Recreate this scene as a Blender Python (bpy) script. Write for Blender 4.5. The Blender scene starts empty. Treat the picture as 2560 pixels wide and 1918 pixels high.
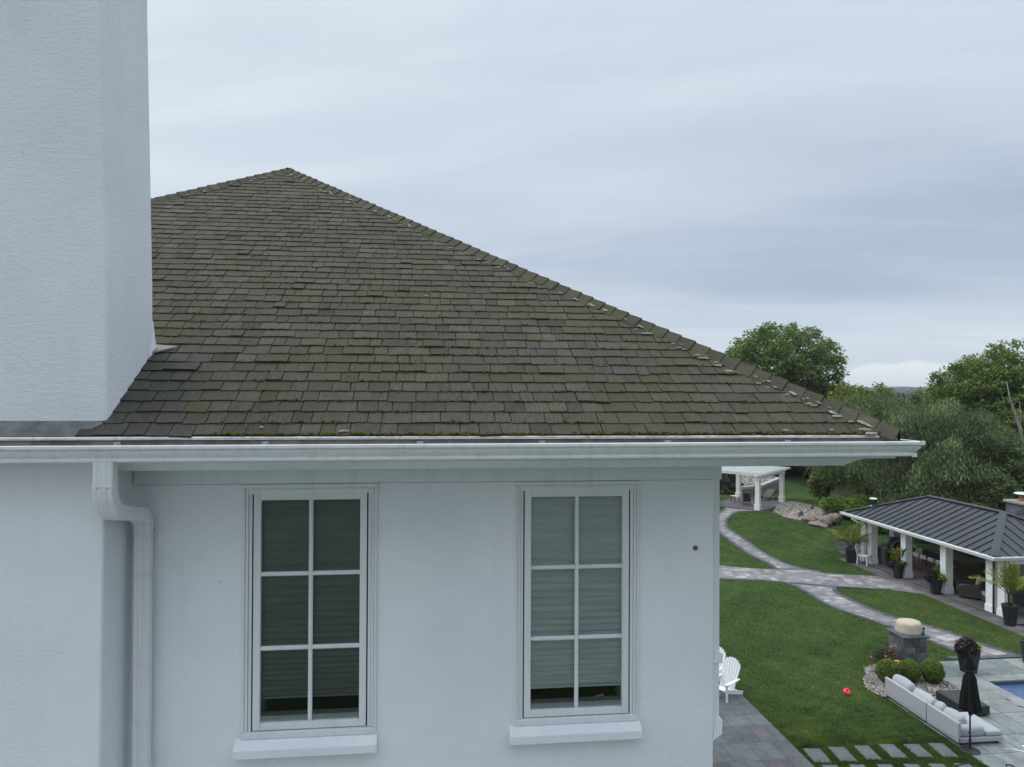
import bpy, bmesh, math, random
import numpy as np
from mathutils import Vector, Matrix, noise as mnoise

PI = math.pi
scn = bpy.context.scene
COL = scn.collection

# ------------------------------------------------------------------ camera
CAMZ = 9.3
YAW = 0.11172            # the house, pool and pavilion share one axis, turned by this much
CA, SA = math.cos(YAW), math.sin(YAW)
cam_d = bpy.data.cameras.new('camera')
cam_d.sensor_width = 36.0
cam_d.lens = 25.283
cam_d.clip_start = 0.05
cam_d.clip_end = 20000.0
cam = bpy.data.objects.new('camera', cam_d)
COL.objects.link(cam)
cam.matrix_world = (Matrix.Translation((0, 0, CAMZ)) @ Matrix.Rotation(PI / 2 + 0.0074, 4, 'X')
                    @ Matrix.Rotation(0.0047, 4, 'Z'))
scn.camera = cam

# ------------------------------------------------------------------ view, sky, sun
vs = scn.view_settings
vs.view_transform = 'Standard'
vs.look = 'None'
vs.exposure = 0.14
vs.gamma = 1.0
vs.use_curve_mapping = False
scn.cycles.max_bounces = 8
scn.cycles.transparent_max_bounces = 12
scn.cycles.use_denoising = True

SUN_EL, SUN_AZ = math.radians(46), math.radians(282)
world = bpy.data.worlds.new('World')
scn.world = world
world.use_nodes = True
wt = world.node_tree
for n in list(wt.nodes):
    wt.nodes.remove(n)


def wn(t, **k):
    n = wt.nodes.new(t)
    for a, b in k.items():
        setattr(n, a, b)
    return n


def wl(a, b):
    wt.links.new(a, b)


def wmath(op, a, b=None, c=None, clamp=False):
    n = wn('ShaderNodeMath', operation=op, use_clamp=clamp)
    for i, v in enumerate((a, b, c)):
        if v is None:
            continue
        if isinstance(v, (int, float)):
            n.inputs[i].default_value = v
        else:
            wl(v, n.inputs[i])
    return n.outputs[0]


def wmix(fac, a, b):
    n = wn('ShaderNodeMix', data_type='RGBA')
    for s, v in ((n.inputs[0], fac), (n.inputs[6], a), (n.inputs[7], b)):
        if isinstance(v, (int, float)):
            s.default_value = v
        elif isinstance(v, tuple):
            s.default_value = (v[0], v[1], v[2], 1)
        else:
            wl(v, s)
    return n.outputs[2]


def wnoise(vec, scale, detail=4, rough=0.5, dist=0.0):
    n = wn('ShaderNodeTexNoise')
    wl(vec, n.inputs['Vector'])
    n.inputs['Scale'].default_value = scale
    n.inputs['Detail'].default_value = detail
    n.inputs['Roughness'].default_value = rough
    n.inputs['Distortion'].default_value = dist
    return n.outputs['Fac']


def wrange(v, a, b, c=0.0, d=1.0):
    n = wn('ShaderNodeMapRange', interpolation_type='SMOOTHSTEP')
    wl(v, n.inputs[0])
    for i, x in enumerate((a, b, c, d)):
        n.inputs[i + 1].default_value = x
    return n.outputs[0]


def wcomb(x, y, z):
    n = wn('ShaderNodeCombineXYZ')
    for i, v in enumerate((x, y, z)):
        if isinstance(v, (int, float)):
            n.inputs[i].default_value = v
        else:
            wl(v, n.inputs[i])
    return n.outputs[0]


sky = wn('ShaderNodeTexSky', sky_type='NISHITA', sun_disc=False)
sky.sun_elevation = SUN_EL
sky.sun_rotation = SUN_AZ
tc = wn('ShaderNodeTexCoord')
sep = wn('ShaderNodeSeparateXYZ')
wl(tc.outputs['Generated'], sep.inputs[0])
dx, dy, dz = sep.outputs
zc = wmath('MAXIMUM', dz, 0.0)
den = wmath('ADD', zc, 0.16)
px = wmath('DIVIDE', dx, den)
py = wmath('DIVIDE', dy, den)
# stratus: a flat layer seen in perspective, its streaks running nearly across the view
sx = wmath('ADD', wmath('MULTIPLY', px, 0.42), wmath('MULTIPLY', py, -0.10))
sy = wmath('ADD', wmath('MULTIPLY', py, 1.35), wmath('MULTIPLY', px, 0.35))
lay = wcomb(sx, sy, 0.0)
broad = wnoise(wcomb(wmath('MULTIPLY', px, 0.35), wmath('MULTIPLY', py, 0.45), 3.1), 1.0, 3, 0.5, 0.3)
fine = wnoise(lay, 1.7, 7, 0.60, 0.5)
amt = wmath('ADD', wmath('MULTIPLY', broad, 0.54), wmath('MULTIPLY', fine, 0.56))
# cloud thickness grows to the right of the view and in a belt above the horizon
az = wmath('DIVIDE', dx, wmath('MAXIMUM', dy, 0.25))
azr = wrange(az, -0.75, 0.55)
belt = wmath('MULTIPLY', wrange(dz, 0.05, 0.15), wmath('SUBTRACT', 1.0, wrange(dz, 0.17, 0.40)))
thick = wmath('ADD', wmath('ADD', wmath('MULTIPLY', azr, 0.22), wmath('MULTIPLY', wmath('MULTIPLY', belt, azr), 0.31)),
              wmath('SUBTRACT', amt, 0.575))
thick = wrange(thick, -0.12, 0.62)
cl = wmix(thick, (7.35, 7.95, 8.65), (3.85, 4.65, 5.85))
mid = wmath('MULTIPLY', wmath('MULTIPLY', thick, wmath('SUBTRACT', 1.0, thick)), 1.6)
cl = wmix(mid, cl, (5.20, 6.15, 7.05))
# paler air towards the horizon, with a low bank of white mist on it
cl = wmix(wmath('MULTIPLY', wmath('SUBTRACT', 1.0, wrange(dz, 0.0, 0.085)), 0.75), cl, (6.5, 7.25, 7.9))
ang = wn('ShaderNodeMath', operation='ARCTAN2')
wl(dx, ang.inputs[0])
wl(dy, ang.inputs[1])
puff = wnoise(wcomb(wmath('MULTIPLY', ang.outputs[0], 13.0), wmath('MULTIPLY', dz, 34.0), 7.7), 1.0, 5, 0.5)
topz = wmath('ADD', -0.012, wmath('MULTIPLY', wnoise(wcomb(wmath('MULTIPLY', ang.outputs[0], 7.0), 0.0, 1.3), 1.0, 2, 0.5), 0.085))
edge = wmath('SUBTRACT', wmath('ADD', topz, wmath('MULTIPLY', wmath('SUBTRACT', puff, 0.5), 0.03)), dz)
bank = wrange(edge, 0.0, 0.007)
bank = wmath('MULTIPLY', bank, wrange(dz, -0.004, 0.016))
cl = wmix(wmath('MULTIPLY', bank, 0.85), cl, (8.3, 8.6, 8.9))
# the overcast is brightest overhead
zen = wmath('MULTIPLY', wrange(dz, 0.42, 1.0, 1.0, 2.6), wrange(wmath('SUBTRACT', wmath('MULTIPLY', dy, 1.0), wmath('MULTIPLY', zc, -1.0)), -0.9, 0.15, 0.58, 1.0))
zm = wn('ShaderNodeVectorMath', operation='SCALE')
wl(cl, zm.inputs[0])
wl(zen, zm.inputs['Scale'])
skymix = wmix(0.95, sky.outputs[0], zm.outputs[0])
bg = wn('ShaderNodeBackground')
wl(skymix, bg.inputs['Color'])
bg.inputs['Strength'].default_value = 0.1
wo = wn('ShaderNodeOutputWorld')
wl(bg.outputs[0], wo.inputs['Surface'])

sun_d = bpy.data.lights.new('sun', 'SUN')
sun_d.energy = 1.15
sun_d.angle = math.radians(42)
sun_d.color = (1.0, 0.97, 0.92)
sun = bpy.data.objects.new('sun', sun_d)
COL.objects.link(sun)
# direction towards the sun: azimuth measured like the sky texture's rotation
sdir = Vector((math.sin(SUN_AZ) * math.cos(SUN_EL), math.cos(SUN_AZ) * math.cos(SUN_EL), math.sin(SUN_EL)))
sun.rotation_euler = sdir.to_track_quat('Z', 'Y').to_euler()
sun.location = (0, -20, 60)


# ------------------------------------------------------------------ material helper
class NT:
    def __init__(self, name):
        self.m = bpy.data.materials.new(name)
        self.m.use_nodes = True
        self.t = self.m.node_tree
        self.b = self.t.nodes['Principled BSDF']
        self.out = self.t.nodes['Material Output']

    def n(self, typ, **k):
        n = self.t.nodes.new(typ)
        for a, b in k.items():
            setattr(n, a, b)
        return n

    def l(self, a, b):
        self.t.links.new(a, b)

    def put(self, s, v):
        if isinstance(v, (int, float)):
            s.default_value = v
        elif isinstance(v, tuple):
            s.default_value = (v + (1,))[:4] if s.type == 'RGBA' else v
        else:
            self.l(v, s)

    def math(self, op, a, b=None, c=None, clamp=False):
        n = self.n('ShaderNodeMath', operation=op, use_clamp=clamp)
        for i, v in enumerate((a, b, c)):
            if v is not None:
                self.put(n.inputs[i], v)
        return n.outputs[0]

    def mix(self, fac, a, b, blend='MIX'):
        n = self.n('ShaderNodeMix', data_type='RGBA', blend_type=blend)
        self.put(n.inputs[0], fac)
        self.put(n.inputs[6], a)
        self.put(n.inputs[7], b)
        return n.outputs[2]

    def rng(self, v, a, b, c=0.0, d=1.0):
        n = self.n('ShaderNodeMapRange', interpolation_type='SMOOTHSTEP')
        self.put(n.inputs[0], v)
        for i, x in enumerate((a, b, c, d)):
            n.inputs[i + 1].default_value = x
        return n.outputs[0]

    def obj(self):
        return self.n('ShaderNodeTexCoord').outputs['Object']

    def attr(self, name, out='Color'):
        return self.n('ShaderNodeAttribute', attribute_name=name).outputs[out]

    def sep(self, v):
        n = self.n('ShaderNodeSeparateXYZ')
        self.l(v, n.inputs[0])
        return n.outputs

    def mapv(self, v, scale=(1, 1, 1), rot=(0, 0, 0), loc=(0, 0, 0)):
        n = self.n('ShaderNodeMapping')
        self.l(v, n.inputs[0])
        n.inputs['Scale'].default_value = scale
        n.inputs['Rotation'].default_value = rot
        n.inputs['Location'].default_value = loc
        return n.outputs[0]

    def noise(self, v, scale, detail=3, rough=0.5, dist=0.0, out='Fac'):
        n = self.n('ShaderNodeTexNoise')
        self.l(v, n.inputs['Vector'])
        n.inputs['Scale'].default_value = scale
        n.inputs['Detail'].default_value = detail
        n.inputs['Roughness'].default_value = rough
        n.inputs['Distortion'].default_value = dist
        return n.outputs[out]

    def voro(self, v, scale, feature='F1', out='Distance', rand=1.0):
        n = self.n('ShaderNodeTexVoronoi', feature=feature)
        self.l(v, n.inputs['Vector'])
        n.inputs['Scale'].default_value = scale
        n.inputs['Randomness'].default_value = rand
        return n.outputs[out]

    def bump(self, h, strength=0.3, dist=0.01):
        n = self.n('ShaderNodeBump')
        self.l(h, n.inputs['Height'])
        n.inputs['Strength'].default_value = strength
        n.inputs['Distance'].default_value = dist
        self.l(n.outputs[0], self.b.inputs['Normal'])
        return n

    def set(self, base=None, rough=None, metal=None, spec=None):
        if base is not None:
            self.put(self.b.inputs['Base Color'], base)
        if rough is not None:
            self.put(self.b.inputs['Roughness'], rough)
        if metal is not None:
            self.put(self.b.inputs['Metallic'], metal)
        if spec is not None:
            self.b.inputs['Specular IOR Level'].default_value = spec
        return self


def mul(c, k):
    return (c[0] * k, c[1] * k, c[2] * k)


def plain(name, col, rough=0.6, var=0.15, scale=8.0, bump=0.0, bscale=60.0, metal=0.0, spec=0.5, dirt=None, dscale=2.0):
    """A paint, fabric or metal: its colour with some uneven wear."""
    m = NT(name)
    o = m.obj()
    n1 = m.noise(o, scale, 5, 0.6)
    c = m.mix(m.rng(n1, 0.3, 0.7), mul(col, 1 - var), mul(col, 1 + var))
    if dirt:
        c = m.mix(m.rng(m.noise(o, dscale, 6, 0.65), 0.52, 0.75, 0.0, 0.75), c, dirt)
    m.set(c, rough, metal, spec)
    m.put(m.b.inputs['Roughness'], m.rng(n1, 0.2, 0.8, max(0.02, rough - 0.08), min(1.0, rough + 0.08)))
    if bump:
        m.bump(m.noise(o, bscale, 3, 0.6), bump, 0.01)
    return m.m


def tinted(name, col, amp=1.0, rough=0.8, var=0.12, scale=12.0, attr='tint', spec=0.3, bump=0.0, bscale=30):
    """Each element carries its own colour in an attribute that multiplies the base."""
    m = NT(name)
    o = m.obj()
    c = m.mix(amp, col, m.attr(attr), 'MULTIPLY')
    n1 = m.noise(o, scale, 4, 0.6)
    c = m.mix(1.0, c, m.mix(n1, (1 - var * 2,) * 3, (1 + var * 2,) * 3), 'MULTIPLY')
    m.set(c, rough, 0.0, spec)
    if bump:
        m.bump(m.noise(o, bscale, 3, 0.6), bump, 0.01)
    return m.m


M = {}


# stucco: white paint over a sand float finish
def stucco():
    m = NT('white_stucco')
    o = m.obj()
    s = m.mapv(o, (0.55, 0.55, 1.25))
    g1 = m.noise(s, 74, 3, 0.6)
    g2 = m.noise(s, 24, 2, 0.5)
    big = m.noise(o, 0.9, 4, 0.6)
    streak = m.noise(m.mapv(o, (3.5, 3.5, 0.22)), 1.6, 5, 0.6)
    c = m.mix(m.rng(big, 0.36, 0.64), (0.755, 0.772, 0.815), (0.812, 0.825, 0.86))
    c = m.mix(m.rng(streak, 0.52, 0.85, 0.0, 0.22), c, (0.55, 0.56, 0.56))
    c = m.mix(m.rng(g1, 0.60, 0.75, 0.0, 0.10), c, (0.5, 0.5, 0.5))
    m.set(c, 0.85, 0.0, 0.25)
    h = m.math('ADD', m.math('MULTIPLY', g1, 0.75), m.math('MULTIPLY', g2, 0.5))
    m.bump(h, 0.46, 0.012)
    return m.m


M['stucco'] = stucco()


def painted_trim():
    m = NT('white_painted_trim')
    o = m.obj()
    streak = m.noise(m.mapv(o, (7, 7, 0.6)), 1.5, 5, 0.65)
    spots = m.noise(o, 34, 3, 0.7)
    c = m.mix(m.rng(streak, 0.45, 0.8), (0.73, 0.755, 0.775), (0.63, 0.655, 0.675))
    c = m.mix(m.rng(spots, 0.68, 0.78, 0.0, 0.5), c, (0.36, 0.36, 0.35))
    m.set(c, 0.45, 0.0, 0.4)
    return m.m


M['trim'] = painted_trim()


def gutter_paint():
    m = NT('white_gutter_enamel')
    o = m.obj()
    x, y, z = m.sep(o)
    streak = m.noise(m.mapv(o, (16, 16, 0.35)), 1.0, 6, 0.7)
    blot = m.noise(m.mapv(o, (1.6, 1.6, 6)), 1.3, 4, 0.6)
    c = m.mix(m.rng(streak, 0.42, 0.80, 0.0, 0.55), (0.76, 0.77, 0.785), (0.50, 0.525, 0.53))
    c = m.mix(m.rng(blot, 0.5, 0.75, 0.0, 0.5), c, (0.56, 0.58, 0.585))
    m.set(c, 0.35, 0.0, 0.45)
    return m.m


M['gutter'] = gutter_paint()
M['gutter_in'] = plain('gutter_silt', (0.27, 0.235, 0.20), 0.75, 0.35, 5.0, 0.2, 40, dirt=(0.12, 0.10, 0.08), dscale=3.0)
M['bracket'] = plain('galvanised_bracket', (0.55, 0.54, 0.55), 0.4, 0.25, 40, metal=0.7)
M['white_metal'] = plain('white_enamel', (0.74, 0.75, 0.755), 0.4, 0.06, 6, dirt=(0.55, 0.56, 0.56), dscale=5)
M['drip'] = plain('drip_edge_aluminium', (0.62, 0.60, 0.60), 0.45, 0.12, 9, dirt=(0.25, 0.23, 0.22), dscale=14)


def shingle_mat():
    m = NT('weathered_slate_shingle')
    t = m.attr('tint')
    uv = m.attr('suv', 'Vector')
    u, v, rr = m.sep(uv)
    ts = m.n('ShaderNodeSeparateColor')
    m.l(t, ts.inputs[0])
    tone, age, hue = ts.outputs
    o = m.obj()
    c = m.mix(tone, (0.037, 0.034, 0.029), (0.104, 0.095, 0.075))
    c = m.mix(m.rng(hue, 0.86, 0.99, 0.0, 0.6), c, (0.052, 0.050, 0.050))
    grain = m.noise(m.mapv(uv, (85, 9, 1)), 1.0, 4, 0.7)
    c = m.mix(1.0, c, m.mix(m.rng(grain, 0.25, 0.75), (0.66, 0.66, 0.66), (1.32, 1.32, 1.32)), 'MULTIPLY')
    speck = m.noise(o, 120, 2, 0.7)
    c = m.mix(m.math('MULTIPLY', m.rng(speck, 0.54, 0.72, 0.0, 0.6), age), c, (0.185, 0.170, 0.130))
    patch = m.noise(o, 3.2, 5, 0.65)
    stain = m.noise(m.mapv(uv, (14, 5, 1)), 1.0, 3, 0.6)
    c = m.mix(m.math('MULTIPLY', m.rng(stain, 0.56, 0.74, 0.0, 0.7), age), c, (0.030, 0.029, 0.027))
    # thin algae film over the old shingles, thicker moss along the butt edges
    olive = m.mix(m.rng(patch, 0.35, 0.7), (0.066, 0.060, 0.036), (0.082, 0.078, 0.034))
    c = m.mix(m.math('MULTIPLY', m.math('MULTIPLY', m.rng(m.noise(o, 1.1, 4, 0.6), 0.40, 0.66, 0.10, 0.80), age),
                     m.rng(speck, 0.35, 0.6, 0.45, 1.0)), c, olive)
    edge = m.math('SUBTRACT', 1.0, m.rng(v, 0.0, 0.05))
    en = m.noise(m.mapv(o, (1, 1, 1)), 26, 4, 0.7)
    moss = m.math('MULTIPLY', m.math('MULTIPLY', edge, age), m.rng(m.math('ADD', en, m.math('MULTIPLY', patch, 0.5)), 0.62, 0.84))
    c = m.mix(m.math('MULTIPLY', moss, 0.85), c, (0.070, 0.074, 0.020))
    # lime-pale lichen flecks, rare
    lv = m.noise(o, 9.0, 2, 0.5)
    lw = m.noise(o, 55.0, 3, 0.6)
    c = m.mix(m.math('MULTIPLY', m.math('MULTIPLY', m.rng(lv, 0.80, 0.84), m.rng(lw, 0.5, 0.58)), age), c, (0.38, 0.40, 0.31))
    m.set(c, 0.88, 0.0, 0.25)
    m.put(m.b.inputs['Roughness'], m.math('SUBTRACT', 0.92, m.math('MULTIPLY', m.math('SUBTRACT', 1.0, age), 0.25)))
    m.bump(m.math('ADD', grain, m.math('MULTIPLY', speck, 0.6)), 0.45, 0.006)
    return m.m


M['shingle'] = shingle_mat()


def lichen_mat():
    m = NT('pale_lichen')
    o = m.obj()
    n1 = m.noise(o, 60, 4, 0.7)
    c = m.mix(m.rng(n1, 0.35, 0.65), (0.17, 0.18, 0.13), (0.37, 0.39, 0.31))
    m.set(c, 0.95, 0.0, 0.1)
    m.bump(n1, 0.6, 0.01)
    return m.m


M['lichen'] = lichen_mat()
M['moss'] = tinted('moss_cushion', (0.080, 0.086, 0.024), 1.0, 0.95, 0.25, 90, spec=0.1)
M['flash_dark'] = plain('slate_flashing', (0.085, 0.098, 0.10), 0.55, 0.35, 9, dirt=(0.16, 0.20, 0.19), dscale=5)
M['flash_tan'] = plain('tan_step_flashing', (0.22, 0.185, 0.16), 0.5, 0.15, 20)


def glass_mat(name, tint, refl):
    m = NT(name)
    t = m.t
    tr = m.n('ShaderNodeBsdfTransparent')
    tr.inputs[0].default_value = tint + (1,)
    gl = m.n('ShaderNodeBsdfGlossy')
    gl.inputs['Roughness'].default_value = 0.02
    fr = m.n('ShaderNodeFresnel')
    fr.inputs[0].default_value = 1.5
    mx = m.n('ShaderNodeMixShader')
    m.put(mx.inputs[0], m.math('ADD', m.math('MULTIPLY', fr.outputs[0], 1.3), refl))
    m.l(tr.outputs[0], mx.inputs[1])
    m.l(gl.outputs[0], mx.inputs[2])
    m.l(mx.outputs[0], m.out.inputs['Surface'])
    return m.m


M['pane'] = glass_mat('window_glass', (0.93, 0.95, 0.94), 0.0)


def shade_mat(name, col):
    m = NT(name)
    o = m.obj()
    n1 = m.noise(m.mapv(o, (0.6, 1, 9)), 3.0, 3, 0.6)
    c = m.mix(m.rng(n1, 0.3, 0.7), mul(col, 0.9), mul(col, 1.08))
    m.set(c, 0.8, 0.0, 0.2)
    return m.m


M['blind_dark'] = shade_mat('grey_pleated_shade', (0.30, 0.34, 0.325))
M['blind_pale'] = shade_mat('pale_pleated_shade', (0.90, 0.95, 0.955))
M['rubber'] = plain('black_gasket', (0.02, 0.02, 0.02), 0.6)
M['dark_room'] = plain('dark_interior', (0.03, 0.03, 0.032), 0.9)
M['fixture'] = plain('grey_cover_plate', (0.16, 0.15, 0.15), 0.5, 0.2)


# ------------------------------------------------------------------ mesh helper
class MB:
    def __init__(self):
        self.v = []
        self.f = []
        self.mi = []
        self.va = []          # per-vertex tint

    def add(self, vs, fs, mi=0, tint=None):
        o = len(self.v)
        self.v += [tuple(p) for p in vs]
        self.f += [tuple(i + o for i in f) for f in fs]
        self.mi += [mi] * len(fs)
        self.va += [tint or (1, 1, 1)] * len(vs)

    def box(self, x0, x1, y0, y1, z0, z1, mi=0, tint=None, top=None):
        """top=(ix,iy) insets the top face (a batter)."""
        ix, iy = top or (0, 0)
        vs = [(x0, y0, z0), (x1, y0, z0), (x1, y1, z0), (x0, y1, z0),
              (x0 + ix, y0 + iy, z1), (x1 - ix, y0 + iy, z1), (x1 - ix, y1 - iy, z1), (x0 + ix, y1 - iy, z1)]
        self.add(vs, [(3, 2, 1, 0), (4, 5, 6, 7), (0, 1, 5, 4), (1, 2, 6, 5), (2, 3, 7, 6), (3, 0, 4, 7)], mi, tint)

    def bar(self, p, q, w, h, mi=0, tint=None, up=(0, 0, 1)):
        """A straight bar of section w x h from p to q."""
        p, q = Vector(p), Vector(q)
        d = (q - p).normalized()
        u = Vector(up)
        s = d.cross(u)
        if s.length < 1e-5:
            s = d.cross(Vector((1, 0, 0)))
        s.normalize()
        u = s.cross(d).normalized()
        vs = []
        for e in (p, q):
            for a, b in ((-1, -1), (1, -1), (1, 1), (-1, 1)):
                vs.append(e + s * (a * w / 2) + u * (b * h / 2))
        self.add(vs, [(0, 1, 2, 3), (7, 6, 5, 4), (4, 5, 1, 0), (5, 6, 2, 1), (6, 7, 3, 2), (7, 4, 0, 3)], mi, tint)

    def sweep(self, pts, prof, closed=True, mi=0, up=(0, 0, 1), scales=None, caps=True):
        """Profile (list of (side, up)) carried along pts; mitred by averaging tangents."""
        pts = [Vector(p) for p in pts]
        n = len(pts)
        k = len(prof)
        base = len(self.v)
        prev_u = Vector(up)
        for i, p in enumerate(pts):
            a = (pts[i] - pts[i - 1]).normalized() if i > 0 else (pts[1] - pts[0]).normalized()
            b = (pts[i + 1] - pts[i]).normalized() if i < n - 1 else a
            t = (a + b).normalized()
            s = t.cross(prev_u)
            if s.length < 1e-4:
                s = t.cross(Vector((0, 1, 0)))
            s.normalize()
            u = s.cross(t).normalized()
            prev_u = u
            sc = scales[i] if scales else 1.0
            for (x, y) in prof:
                self.v.append(tuple(p + s * (x * sc) + u * (y * sc)))
                self.va.append((1, 1, 1))
        for i in range(n - 1):
            for j in range(k if closed else k - 1):
                j2 = (j + 1) % k
                self.f.append((base + i * k + j, base + i * k + j2, base + (i + 1) * k + j2, base + (i + 1) * k + j))
                self.mi.append(mi)
        if closed and caps:
            self.f.append(tuple(base + j for j in range(k))[::-1])
            self.f.append(tuple(base + (n - 1) * k + j for j in range(k)))
            self.mi += [mi, mi]

    def tube(self, pts, radii, n=8, mi=0, caps=True):
        if isinstance(radii, (int, float)):
            radii = [radii] * len(pts)
        prof = [(math.cos(2 * PI * j / n), math.sin(2 * PI * j / n)) for j in range(n)]
        self.sweep(pts, prof, True, mi, scales=radii, caps=caps, up=(0.13, 0.97, 0.2))

    def lathe(self, prof, n=20, mi=0, c=(0, 0, 0), squash=(1, 1), wob=None, tint=None):
        """prof: (radius, z) from bottom to top."""
        base = len(self.v)
        for i, (r, z) in enumerate(prof):
            for j in range(n):
                a = 2 * PI * j / n
                k = wob(a, i) if wob else 1.0
                self.v.append((c[0] + r * k * math.cos(a) * squash[0], c[1] + r * k * math.sin(a) * squash[1], c[2] + z))
                self.va.append(tint or (1, 1, 1))
        for i in range(len(prof) - 1):
            for j in range(n):
                j2 = (j + 1) % n
                self.f.append((base + i * n + j, base + i * n + j2, base + (i + 1) * n + j2, base + (i + 1) * n + j))
                self.mi.append(mi)
        self.f.append(tuple(base + j for j in range(n))[::-1])
        self.f.append(tuple(base + (len(prof) - 1) * n + j for j in range(n)))
        self.mi += [mi, mi]

    def poly(self, pts, z, mi=0):
        self.add([(p[0], p[1], z) for p in pts], [tuple(range(len(pts)))], mi)

    def slab(self, pts, z0, z1, mi=0, mi_side=None):
        """A flat slab of any outline (counter-clockwise)."""
        n = len(pts)
        vs = [(p[0], p[1], z0) for p in pts] + [(p[0], p[1], z1) for p in pts]
        self.add(vs, [tuple(range(n, 2 * n))], mi)
        o = len(self.v) - 2 * n
        for i in range(n):
            j = (i + 1) % n
            self.f.append((o + i, o + j, o + n + j, o + n + i))
            self.mi.append(mi if mi_side is None else mi_side)

    def blob(self, c, r, sub=2, amp=0.25, freq=1.3, seed=0.0, mi=0, flat=None, tint=None):
        """A rock or cushion: a sphere pushed in and out by noise."""
        bm = bmesh.new()
        bmesh.ops.create_icosphere(bm, subdivisions=sub, radius=1.0)
        rx, ry, rz = r
        vs = []
        for v in bm.verts:
            p = v.co
            k = 1 + amp * mnoise.noise(p * freq + Vector((seed, seed * 1.7, seed * 0.3)))
            q = Vector((p.x * rx * k, p.y * ry * k, p.z * rz * k))
            if flat is not None and q.z < flat:
                q.z = flat
            vs.append((c[0] + q.x, c[1] + q.y, c[2] + q.z))
        fs = [tuple(v.index for v in f.verts) for f in bm.faces]
        bm.free()
        self.add(vs, fs, mi, tint)

    def build(self, name, mats, parent=None, smooth=False, bevel=0.0, seg=2, tint=False, angle=None):
        me = bpy.data.meshes.new(name)
        me.from_pydata(self.v, [], self.f)
        if not isinstance(mats, (list, tuple)):
            mats = [mats]
        for mm in mats:
            me.materials.append(mm)
        if len(mats) > 1:
            me.polygons.foreach_set('material_index', self.mi)
        if tint:
            at = me.color_attributes.new('tint', 'FLOAT_COLOR', 'POINT')
            at.data.foreach_set('color', np.array([c + (1,) for c in self.va], dtype=np.float32).ravel())
        if smooth:
            me.polygons.foreach_set('use_smooth', [True] * len(me.polygons))
        me.update()
        o = bpy.data.objects.new(name, me)
        COL.objects.link(o)
        if parent:
            o.parent = parent
        if bevel:
            b = o.modifiers.new('edge', 'BEVEL')
            b.width = bevel
            b.segments = seg
            b.limit_method = 'ANGLE'
            b.angle_limit = math.radians(40)
        return o


def tag(o, label, cat, group=None):
    o['label'] = label
    o['category'] = cat
    if group:
        o['group'] = group
    return o


def thing(name, label, cat, loc=(0, 0, 0), rz=0.0, group=None, scale=None):
    o = bpy.data.objects.new(name, None)
    o.empty_display_size = 0.2
    COL.objects.link(o)
    o.location = loc
    o.rotation_euler = (0, 0, rz)
    if scale:
        o.scale = (scale,) * 3 if isinstance(scale, (int, float)) else scale
    return tag(o, label, cat, group)


def struct(o):
    o['kind'] = 'structure'
    return o


KIDS = {}


def dup(root, loc, rz=0.0, label=None, group=None, scale=None):
    """A copy of a thing with copies of its parts and their sub-parts; mesh data is shared."""
    if root.name not in KIDS:
        KIDS[root.name] = [(c, list(c.children)) for c in root.children]
    r = root.copy()
    COL.objects.link(r)
    r.location = loc
    r.rotation_euler = (0, 0, rz)
    if scale:
        r.scale = (scale,) * 3 if isinstance(scale, (int, float)) else scale
    if label:
        r['label'] = label
    if group:
        r['group'] = group
    for c, gs in KIDS[root.name]:
        d = c.copy()
        COL.objects.link(d)
        d.parent = r
        for g in gs:
            h = g.copy()
            COL.objects.link(h)
            h.parent = d
    return r


def pf(x, y, z=0.0):
    """A point of the property's own frame (turned by YAW) in the world."""
    return (x * CA - y * SA, x * SA + y * CA, z)


def rrect(w, h, r, n=3):
    """Rounded rectangle profile."""
    out = []
    for cx, cy, a0 in ((w / 2 - r, h / 2 - r, 0), (-w / 2 + r, h / 2 - r, 90), (-w / 2 + r, -h / 2 + r, 180), (w / 2 - r, -h / 2 + r, 270)):
        for i in range(n + 1):
            a = math.radians(a0 + 90 * i / n)
            out.append((cx + r * math.cos(a), cy + r * math.sin(a)))
    return out


def cushion(mb, x0, x1, y0, y1, z0, z1, mi=0, puff=0.05, n=8, rot=None, org=None):
    """A stuffed pad: a box whose faces swell and whose edges are soft."""
    bm = bmesh.new()
    bmesh.ops.create_cube(bm, size=2.0)
    bmesh.ops.subdivide_edges(bm, edges=bm.edges[:], cuts=n, use_grid_fill=True)
    cx, cy, cz = (x0 + x1) / 2, (y0 + y1) / 2, (z0 + z1) / 2
    hx, hy, hz = (x1 - x0) / 2, (y1 - y0) / 2, (z1 - z0) / 2
    rr = min(hx, hy, hz) * 0.7
    vs = []
    for v in bm.verts:
        p = v.co
        q = Vector((p.x * hx, p.y * hy, p.z * hz))
        core = Vector((max(-hx + rr, min(hx - rr, q.x)), max(-hy + rr, min(hy - rr, q.y)), max(-hz + rr, min(hz - rr, q.z))))
        d = q - core
        if d.length > 1e-6:
            q = core + d.normalized() * rr
        sw = puff * (1 - p.x ** 2) * (1 - p.y ** 2) + puff * 0.25 * (1 - p.z ** 2)
        nrm = Vector((p.x ** 5, p.y ** 5, p.z ** 5))
        q += nrm * sw
        q = Vector((cx, cy, cz)) + q
        if rot is not None:
            q = org + rot @ (q - org)
        vs.append(tuple(q))
    fs = [tuple(v.index for v in f.verts) for f in bm.faces]
    bm.free()
    mb.add(vs, fs, mi)


# ================================================================== THE HOUSE
R = random.Random(11)
ZE = CAMZ - 0.363            # height of the eave
SL = 0.6215                  # roof slope
PH = math.atan(SL)
CP, SP = math.cos(PH), math.sin(PH)
S = 6.08                     # half span
WY = 0.667                   # main wall behind the eave line
WXR = -1.295                 # right wall
XL = -2 * S
DEEP = 2 * S + 3.0


def zr(v):
    return CAMZ + v


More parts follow.
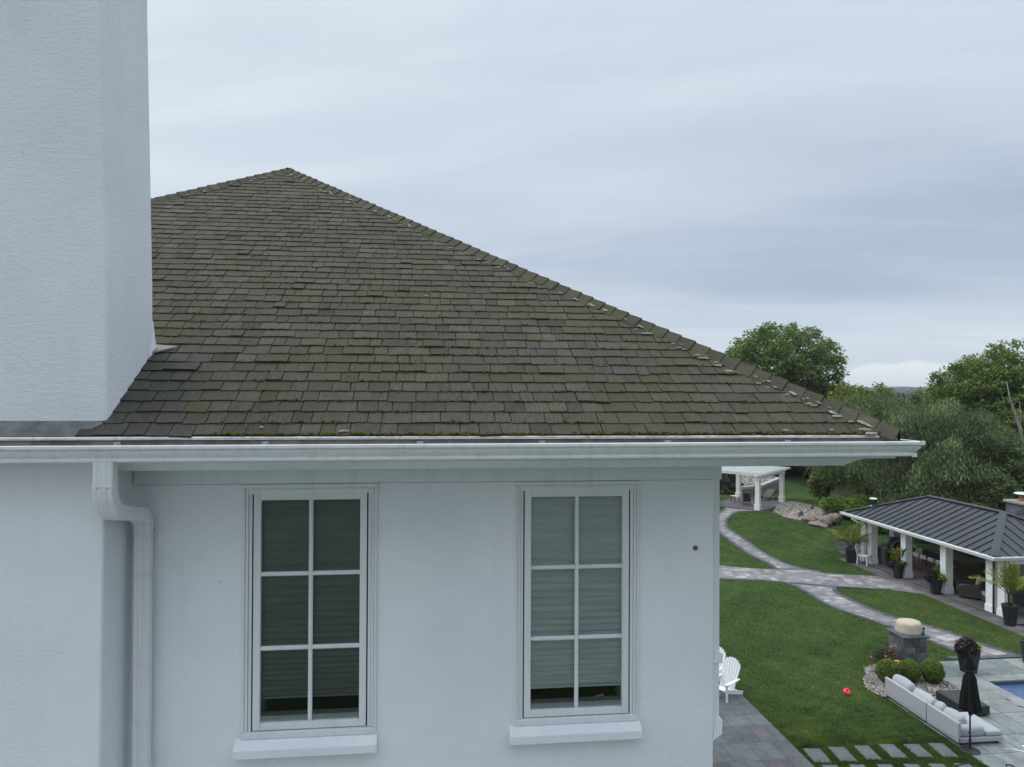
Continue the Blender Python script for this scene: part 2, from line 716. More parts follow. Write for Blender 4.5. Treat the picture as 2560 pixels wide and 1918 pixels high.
house = thing('house', 'large white stucco house with mossy dark shingled hip roof, tall chimney and two six-pane windows', 'house',
              (3.1772, 5.9564, 0), YAW)

# ---- walls
W1 = (-5.382, -4.272, zr(-2.93), zr(-0.846))
W2 = (-3.092, -1.982, zr(-2.925), zr(-0.846))


def grid_wall(mb, x0, x1, z0, z1, holes, y, depth):
    xs = sorted({x0, x1} | {h[0] for h in holes} | {h[1] for h in holes})
    zs = sorted({z0, z1} | {h[2] for h in holes} | {h[3] for h in holes})
    for i in range(len(xs) - 1):
        for k in range(len(zs) - 1):
            xm, zm_ = (xs[i] + xs[i + 1]) / 2, (zs[k] + zs[k + 1]) / 2
            if any(h[0] < xm < h[1] and h[2] < zm_ < h[3] for h in holes):
                continue
            a, b, c, d = xs[i], xs[i + 1], zs[k], zs[k + 1]
            mb.add([(a, y, c), (b, y, c), (b, y, d), (a, y, d)], [(0, 1, 2, 3)])
    for (a, b, c, d) in holes:
        e = y + depth
        mb.add([(a, y, c), (b, y, c), (b, y, d), (a, y, d), (a, e, c), (b, e, c), (b, e, d), (a, e, d)],
               [(0, 4, 5, 1), (1, 5, 6, 2), (2, 6, 7, 3), (3, 7, 4, 0)])


def inset(w, k):
    return (w[0] + k, w[1] - k, w[2] + k, w[3] - k)


wall = MB()
TOPW = zr(-0.645)
grid_wall(wall, -11.0, WXR, 0.0, TOPW, [inset(W1, 0.045), inset(W2, 0.045)], WY, 0.30)
yb = DEEP - WY
wall.add([(WXR, WY, 0), (WXR, yb, 0), (WXR, yb, TOPW), (WXR, WY, TOPW)], [(0, 1, 2, 3)])
wall.add([(-11, WY, 0), (-11, yb, 0), (-11, yb, TOPW), (-11, WY, TOPW)], [(3, 2, 1, 0)])
wall.add([(-11, yb, 0), (WXR, yb, 0), (WXR, yb, TOPW), (-11, yb, TOPW)], [(3, 2, 1, 0)])
wall.build('wall', M['stucco'], house)
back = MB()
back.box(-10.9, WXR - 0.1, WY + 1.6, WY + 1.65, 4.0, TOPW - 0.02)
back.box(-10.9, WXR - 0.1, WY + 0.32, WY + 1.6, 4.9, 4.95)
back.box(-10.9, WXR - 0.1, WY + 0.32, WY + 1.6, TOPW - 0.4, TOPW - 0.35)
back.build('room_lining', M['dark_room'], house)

# small flecks and scuffs on the stucco
fl = MB()
for (x, z, r) in ((-5.56, -1.62, 0.008), (-5.48, -1.80, 0.006), (-1.335, -1.55, 0.005)):
    fl.blob((x, WY - 0.003, zr(z)), (r * 0.6, 0.004, r * 0.8), 1, 0.4, 2.0, x)
fl.build('wall_scuff', M['rubber'], house)

# ---- chimney with its breast running down the wall
XC = -6.25
ch = MB()
lev = [(0.0, -6.285, 0.15), (zr(-2.8), -6.272, 0.15), (zr(-0.98), -6.258, 0.15), (zr(-0.62), -6.25, 0.15), (zr(-0.2), -6.247, 0.15), (zr(0.9), -6.258, 0.152),
       (zr(2.0), -6.286, 0.155), (zr(3.2), -6.318, 0.16), (zr(4.4), -6.335, 0.165)]
YBK = 1.066
for i, (z, x, y) in enumerate(lev):
    yk = YBK if z > zr(-0.3) else 0.70
    ch.v += [(-8.5, y, z), (x, y, z), (x, YBK, z), (-8.5, YBK, z)]
    ch.va += [(1, 1, 1)] * 4
    if i:
        b0, b1 = 4 * (i - 1), 4 * i
        for j in range(4):
            j2 = (j + 1) % 4
            ch.f.append((b0 + j, b0 + j2, b1 + j2, b1 + j))
            ch.mi.append(0)
ch.f.append((4 * len(lev) - 4, 4 * len(lev) - 3, 4 * len(lev) - 2, 4 * len(lev) - 1))
ch.mi.append(0)
chimney = ch.build('chimney', M['stucco'], house, bevel=0.022, seg=3)
cap = MB()
cap.box(-8.6, -6.24, 0.06, 1.16, zr(4.4), zr(4.55))
cap.build('chimney_cap', M['stucco'], chimney, bevel=0.015)
# small kicked-out foot of the render where the chimney's back corner meets the roof
ft = MB()
zt = ZE + SL * YBK
ft.add([(-6.248, YBK - 0.10, zt - 0.08), (-6.222, YBK + 0.015, zt - 0.03), (-6.30, YBK + 0.03, zt + 0.02), (-6.262, YBK + 0.012, zt + 0.30), (-6.252, YBK - 0.16, zt + 0.05)],
       [(0, 1, 3, 4), (1, 2, 3)])
ft.build('render_kick', M['stucco'], chimney)

# ---- roof
suv_all = {}


def roof_face(mb, suv, point, length_at, e, rows, age_fn, seed):
    """Courses of thick shingles. point(u,t,h): u along the eave, t up the slope, h off the plane."""
    rr = random.Random(seed)
    for i in range(rows):
        t0 = i * e
        t1 = t0 + e + 0.04
        u0, u1 = length_at(t0)
        v0, v1 = length_at(t1)
        u = u0 - rr.uniform(0.02, 0.2)
        while u < u1:
            w = rr.choice((0.11, 0.13, 0.15, 0.17, 0.18, 0.20, 0.23, 0.28))
            a, b = u + rr.uniform(0.001, 0.005), u + w - rr.uniform(0.002, 0.006)
            u += w
            a0, b0 = max(a, u0), min(b, u1)
            a1, b1 = max(a, v0), min(b, v1)
            if b0 - a0 < 0.02:
                continue
            if b1 <= a1:
                a1 = b1 = max(min((a1 + b1) / 2, v1), v0)
            age = age_fn((a0 + b0) / 2, t0, rr)
            if age is None:
                continue
            dt = rr.uniform(-0.008, 0.006) - (0.014 if rr.random() < 0.05 else 0)
            tl, tr = t0 + dt + rr.uniform(-0.005, 0.005), t0 + dt + rr.uniform(-0.005, 0.005)
            hb = 0.0145 + rr.uniform(0, 0.006) + (0.009 if rr.random() < 0.04 else 0)
            ht = 0.005
            # the butt edge is worn: four points with a little wander
            ns = 4
            eb = []
            for q_ in range(ns):
                f_ = q_ / (ns - 1)
                eb.append((a0 + (b0 - a0) * f_, tl + (tr - tl) * f_ + (rr.uniform(-0.0045, 0.0045) if 0 < q_ < ns - 1 else rr.uniform(-0.001, 0.004)),
                           hb + rr.uniform(-0.0025, 0.002)))
            vs = [point(x_, y_, 0) for x_, y_, _ in eb] + [point(x_, y_, z_) for x_, y_, z_ in eb] + \
                 [point(b1, t1, ht), point(a1, t1, ht), point(b1, t1, -0.004), point(a1, t1, -0.004)]
            row_v = [0.0] * (2 * ns) + [t1 - t0] * 4
            row_u = [x_ for x_, _, _ in eb] * 2 + [b1, a1, b1, a1]
            tone = min(1, max(0, rr.gauss(0.5, 0.17)))
            if age > 0.5 and rr.random() < 0.06:
                tone *= 0.4
            if age < 0.5:
                tone = rr.uniform(0.05, 0.30)
            mb.add(vs, [tuple(range(ns, 2 * ns)) + (2 * ns, 2 * ns + 1)] + [(q_, q_ + 1, ns + q_ + 1, ns + q_) for q_ in range(ns - 1)] +
                   [(ns - 1, 2 * ns + 2, 2 * ns, 2 * ns - 1), (2 * ns + 3, 0, ns, 2 * ns + 1)], 0, (tone, age, rr.random()))
            ou, orow = rr.uniform(0, 40), rr.uniform(0, 40)
            for (uu, vv) in zip(row_u, row_v):
                suv.append((uu - a0 + ou, vv, orow))


def to_obj(mb, suv, name, parent):
    o = mb.build(name, M['shingle'], parent, tint=True)
    at = o.data.attributes.new('suv', 'FLOAT_VECTOR', 'POINT')
    at.data.foreach_set('vector', np.array(suv, dtype=np.float32).ravel())
    return o


TL = S / CP
ROWS = 46
EXP = TL / ROWS


def age_front(u, t, rr):
    x = -u
    row = round(t / EXP)
    if row == 0 and x < XC - 0.14:
        return None
    if row == 1 and x < XC - 0.02:
        return None
    if -8.4 < x < XC - 0.25 and row < 8:
        return None
    k = x - (XC + 0.0)
    if row <= 8 and k < 0.62 - row * 0.045 + rr.uniform(-0.12, 0.12):
        return rr.uniform(0.0, 0.12)
    return min(1.0, 0.72 + rr.uniform(0, 0.28))


roof_mb, roof_suv = MB(), []
front_pt = lambda u, t, h: (-u, t * CP - h * SP, ZE + t * SP + h * CP)
roof_face(roof_mb, roof_suv, front_pt, lambda t: (t * CP, -XC + 0.01 if abs(t - EXP) < 1e-6 else 2 * S - t * CP), EXP, ROWS, age_front, 5)
right_pt = lambda u, t, h: (-t * CP + h * SP, u, ZE + t * SP + h * CP)
roof_face(roof_mb, roof_suv, right_pt, lambda t: (t * CP, DEEP - t * CP), EXP, ROWS, lambda u, t, rr: 0.9, 6)
left_pt = lambda u, t, h: (XL + t * CP - h * SP, u, ZE + t * SP + h * CP)
roof_face(roof_mb, roof_suv, left_pt, lambda t: (t * CP, DEEP - t * CP), EXP, ROWS, lambda u, t, rr: 0.9, 7)
back_pt = lambda u, t, h: (-u, DEEP - t * CP + h * SP, ZE + t * SP + h * CP)
roof_face(roof_mb, roof_suv, back_pt, lambda t: (t * CP, 2 * S - t * CP), EXP, ROWS, lambda u, t, rr: 0.9, 8)
roof = to_obj(roof_mb, roof_suv, 'roof', house)
# deck under the shingles
dk = MB()
zt = ZE + SL * S
dk.add([(0, 0, ZE - .006), (XL, 0, ZE - .006), (XL, DEEP, ZE - .006), (0, DEEP, ZE - .006), (-S, S, zt - .006), (-S, DEEP - S, zt - .006)],
       [(1, 0, 4), (0, 3, 5, 4), (3, 2, 5), (2, 1, 4, 5)])
dk.build('roof_deck', M['rubber'], roof)

# hip and ridge caps: pairs of folded tiles, lapping uphill
capm, cap_suv = MB(), []


def caps(p0, p1, side_a, side_b, n, seed, wid=0.135):
    """side_a/side_b: unit vectors from the hip line down into each slope."""
    rr = random.Random(seed)
    p0, p1 = Vector(p0), Vector(p1)
    d = (p1 - p0).normalized()
    L = (p1 - p0).length
    e = L / n
    sa, sb = Vector(side_a).normalized(), Vector(side_b).normalized()
    up = Vector((0, 0, 1))
    for i in range(n):
        t0, t1 = i * e + rr.uniform(-0.008, 0.008), (i + 1) * e + 0.05
        hb, ht = 0.053 + rr.uniform(0, 0.007), 0.038
        w = wid * rr.uniform(0.93, 1.05)
        A, B = p0 + d * t0, p0 + d * t1
        j = rr.uniform(-0.006, 0.006)
        tone = min(1, max(0, rr.gauss(0.42, 0.14)))
        vs = []
        for (q, h) in ((A, hb), (B, ht)):
            vs += [q + sa * w + up * (h - 0.034 + j), q + up * (h + 0.010), q + sb * w + up * (h - 0.034 - j)]
        for (q, h) in ((A, hb - 0.019), (B, ht - 0.012)):
            vs += [q + sa * w + up * (h - 0.036 + j), q + up * h, q + sb * w + up * (h - 0.036 - j)]
        capm.add(vs, [(0, 1, 4, 3), (1, 2, 5, 4), (6, 7, 1, 0), (7, 8, 2, 1), (0, 3, 9, 6), (2, 8, 11, 5)], 0, (tone, 0.85, rr.random()))
        ou = rr.uniform(0, 50)
        for (uu, vv) in ((0, 0), (w, 0), (2 * w, 0), (0, e), (w, e), (2 * w, e)) * 2:
            cap_suv.append((uu + ou, vv + 0.004, ou))


apex = (-S, S, ZE + SL * S)
apex2 = (-S, DEEP - S, ZE + SL * S)
dF, dR, dL = (0, -CP, -SP), (CP, 0, -SP), (-CP, 0, -SP)
# directions in each slope square to the hip line


def in_slope(hip, fall):
    h = Vector(hip).normalized()
    f = Vector(fall)
    return (f - h * f.dot(h)).normalized()


hipR = Vector(apex) - Vector((0, 0, ZE))
hipL = Vector(apex) - Vector((XL, 0, ZE))
caps((0.02, -0.02, ZE - 0.012), apex, in_slope(hipR, dF), in_slope(hipR, dR), 58, 21)
caps((XL, 0, ZE), apex, in_slope(hipL, dF), in_slope(hipL, dL), 58, 22)
caps(apex2, apex, (CP, 0, -SP), (-CP, 0, -SP), 20, 23)
hipB = Vector(apex2) - Vector((0, DEEP, ZE))
caps((0, DEEP, ZE), apex2, in_slope(hipB, dR), in_slope(hipB, (0, CP, -SP)), 58, 24)
hip_cap = to_obj(capm, cap_suv, 'hip_cap', roof)

# lichen crusts along the caps and here and there on the courses
li = MB()
rl = random.Random(4)


def crust(c, ax, ay, nrm, rx, ry, seed):
    """An irregular thin crust lying on a slope."""
    n = 18
    c, ax, ay, nrm = Vector(c), Vector(ax), Vector(ay), Vector(nrm)
    vs = [c + nrm * 0.007]
    for ring, hgt in ((0.6, 0.006), (1.0, 0.0)):
        for j in range(n):
            a = 2 * PI * j / n
            k = ring * (1 + 0.75 * mnoise.noise(Vector((math.cos(a) * 2.6 + seed, math.sin(a) * 2.6, seed * 0.37))))
            vs.append(c + ax * (rx * k * math.cos(a)) + ay * (ry * k * math.sin(a)) + nrm * hgt)
    fs = [(0, 1 + j, 1 + (j + 1) % n) for j in range(n)]
    fs += [(1 + j, 1 + n + j, 1 + n + (j + 1) % n, 1 + (j + 1) % n) for j in range(n)]
    li.add(vs, fs)


nF = Vector((0, -SP, CP))
hd = hipR.normalized()
sF = in_slope(hipR, dF)
ln = hipR.length
for k in range(105):
    t = rl.random() ** 1.55 * ln * 0.97 + 0.12
    base = Vector((0, 0, ZE)) + hd * t
    s = rl.uniform(0.08, 0.20)
    sz = rl.uniform(0.006, 0.026) * (1.5 if t < 1.6 else (1.2 if t < 4 else 1.15))
    hgt = 0.026 if s > 0.145 else 0.054
    if s > 0.145:
        crust(base + sF * s + nF * hgt, (1, 0, 0), (0, CP, SP), nF, sz * 1.3, sz * 0.5, k * 3.3)
    else:
        nn = hd.cross(sF)
        nn = nn if nn.z > 0 else -nn
        crust(base + sF * s + Vector((0, 0, 0.034)), hd, sF, nn, sz * 1.3, sz * 0.55, k * 3.3)
hdl = hipL.normalized()
sFl = in_slope(hipL, dF)
for k in range(18):
    t = rl.uniform(4.0, ln * 0.98)
    base = Vector((XL, 0, ZE)) + hdl * t
    s = rl.uniform(0.06, 0.17)
    sz = rl.uniform(0.010, 0.022)
    nn = hdl.cross(sFl)
    nn = nn if nn.z > 0 else -nn
    crust(base + sFl * s + Vector((0, 0, 0.036)), hdl, sFl, nn, sz * 1.4, sz * 0.7, k * 2.9 + 100)
for k in range(26):
    t = rl.uniform(0.02, TL * 0.9)
    u = rl.uniform(t * CP + 0.2, 6.0)
    row = int(t / EXP)
    t = (row + rl.uniform(0.15, 0.8)) * EXP
    sz = rl.uniform(0.004, 0.010) * (1 + 0.6 * (rl.random() < 0.1))
    crust(Vector(front_pt(u, t, 0.021)), (1, 0, 0), (0, CP, SP), nF, sz * 1.4, sz * 0.8, k * 1.7 + 40)
for (x, sz) in ((-4.48, 0.024), (-0.95, 0.02), (-0.55, 0.014)):
    crust(Vector(front_pt(-x, 0.03, 0.025)), (1, 0, 0), (0, CP, SP), nF, sz * 1.5, sz * 0.6, x * 9)
li.build('lichen', M['lichen'], roof, smooth=True)['kind'] = 'stuff'

# moss cushions growing along the lower edges of the courses
mo = MB()
rm = random.Random(9)
oct_v = [(1, 0, 0), (0, 1, 0), (-1, 0, 0), (0, -1, 0), (0, 0, 1)]
for row in range(0, 34):
    t = row * EXP
    dens = 300 if row == 0 else int(max(10, 120 - row * 4))
    u0, u1 = t * CP + 0.08, min(2 * S - t * CP, 6.3)
    for k in range(int(dens * (u1 - u0) / 2.0)):
        u = rm.uniform(u0, u1)
        g = mnoise.noise(Vector((u * 1.6, row * 0.9, 3.0))) + 0.6 * mnoise.noise(Vector((u * 7, row * 3.1, 8.0)))
        if g < (0.02 if row else -0.35) + rm.uniform(-0.25, 0.25):
            continue
        if u > 5.45 - row * 0.03 and row < 9:
            continue
        r = rm.uniform(0.004, 0.011) * (1.25 if row < 2 else 1.0)
        c = Vector(front_pt(u, t + rm.uniform(-0.008, 0.012), rm.uniform(0.010, 0.024)))
        tn = rm.uniform(0.45, 1.25)
        y = rm.uniform(0.8, 1.2)
        mo.add([c + Vector((a * r * 1.5, (b * CP) * r - cc * SP * r, b * SP * r + cc * r * 0.9)) for a, b, cc in oct_v],
               [(0, 1, 4), (1, 2, 4), (2, 3, 4), (3, 0, 4)], 0, (tn * y, tn, tn * 0.8))
mo.build('moss', M['moss'], roof, smooth=True, tint=True)['kind'] = 'stuff'

# flashings round the chimney's foot
fa = MB()
fa.add([(-9.4, -0.01, ZE + 0.004), (-6.40, -0.01, ZE + 0.004), (-6.22, 0.155, ZE + SL * 0.16 + 0.012), (-9.4, 0.155, ZE + SL * 0.16 + 0.012),
        (-9.4, -0.01, ZE - 0.02), (-6.40, -0.01, ZE - 0.02)], [(0, 1, 2, 3), (4, 5, 1, 0)])
fa.build('flashing', M['flash_dark'], roof)
fb = MB()
tt = 1.09 / CP
q = [front_pt(6.24, tt - 0.07, 0.032), front_pt(6.06, tt + 0.045, 0.032), front_pt(6.25, tt + 0.06, 0.04)]
fb.add(q + [(p[0], p[1], p[2] - 0.012) for p in q], [(0, 1, 2), (0, 3, 4, 1), (1, 4, 5, 2)])
o = fb.build('flashing', M['flash_tan'], roof)
o['label'] = 'small tan triangular flashing plate beside the chimney'

# ---- drip edge, fascia, cornice, frieze
de = MB()
n = 90
for k in range(n):
    x0, x1 = -9.0 + 9.0 * k / n, -9.0 + 9.0 * (k + 1) / n
    j0, j1 = (0.006 * mnoise.noise(Vector((x * 2.2, 0, 0))) for x in (x0, x1))
    k0, k1 = (0.010 * max(0, mnoise.noise(Vector((x * 1.3, 5, 0)))) for x in (x0, x1))
    de.add([(x0, -0.012, ZE - 0.002), (x1, -0.012, ZE - 0.002), (x1, -0.022 - k1, ZE - 0.014 + j1 * .6), (x0, -0.022 - k0, ZE - 0.014 + j0 * .6),
            (x1, -0.016, ZE - 0.016 + j1 * .6), (x0, -0.016, ZE - 0.016 + j0 * .6), (x1, -0.024 - k1, ZE - 0.024), (x0, -0.024 - k0, ZE - 0.024)],
           [(3, 2, 1, 0), (5, 4, 2, 3), (7, 6, 4, 5)])
de.build('drip_edge', M['drip'], house)

fs = MB()
fs.box(XL, -0.0, 0.0, 0.02, zr(-0.56), ZE - 0.012)
fs.box(-0.02, 0.0, 0.02, DEEP, zr(-0.56), ZE - 0.012)
fs.build('fascia', M['trim'], house)
co = MB()
prof = [(0.0, zr(-0.555)), (0.10, zr(-0.556)), (0.16, zr(-0.572)), (0.215, zr(-0.60)), (0.265, zr(-0.632)), (0.285, zr(-0.648)), (WY + 0.05, zr(-0.650))]
ps = [[(XL, d_, z) for d_, z in prof], [(-d_, d_, z) for d_, z in prof], [(-d_, DEEP, z) for d_, z in prof]]
# (the flat soffit on the right side runs in to the wall)
for i in range(2):
    for j in range(len(prof) - 1):
        co.add([ps[i][j], ps[i + 1][j], ps[i + 1][j + 1], ps[i][j + 1]], [(0, 1, 2, 3)])
co.box(WXR - 0.05, -WY, WY, DEEP, zr(-0.651), zr(-0.640))
co.build('soffit', M['trim'], house)
fz = MB()
fz.box(-6.24, WXR + 0.068, WY - 0.024, WY + 0.02, zr(-0.803), zr(-0.649))
fz.box(-6.24, WXR + 0.066, WY - 0.034, WY - 0.024, zr(-0.667), zr(-0.649))
fz.build('frieze_board', M['trim'], house, bevel=0.003)
cj = MB()  # dark strip that draws the shadow gap at the joint under the frieze
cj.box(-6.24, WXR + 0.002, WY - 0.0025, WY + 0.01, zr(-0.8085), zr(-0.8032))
cj.build('joint_shadow_line', M['fixture'], house)

# ---- gutter
gu = MB()
# (outward, z) - outside face first, then back along the inside
gp_out = [(0.000, -0.384), (0.000, -0.541), (0.086, -0.541), (0.100, -0.538), (0.104, -0.527), (0.102, -0.516), (0.094, -0.512), (0.096, -0.505), (0.108, -0.492),
          (0.121, -0.474), (0.127, -0.458), (0.127, -0.446), (0.142, -0.444), (0.145, -0.438), (0.145, -0.421), (0.140, -0.416), (0.112, -0.416), (0.112, -0.424)]
gp_in = [(0.121, -0.424), (0.121, -0.456), (0.104, -0.490), (0.090, -0.506), (0.090, -0.536), (0.004, -0.536), (0.004, -0.384)]
# outlet end stands a little lower than the far end
gprof = gp_out + gp_in
kk = len(gprof)
for (X, Y, mode, dz_) in ((-9.6, 0, 'l', -0.008), (0, 0, 'c', 0.006), (0, DEEP, 'r', 0.0)):
    for o_, z_ in gprof:
        if mode == 'l':
            p = (X, -o_ - 0.004, zr(z_ + dz_))
        elif mode == 'c':
            p = (o_ + 0.004, -o_ - 0.004, zr(z_ + dz_))
        else:
            p = (o_ + 0.004, DEEP, zr(z_ + dz_))
        gu.v.append(p)
        gu.va.append((1, 1, 1))
for i in range(2):
    for j in range(kk):
        j2 = (j + 1) % kk
        gu.f.append((i * kk + j, i * kk + j2, (i + 1) * kk + j2, (i + 1) * kk + j))
        gu.mi.append(1 if len(gp_out) - 1 <= j < kk - 1 else 0)
gutter = gu.build('gutter', [M['gutter'], M['gutter_in']], house)
# mitre strip over the corner joint
ms = MB()
for (a, b, c0) in (((0.150, -0.412), (0.150, -0.446), 0.004), ((0.131, -0.446), (0.126, -0.474), 0.004), ((0.126, -0.474), (0.100, -0.505), 0.004), ((0.108, -0.512), (0.108, -0.545), 0.004)):
    vs = []
    for (o_, z_) in (a, b):
        o2 = o_ + c0
        vs += [(o2 - 0.045, -o2, zr(z_ + 0.006)), (o2, -o2, zr(z_ + 0.006)), (o2, -o2 + 0.045, zr(z_ + 0.006))]
    ms.add(vs, [(3, 4, 1, 0), (4, 5, 2, 1)])
ms.build('mitre_strip', M['white_metal'], gutter)
sd = MB()
for k in range(260):
    x = R.uniform(-7, -0.2)
    sd.blob((x, -0.045 + R.uniform(-0.03, 0.03), zr(-0.532)), (R.uniform(0.01, 0.03), R.uniform(0.006, 0.014), 0.006), 1, 0.4, 2.0, k * 0.7)
o = sd.build('leaf_litter', M['gutter_in'], gutter)
o['kind'] = 'stuff'
br0 = None
for bx in (-6.10, -5.05, -3.905, -2.96, -1.95, -0.95):
    if br0 is None:
        b = MB()
        b.box(-0.020, 0.020, -0.118, -0.006, -0.430, -0.424)
        b.box(-0.026, 0.026, -0.024, -0.004, -0.436, -0.404)
        b.box(-0.022, 0.022, -0.135, -0.105, -0.430, -0.421)
        b.lathe([(0.009, -0.010), (0.009, 0.012)], 8, c=(0, -0.03, -0.42))
        br0 = b.build('bracket', M['bracket'], gutter, bevel=0.002)
        br0.location = (bx, 0, CAMZ)
    else:
        c = br0.copy()
        COL.objects.link(c)
        c.location = (bx, 0, CAMZ)
        c.parent = gutter

# ---- downspout: ridged box pipe, two bends, straight run down the corner
dw, dd_ = 0.135, 0.098


def ridged(w, h):
    """Corrugated box section."""
    out = []
    for i in range(9):
        x = -w / 2 + w * i / 8
        out.append((x, -h / 2 - (0.0035 if i % 2 else 0.0)))
    for i in range(1, 7):
        out.append((w / 2 + (0.003 if i % 2 else 0.0), -h / 2 + h * i / 7))
    for i in range(9):
        x = w / 2 - w * i / 8
        out.append((x, h / 2 + (0.0035 if i % 2 else 0.0)))
    for i in range(1, 7):
        out.append((-w / 2 - (0.003 if i % 2 else 0.0), h / 2 - h * i / 7))
    return out


def bend(p0, p1, p2, n=9, cut=0.14):
    p0, p1, p2 = Vector(p0), Vector(p1), Vector(p2)
    a = p1 + (p0 - p1).normalized() * cut
    b = p1 + (p2 - p1).normalized() * cut
    return [(1 - t) ** 2 * a + 2 * t * (1 - t) * p1 + t * t * b for t in [i / (n - 1) for i in range(n)]]


P0 = (-6.162, -0.056, zr(-0.536))
P1 = (-6.168, -0.056, zr(-0.905))
P2 = (-6.132, WY - 0.10, zr(-1.035))
P3 = (-6.145, WY - 0.062, 0.15)
path = [Vector(P0), Vector((P0[0], P0[1], zr(-0.62)))] + bend(P0, P1, P2, 11, 0.20) + bend(P1, P2, P3, 11, 0.12) + [Vector(P3)]
sc = [1.0, 1.0] + [1 + (0.035 if i % 2 else -0.01) for i in range(11)] + [0.97 + (0.03 if i % 2 else -0.01) - 0.009 * i for i in range(11)] + [0.87]
ds = MB()
ds.sweep(path, ridged(dw, dd_), True, up=(0, 1, 0), scales=sc)
spout = ds.build('downspout', M['gutter'], house)
cl_ = MB()
cl_.sweep([(P0[0], P0[1], zr(-0.706)), (P0[0], P0[1] + .001, zr(-0.716))], rrect(dw + 0.012, dd_ + 0.012, 0.006), True, up=(0, 1, 0))
cl_.build('joint_band', M['white_metal'], spout)
cl_ = MB()
cl_.sweep([(P2[0], WY - 0.064, zr(-1.20)), (P2[0] - .001, WY - 0.064, zr(-1.215))], rrect(dw + 0.010, dd_ + 0.010, 0.006), True, up=(0, 1, 0))
cl_.build('joint_band', M['white_metal'], spout)
cl_ = MB()
for sx_ in (-0.035, 0.035):
    cl_.blob((P0[0] + sx_, P0[1] - 0.052, zr(-0.73)), (0.006, 0.004, 0.006), 1, 0)
cl_.build('screw', M['bracket'], spout)

# ---- windows


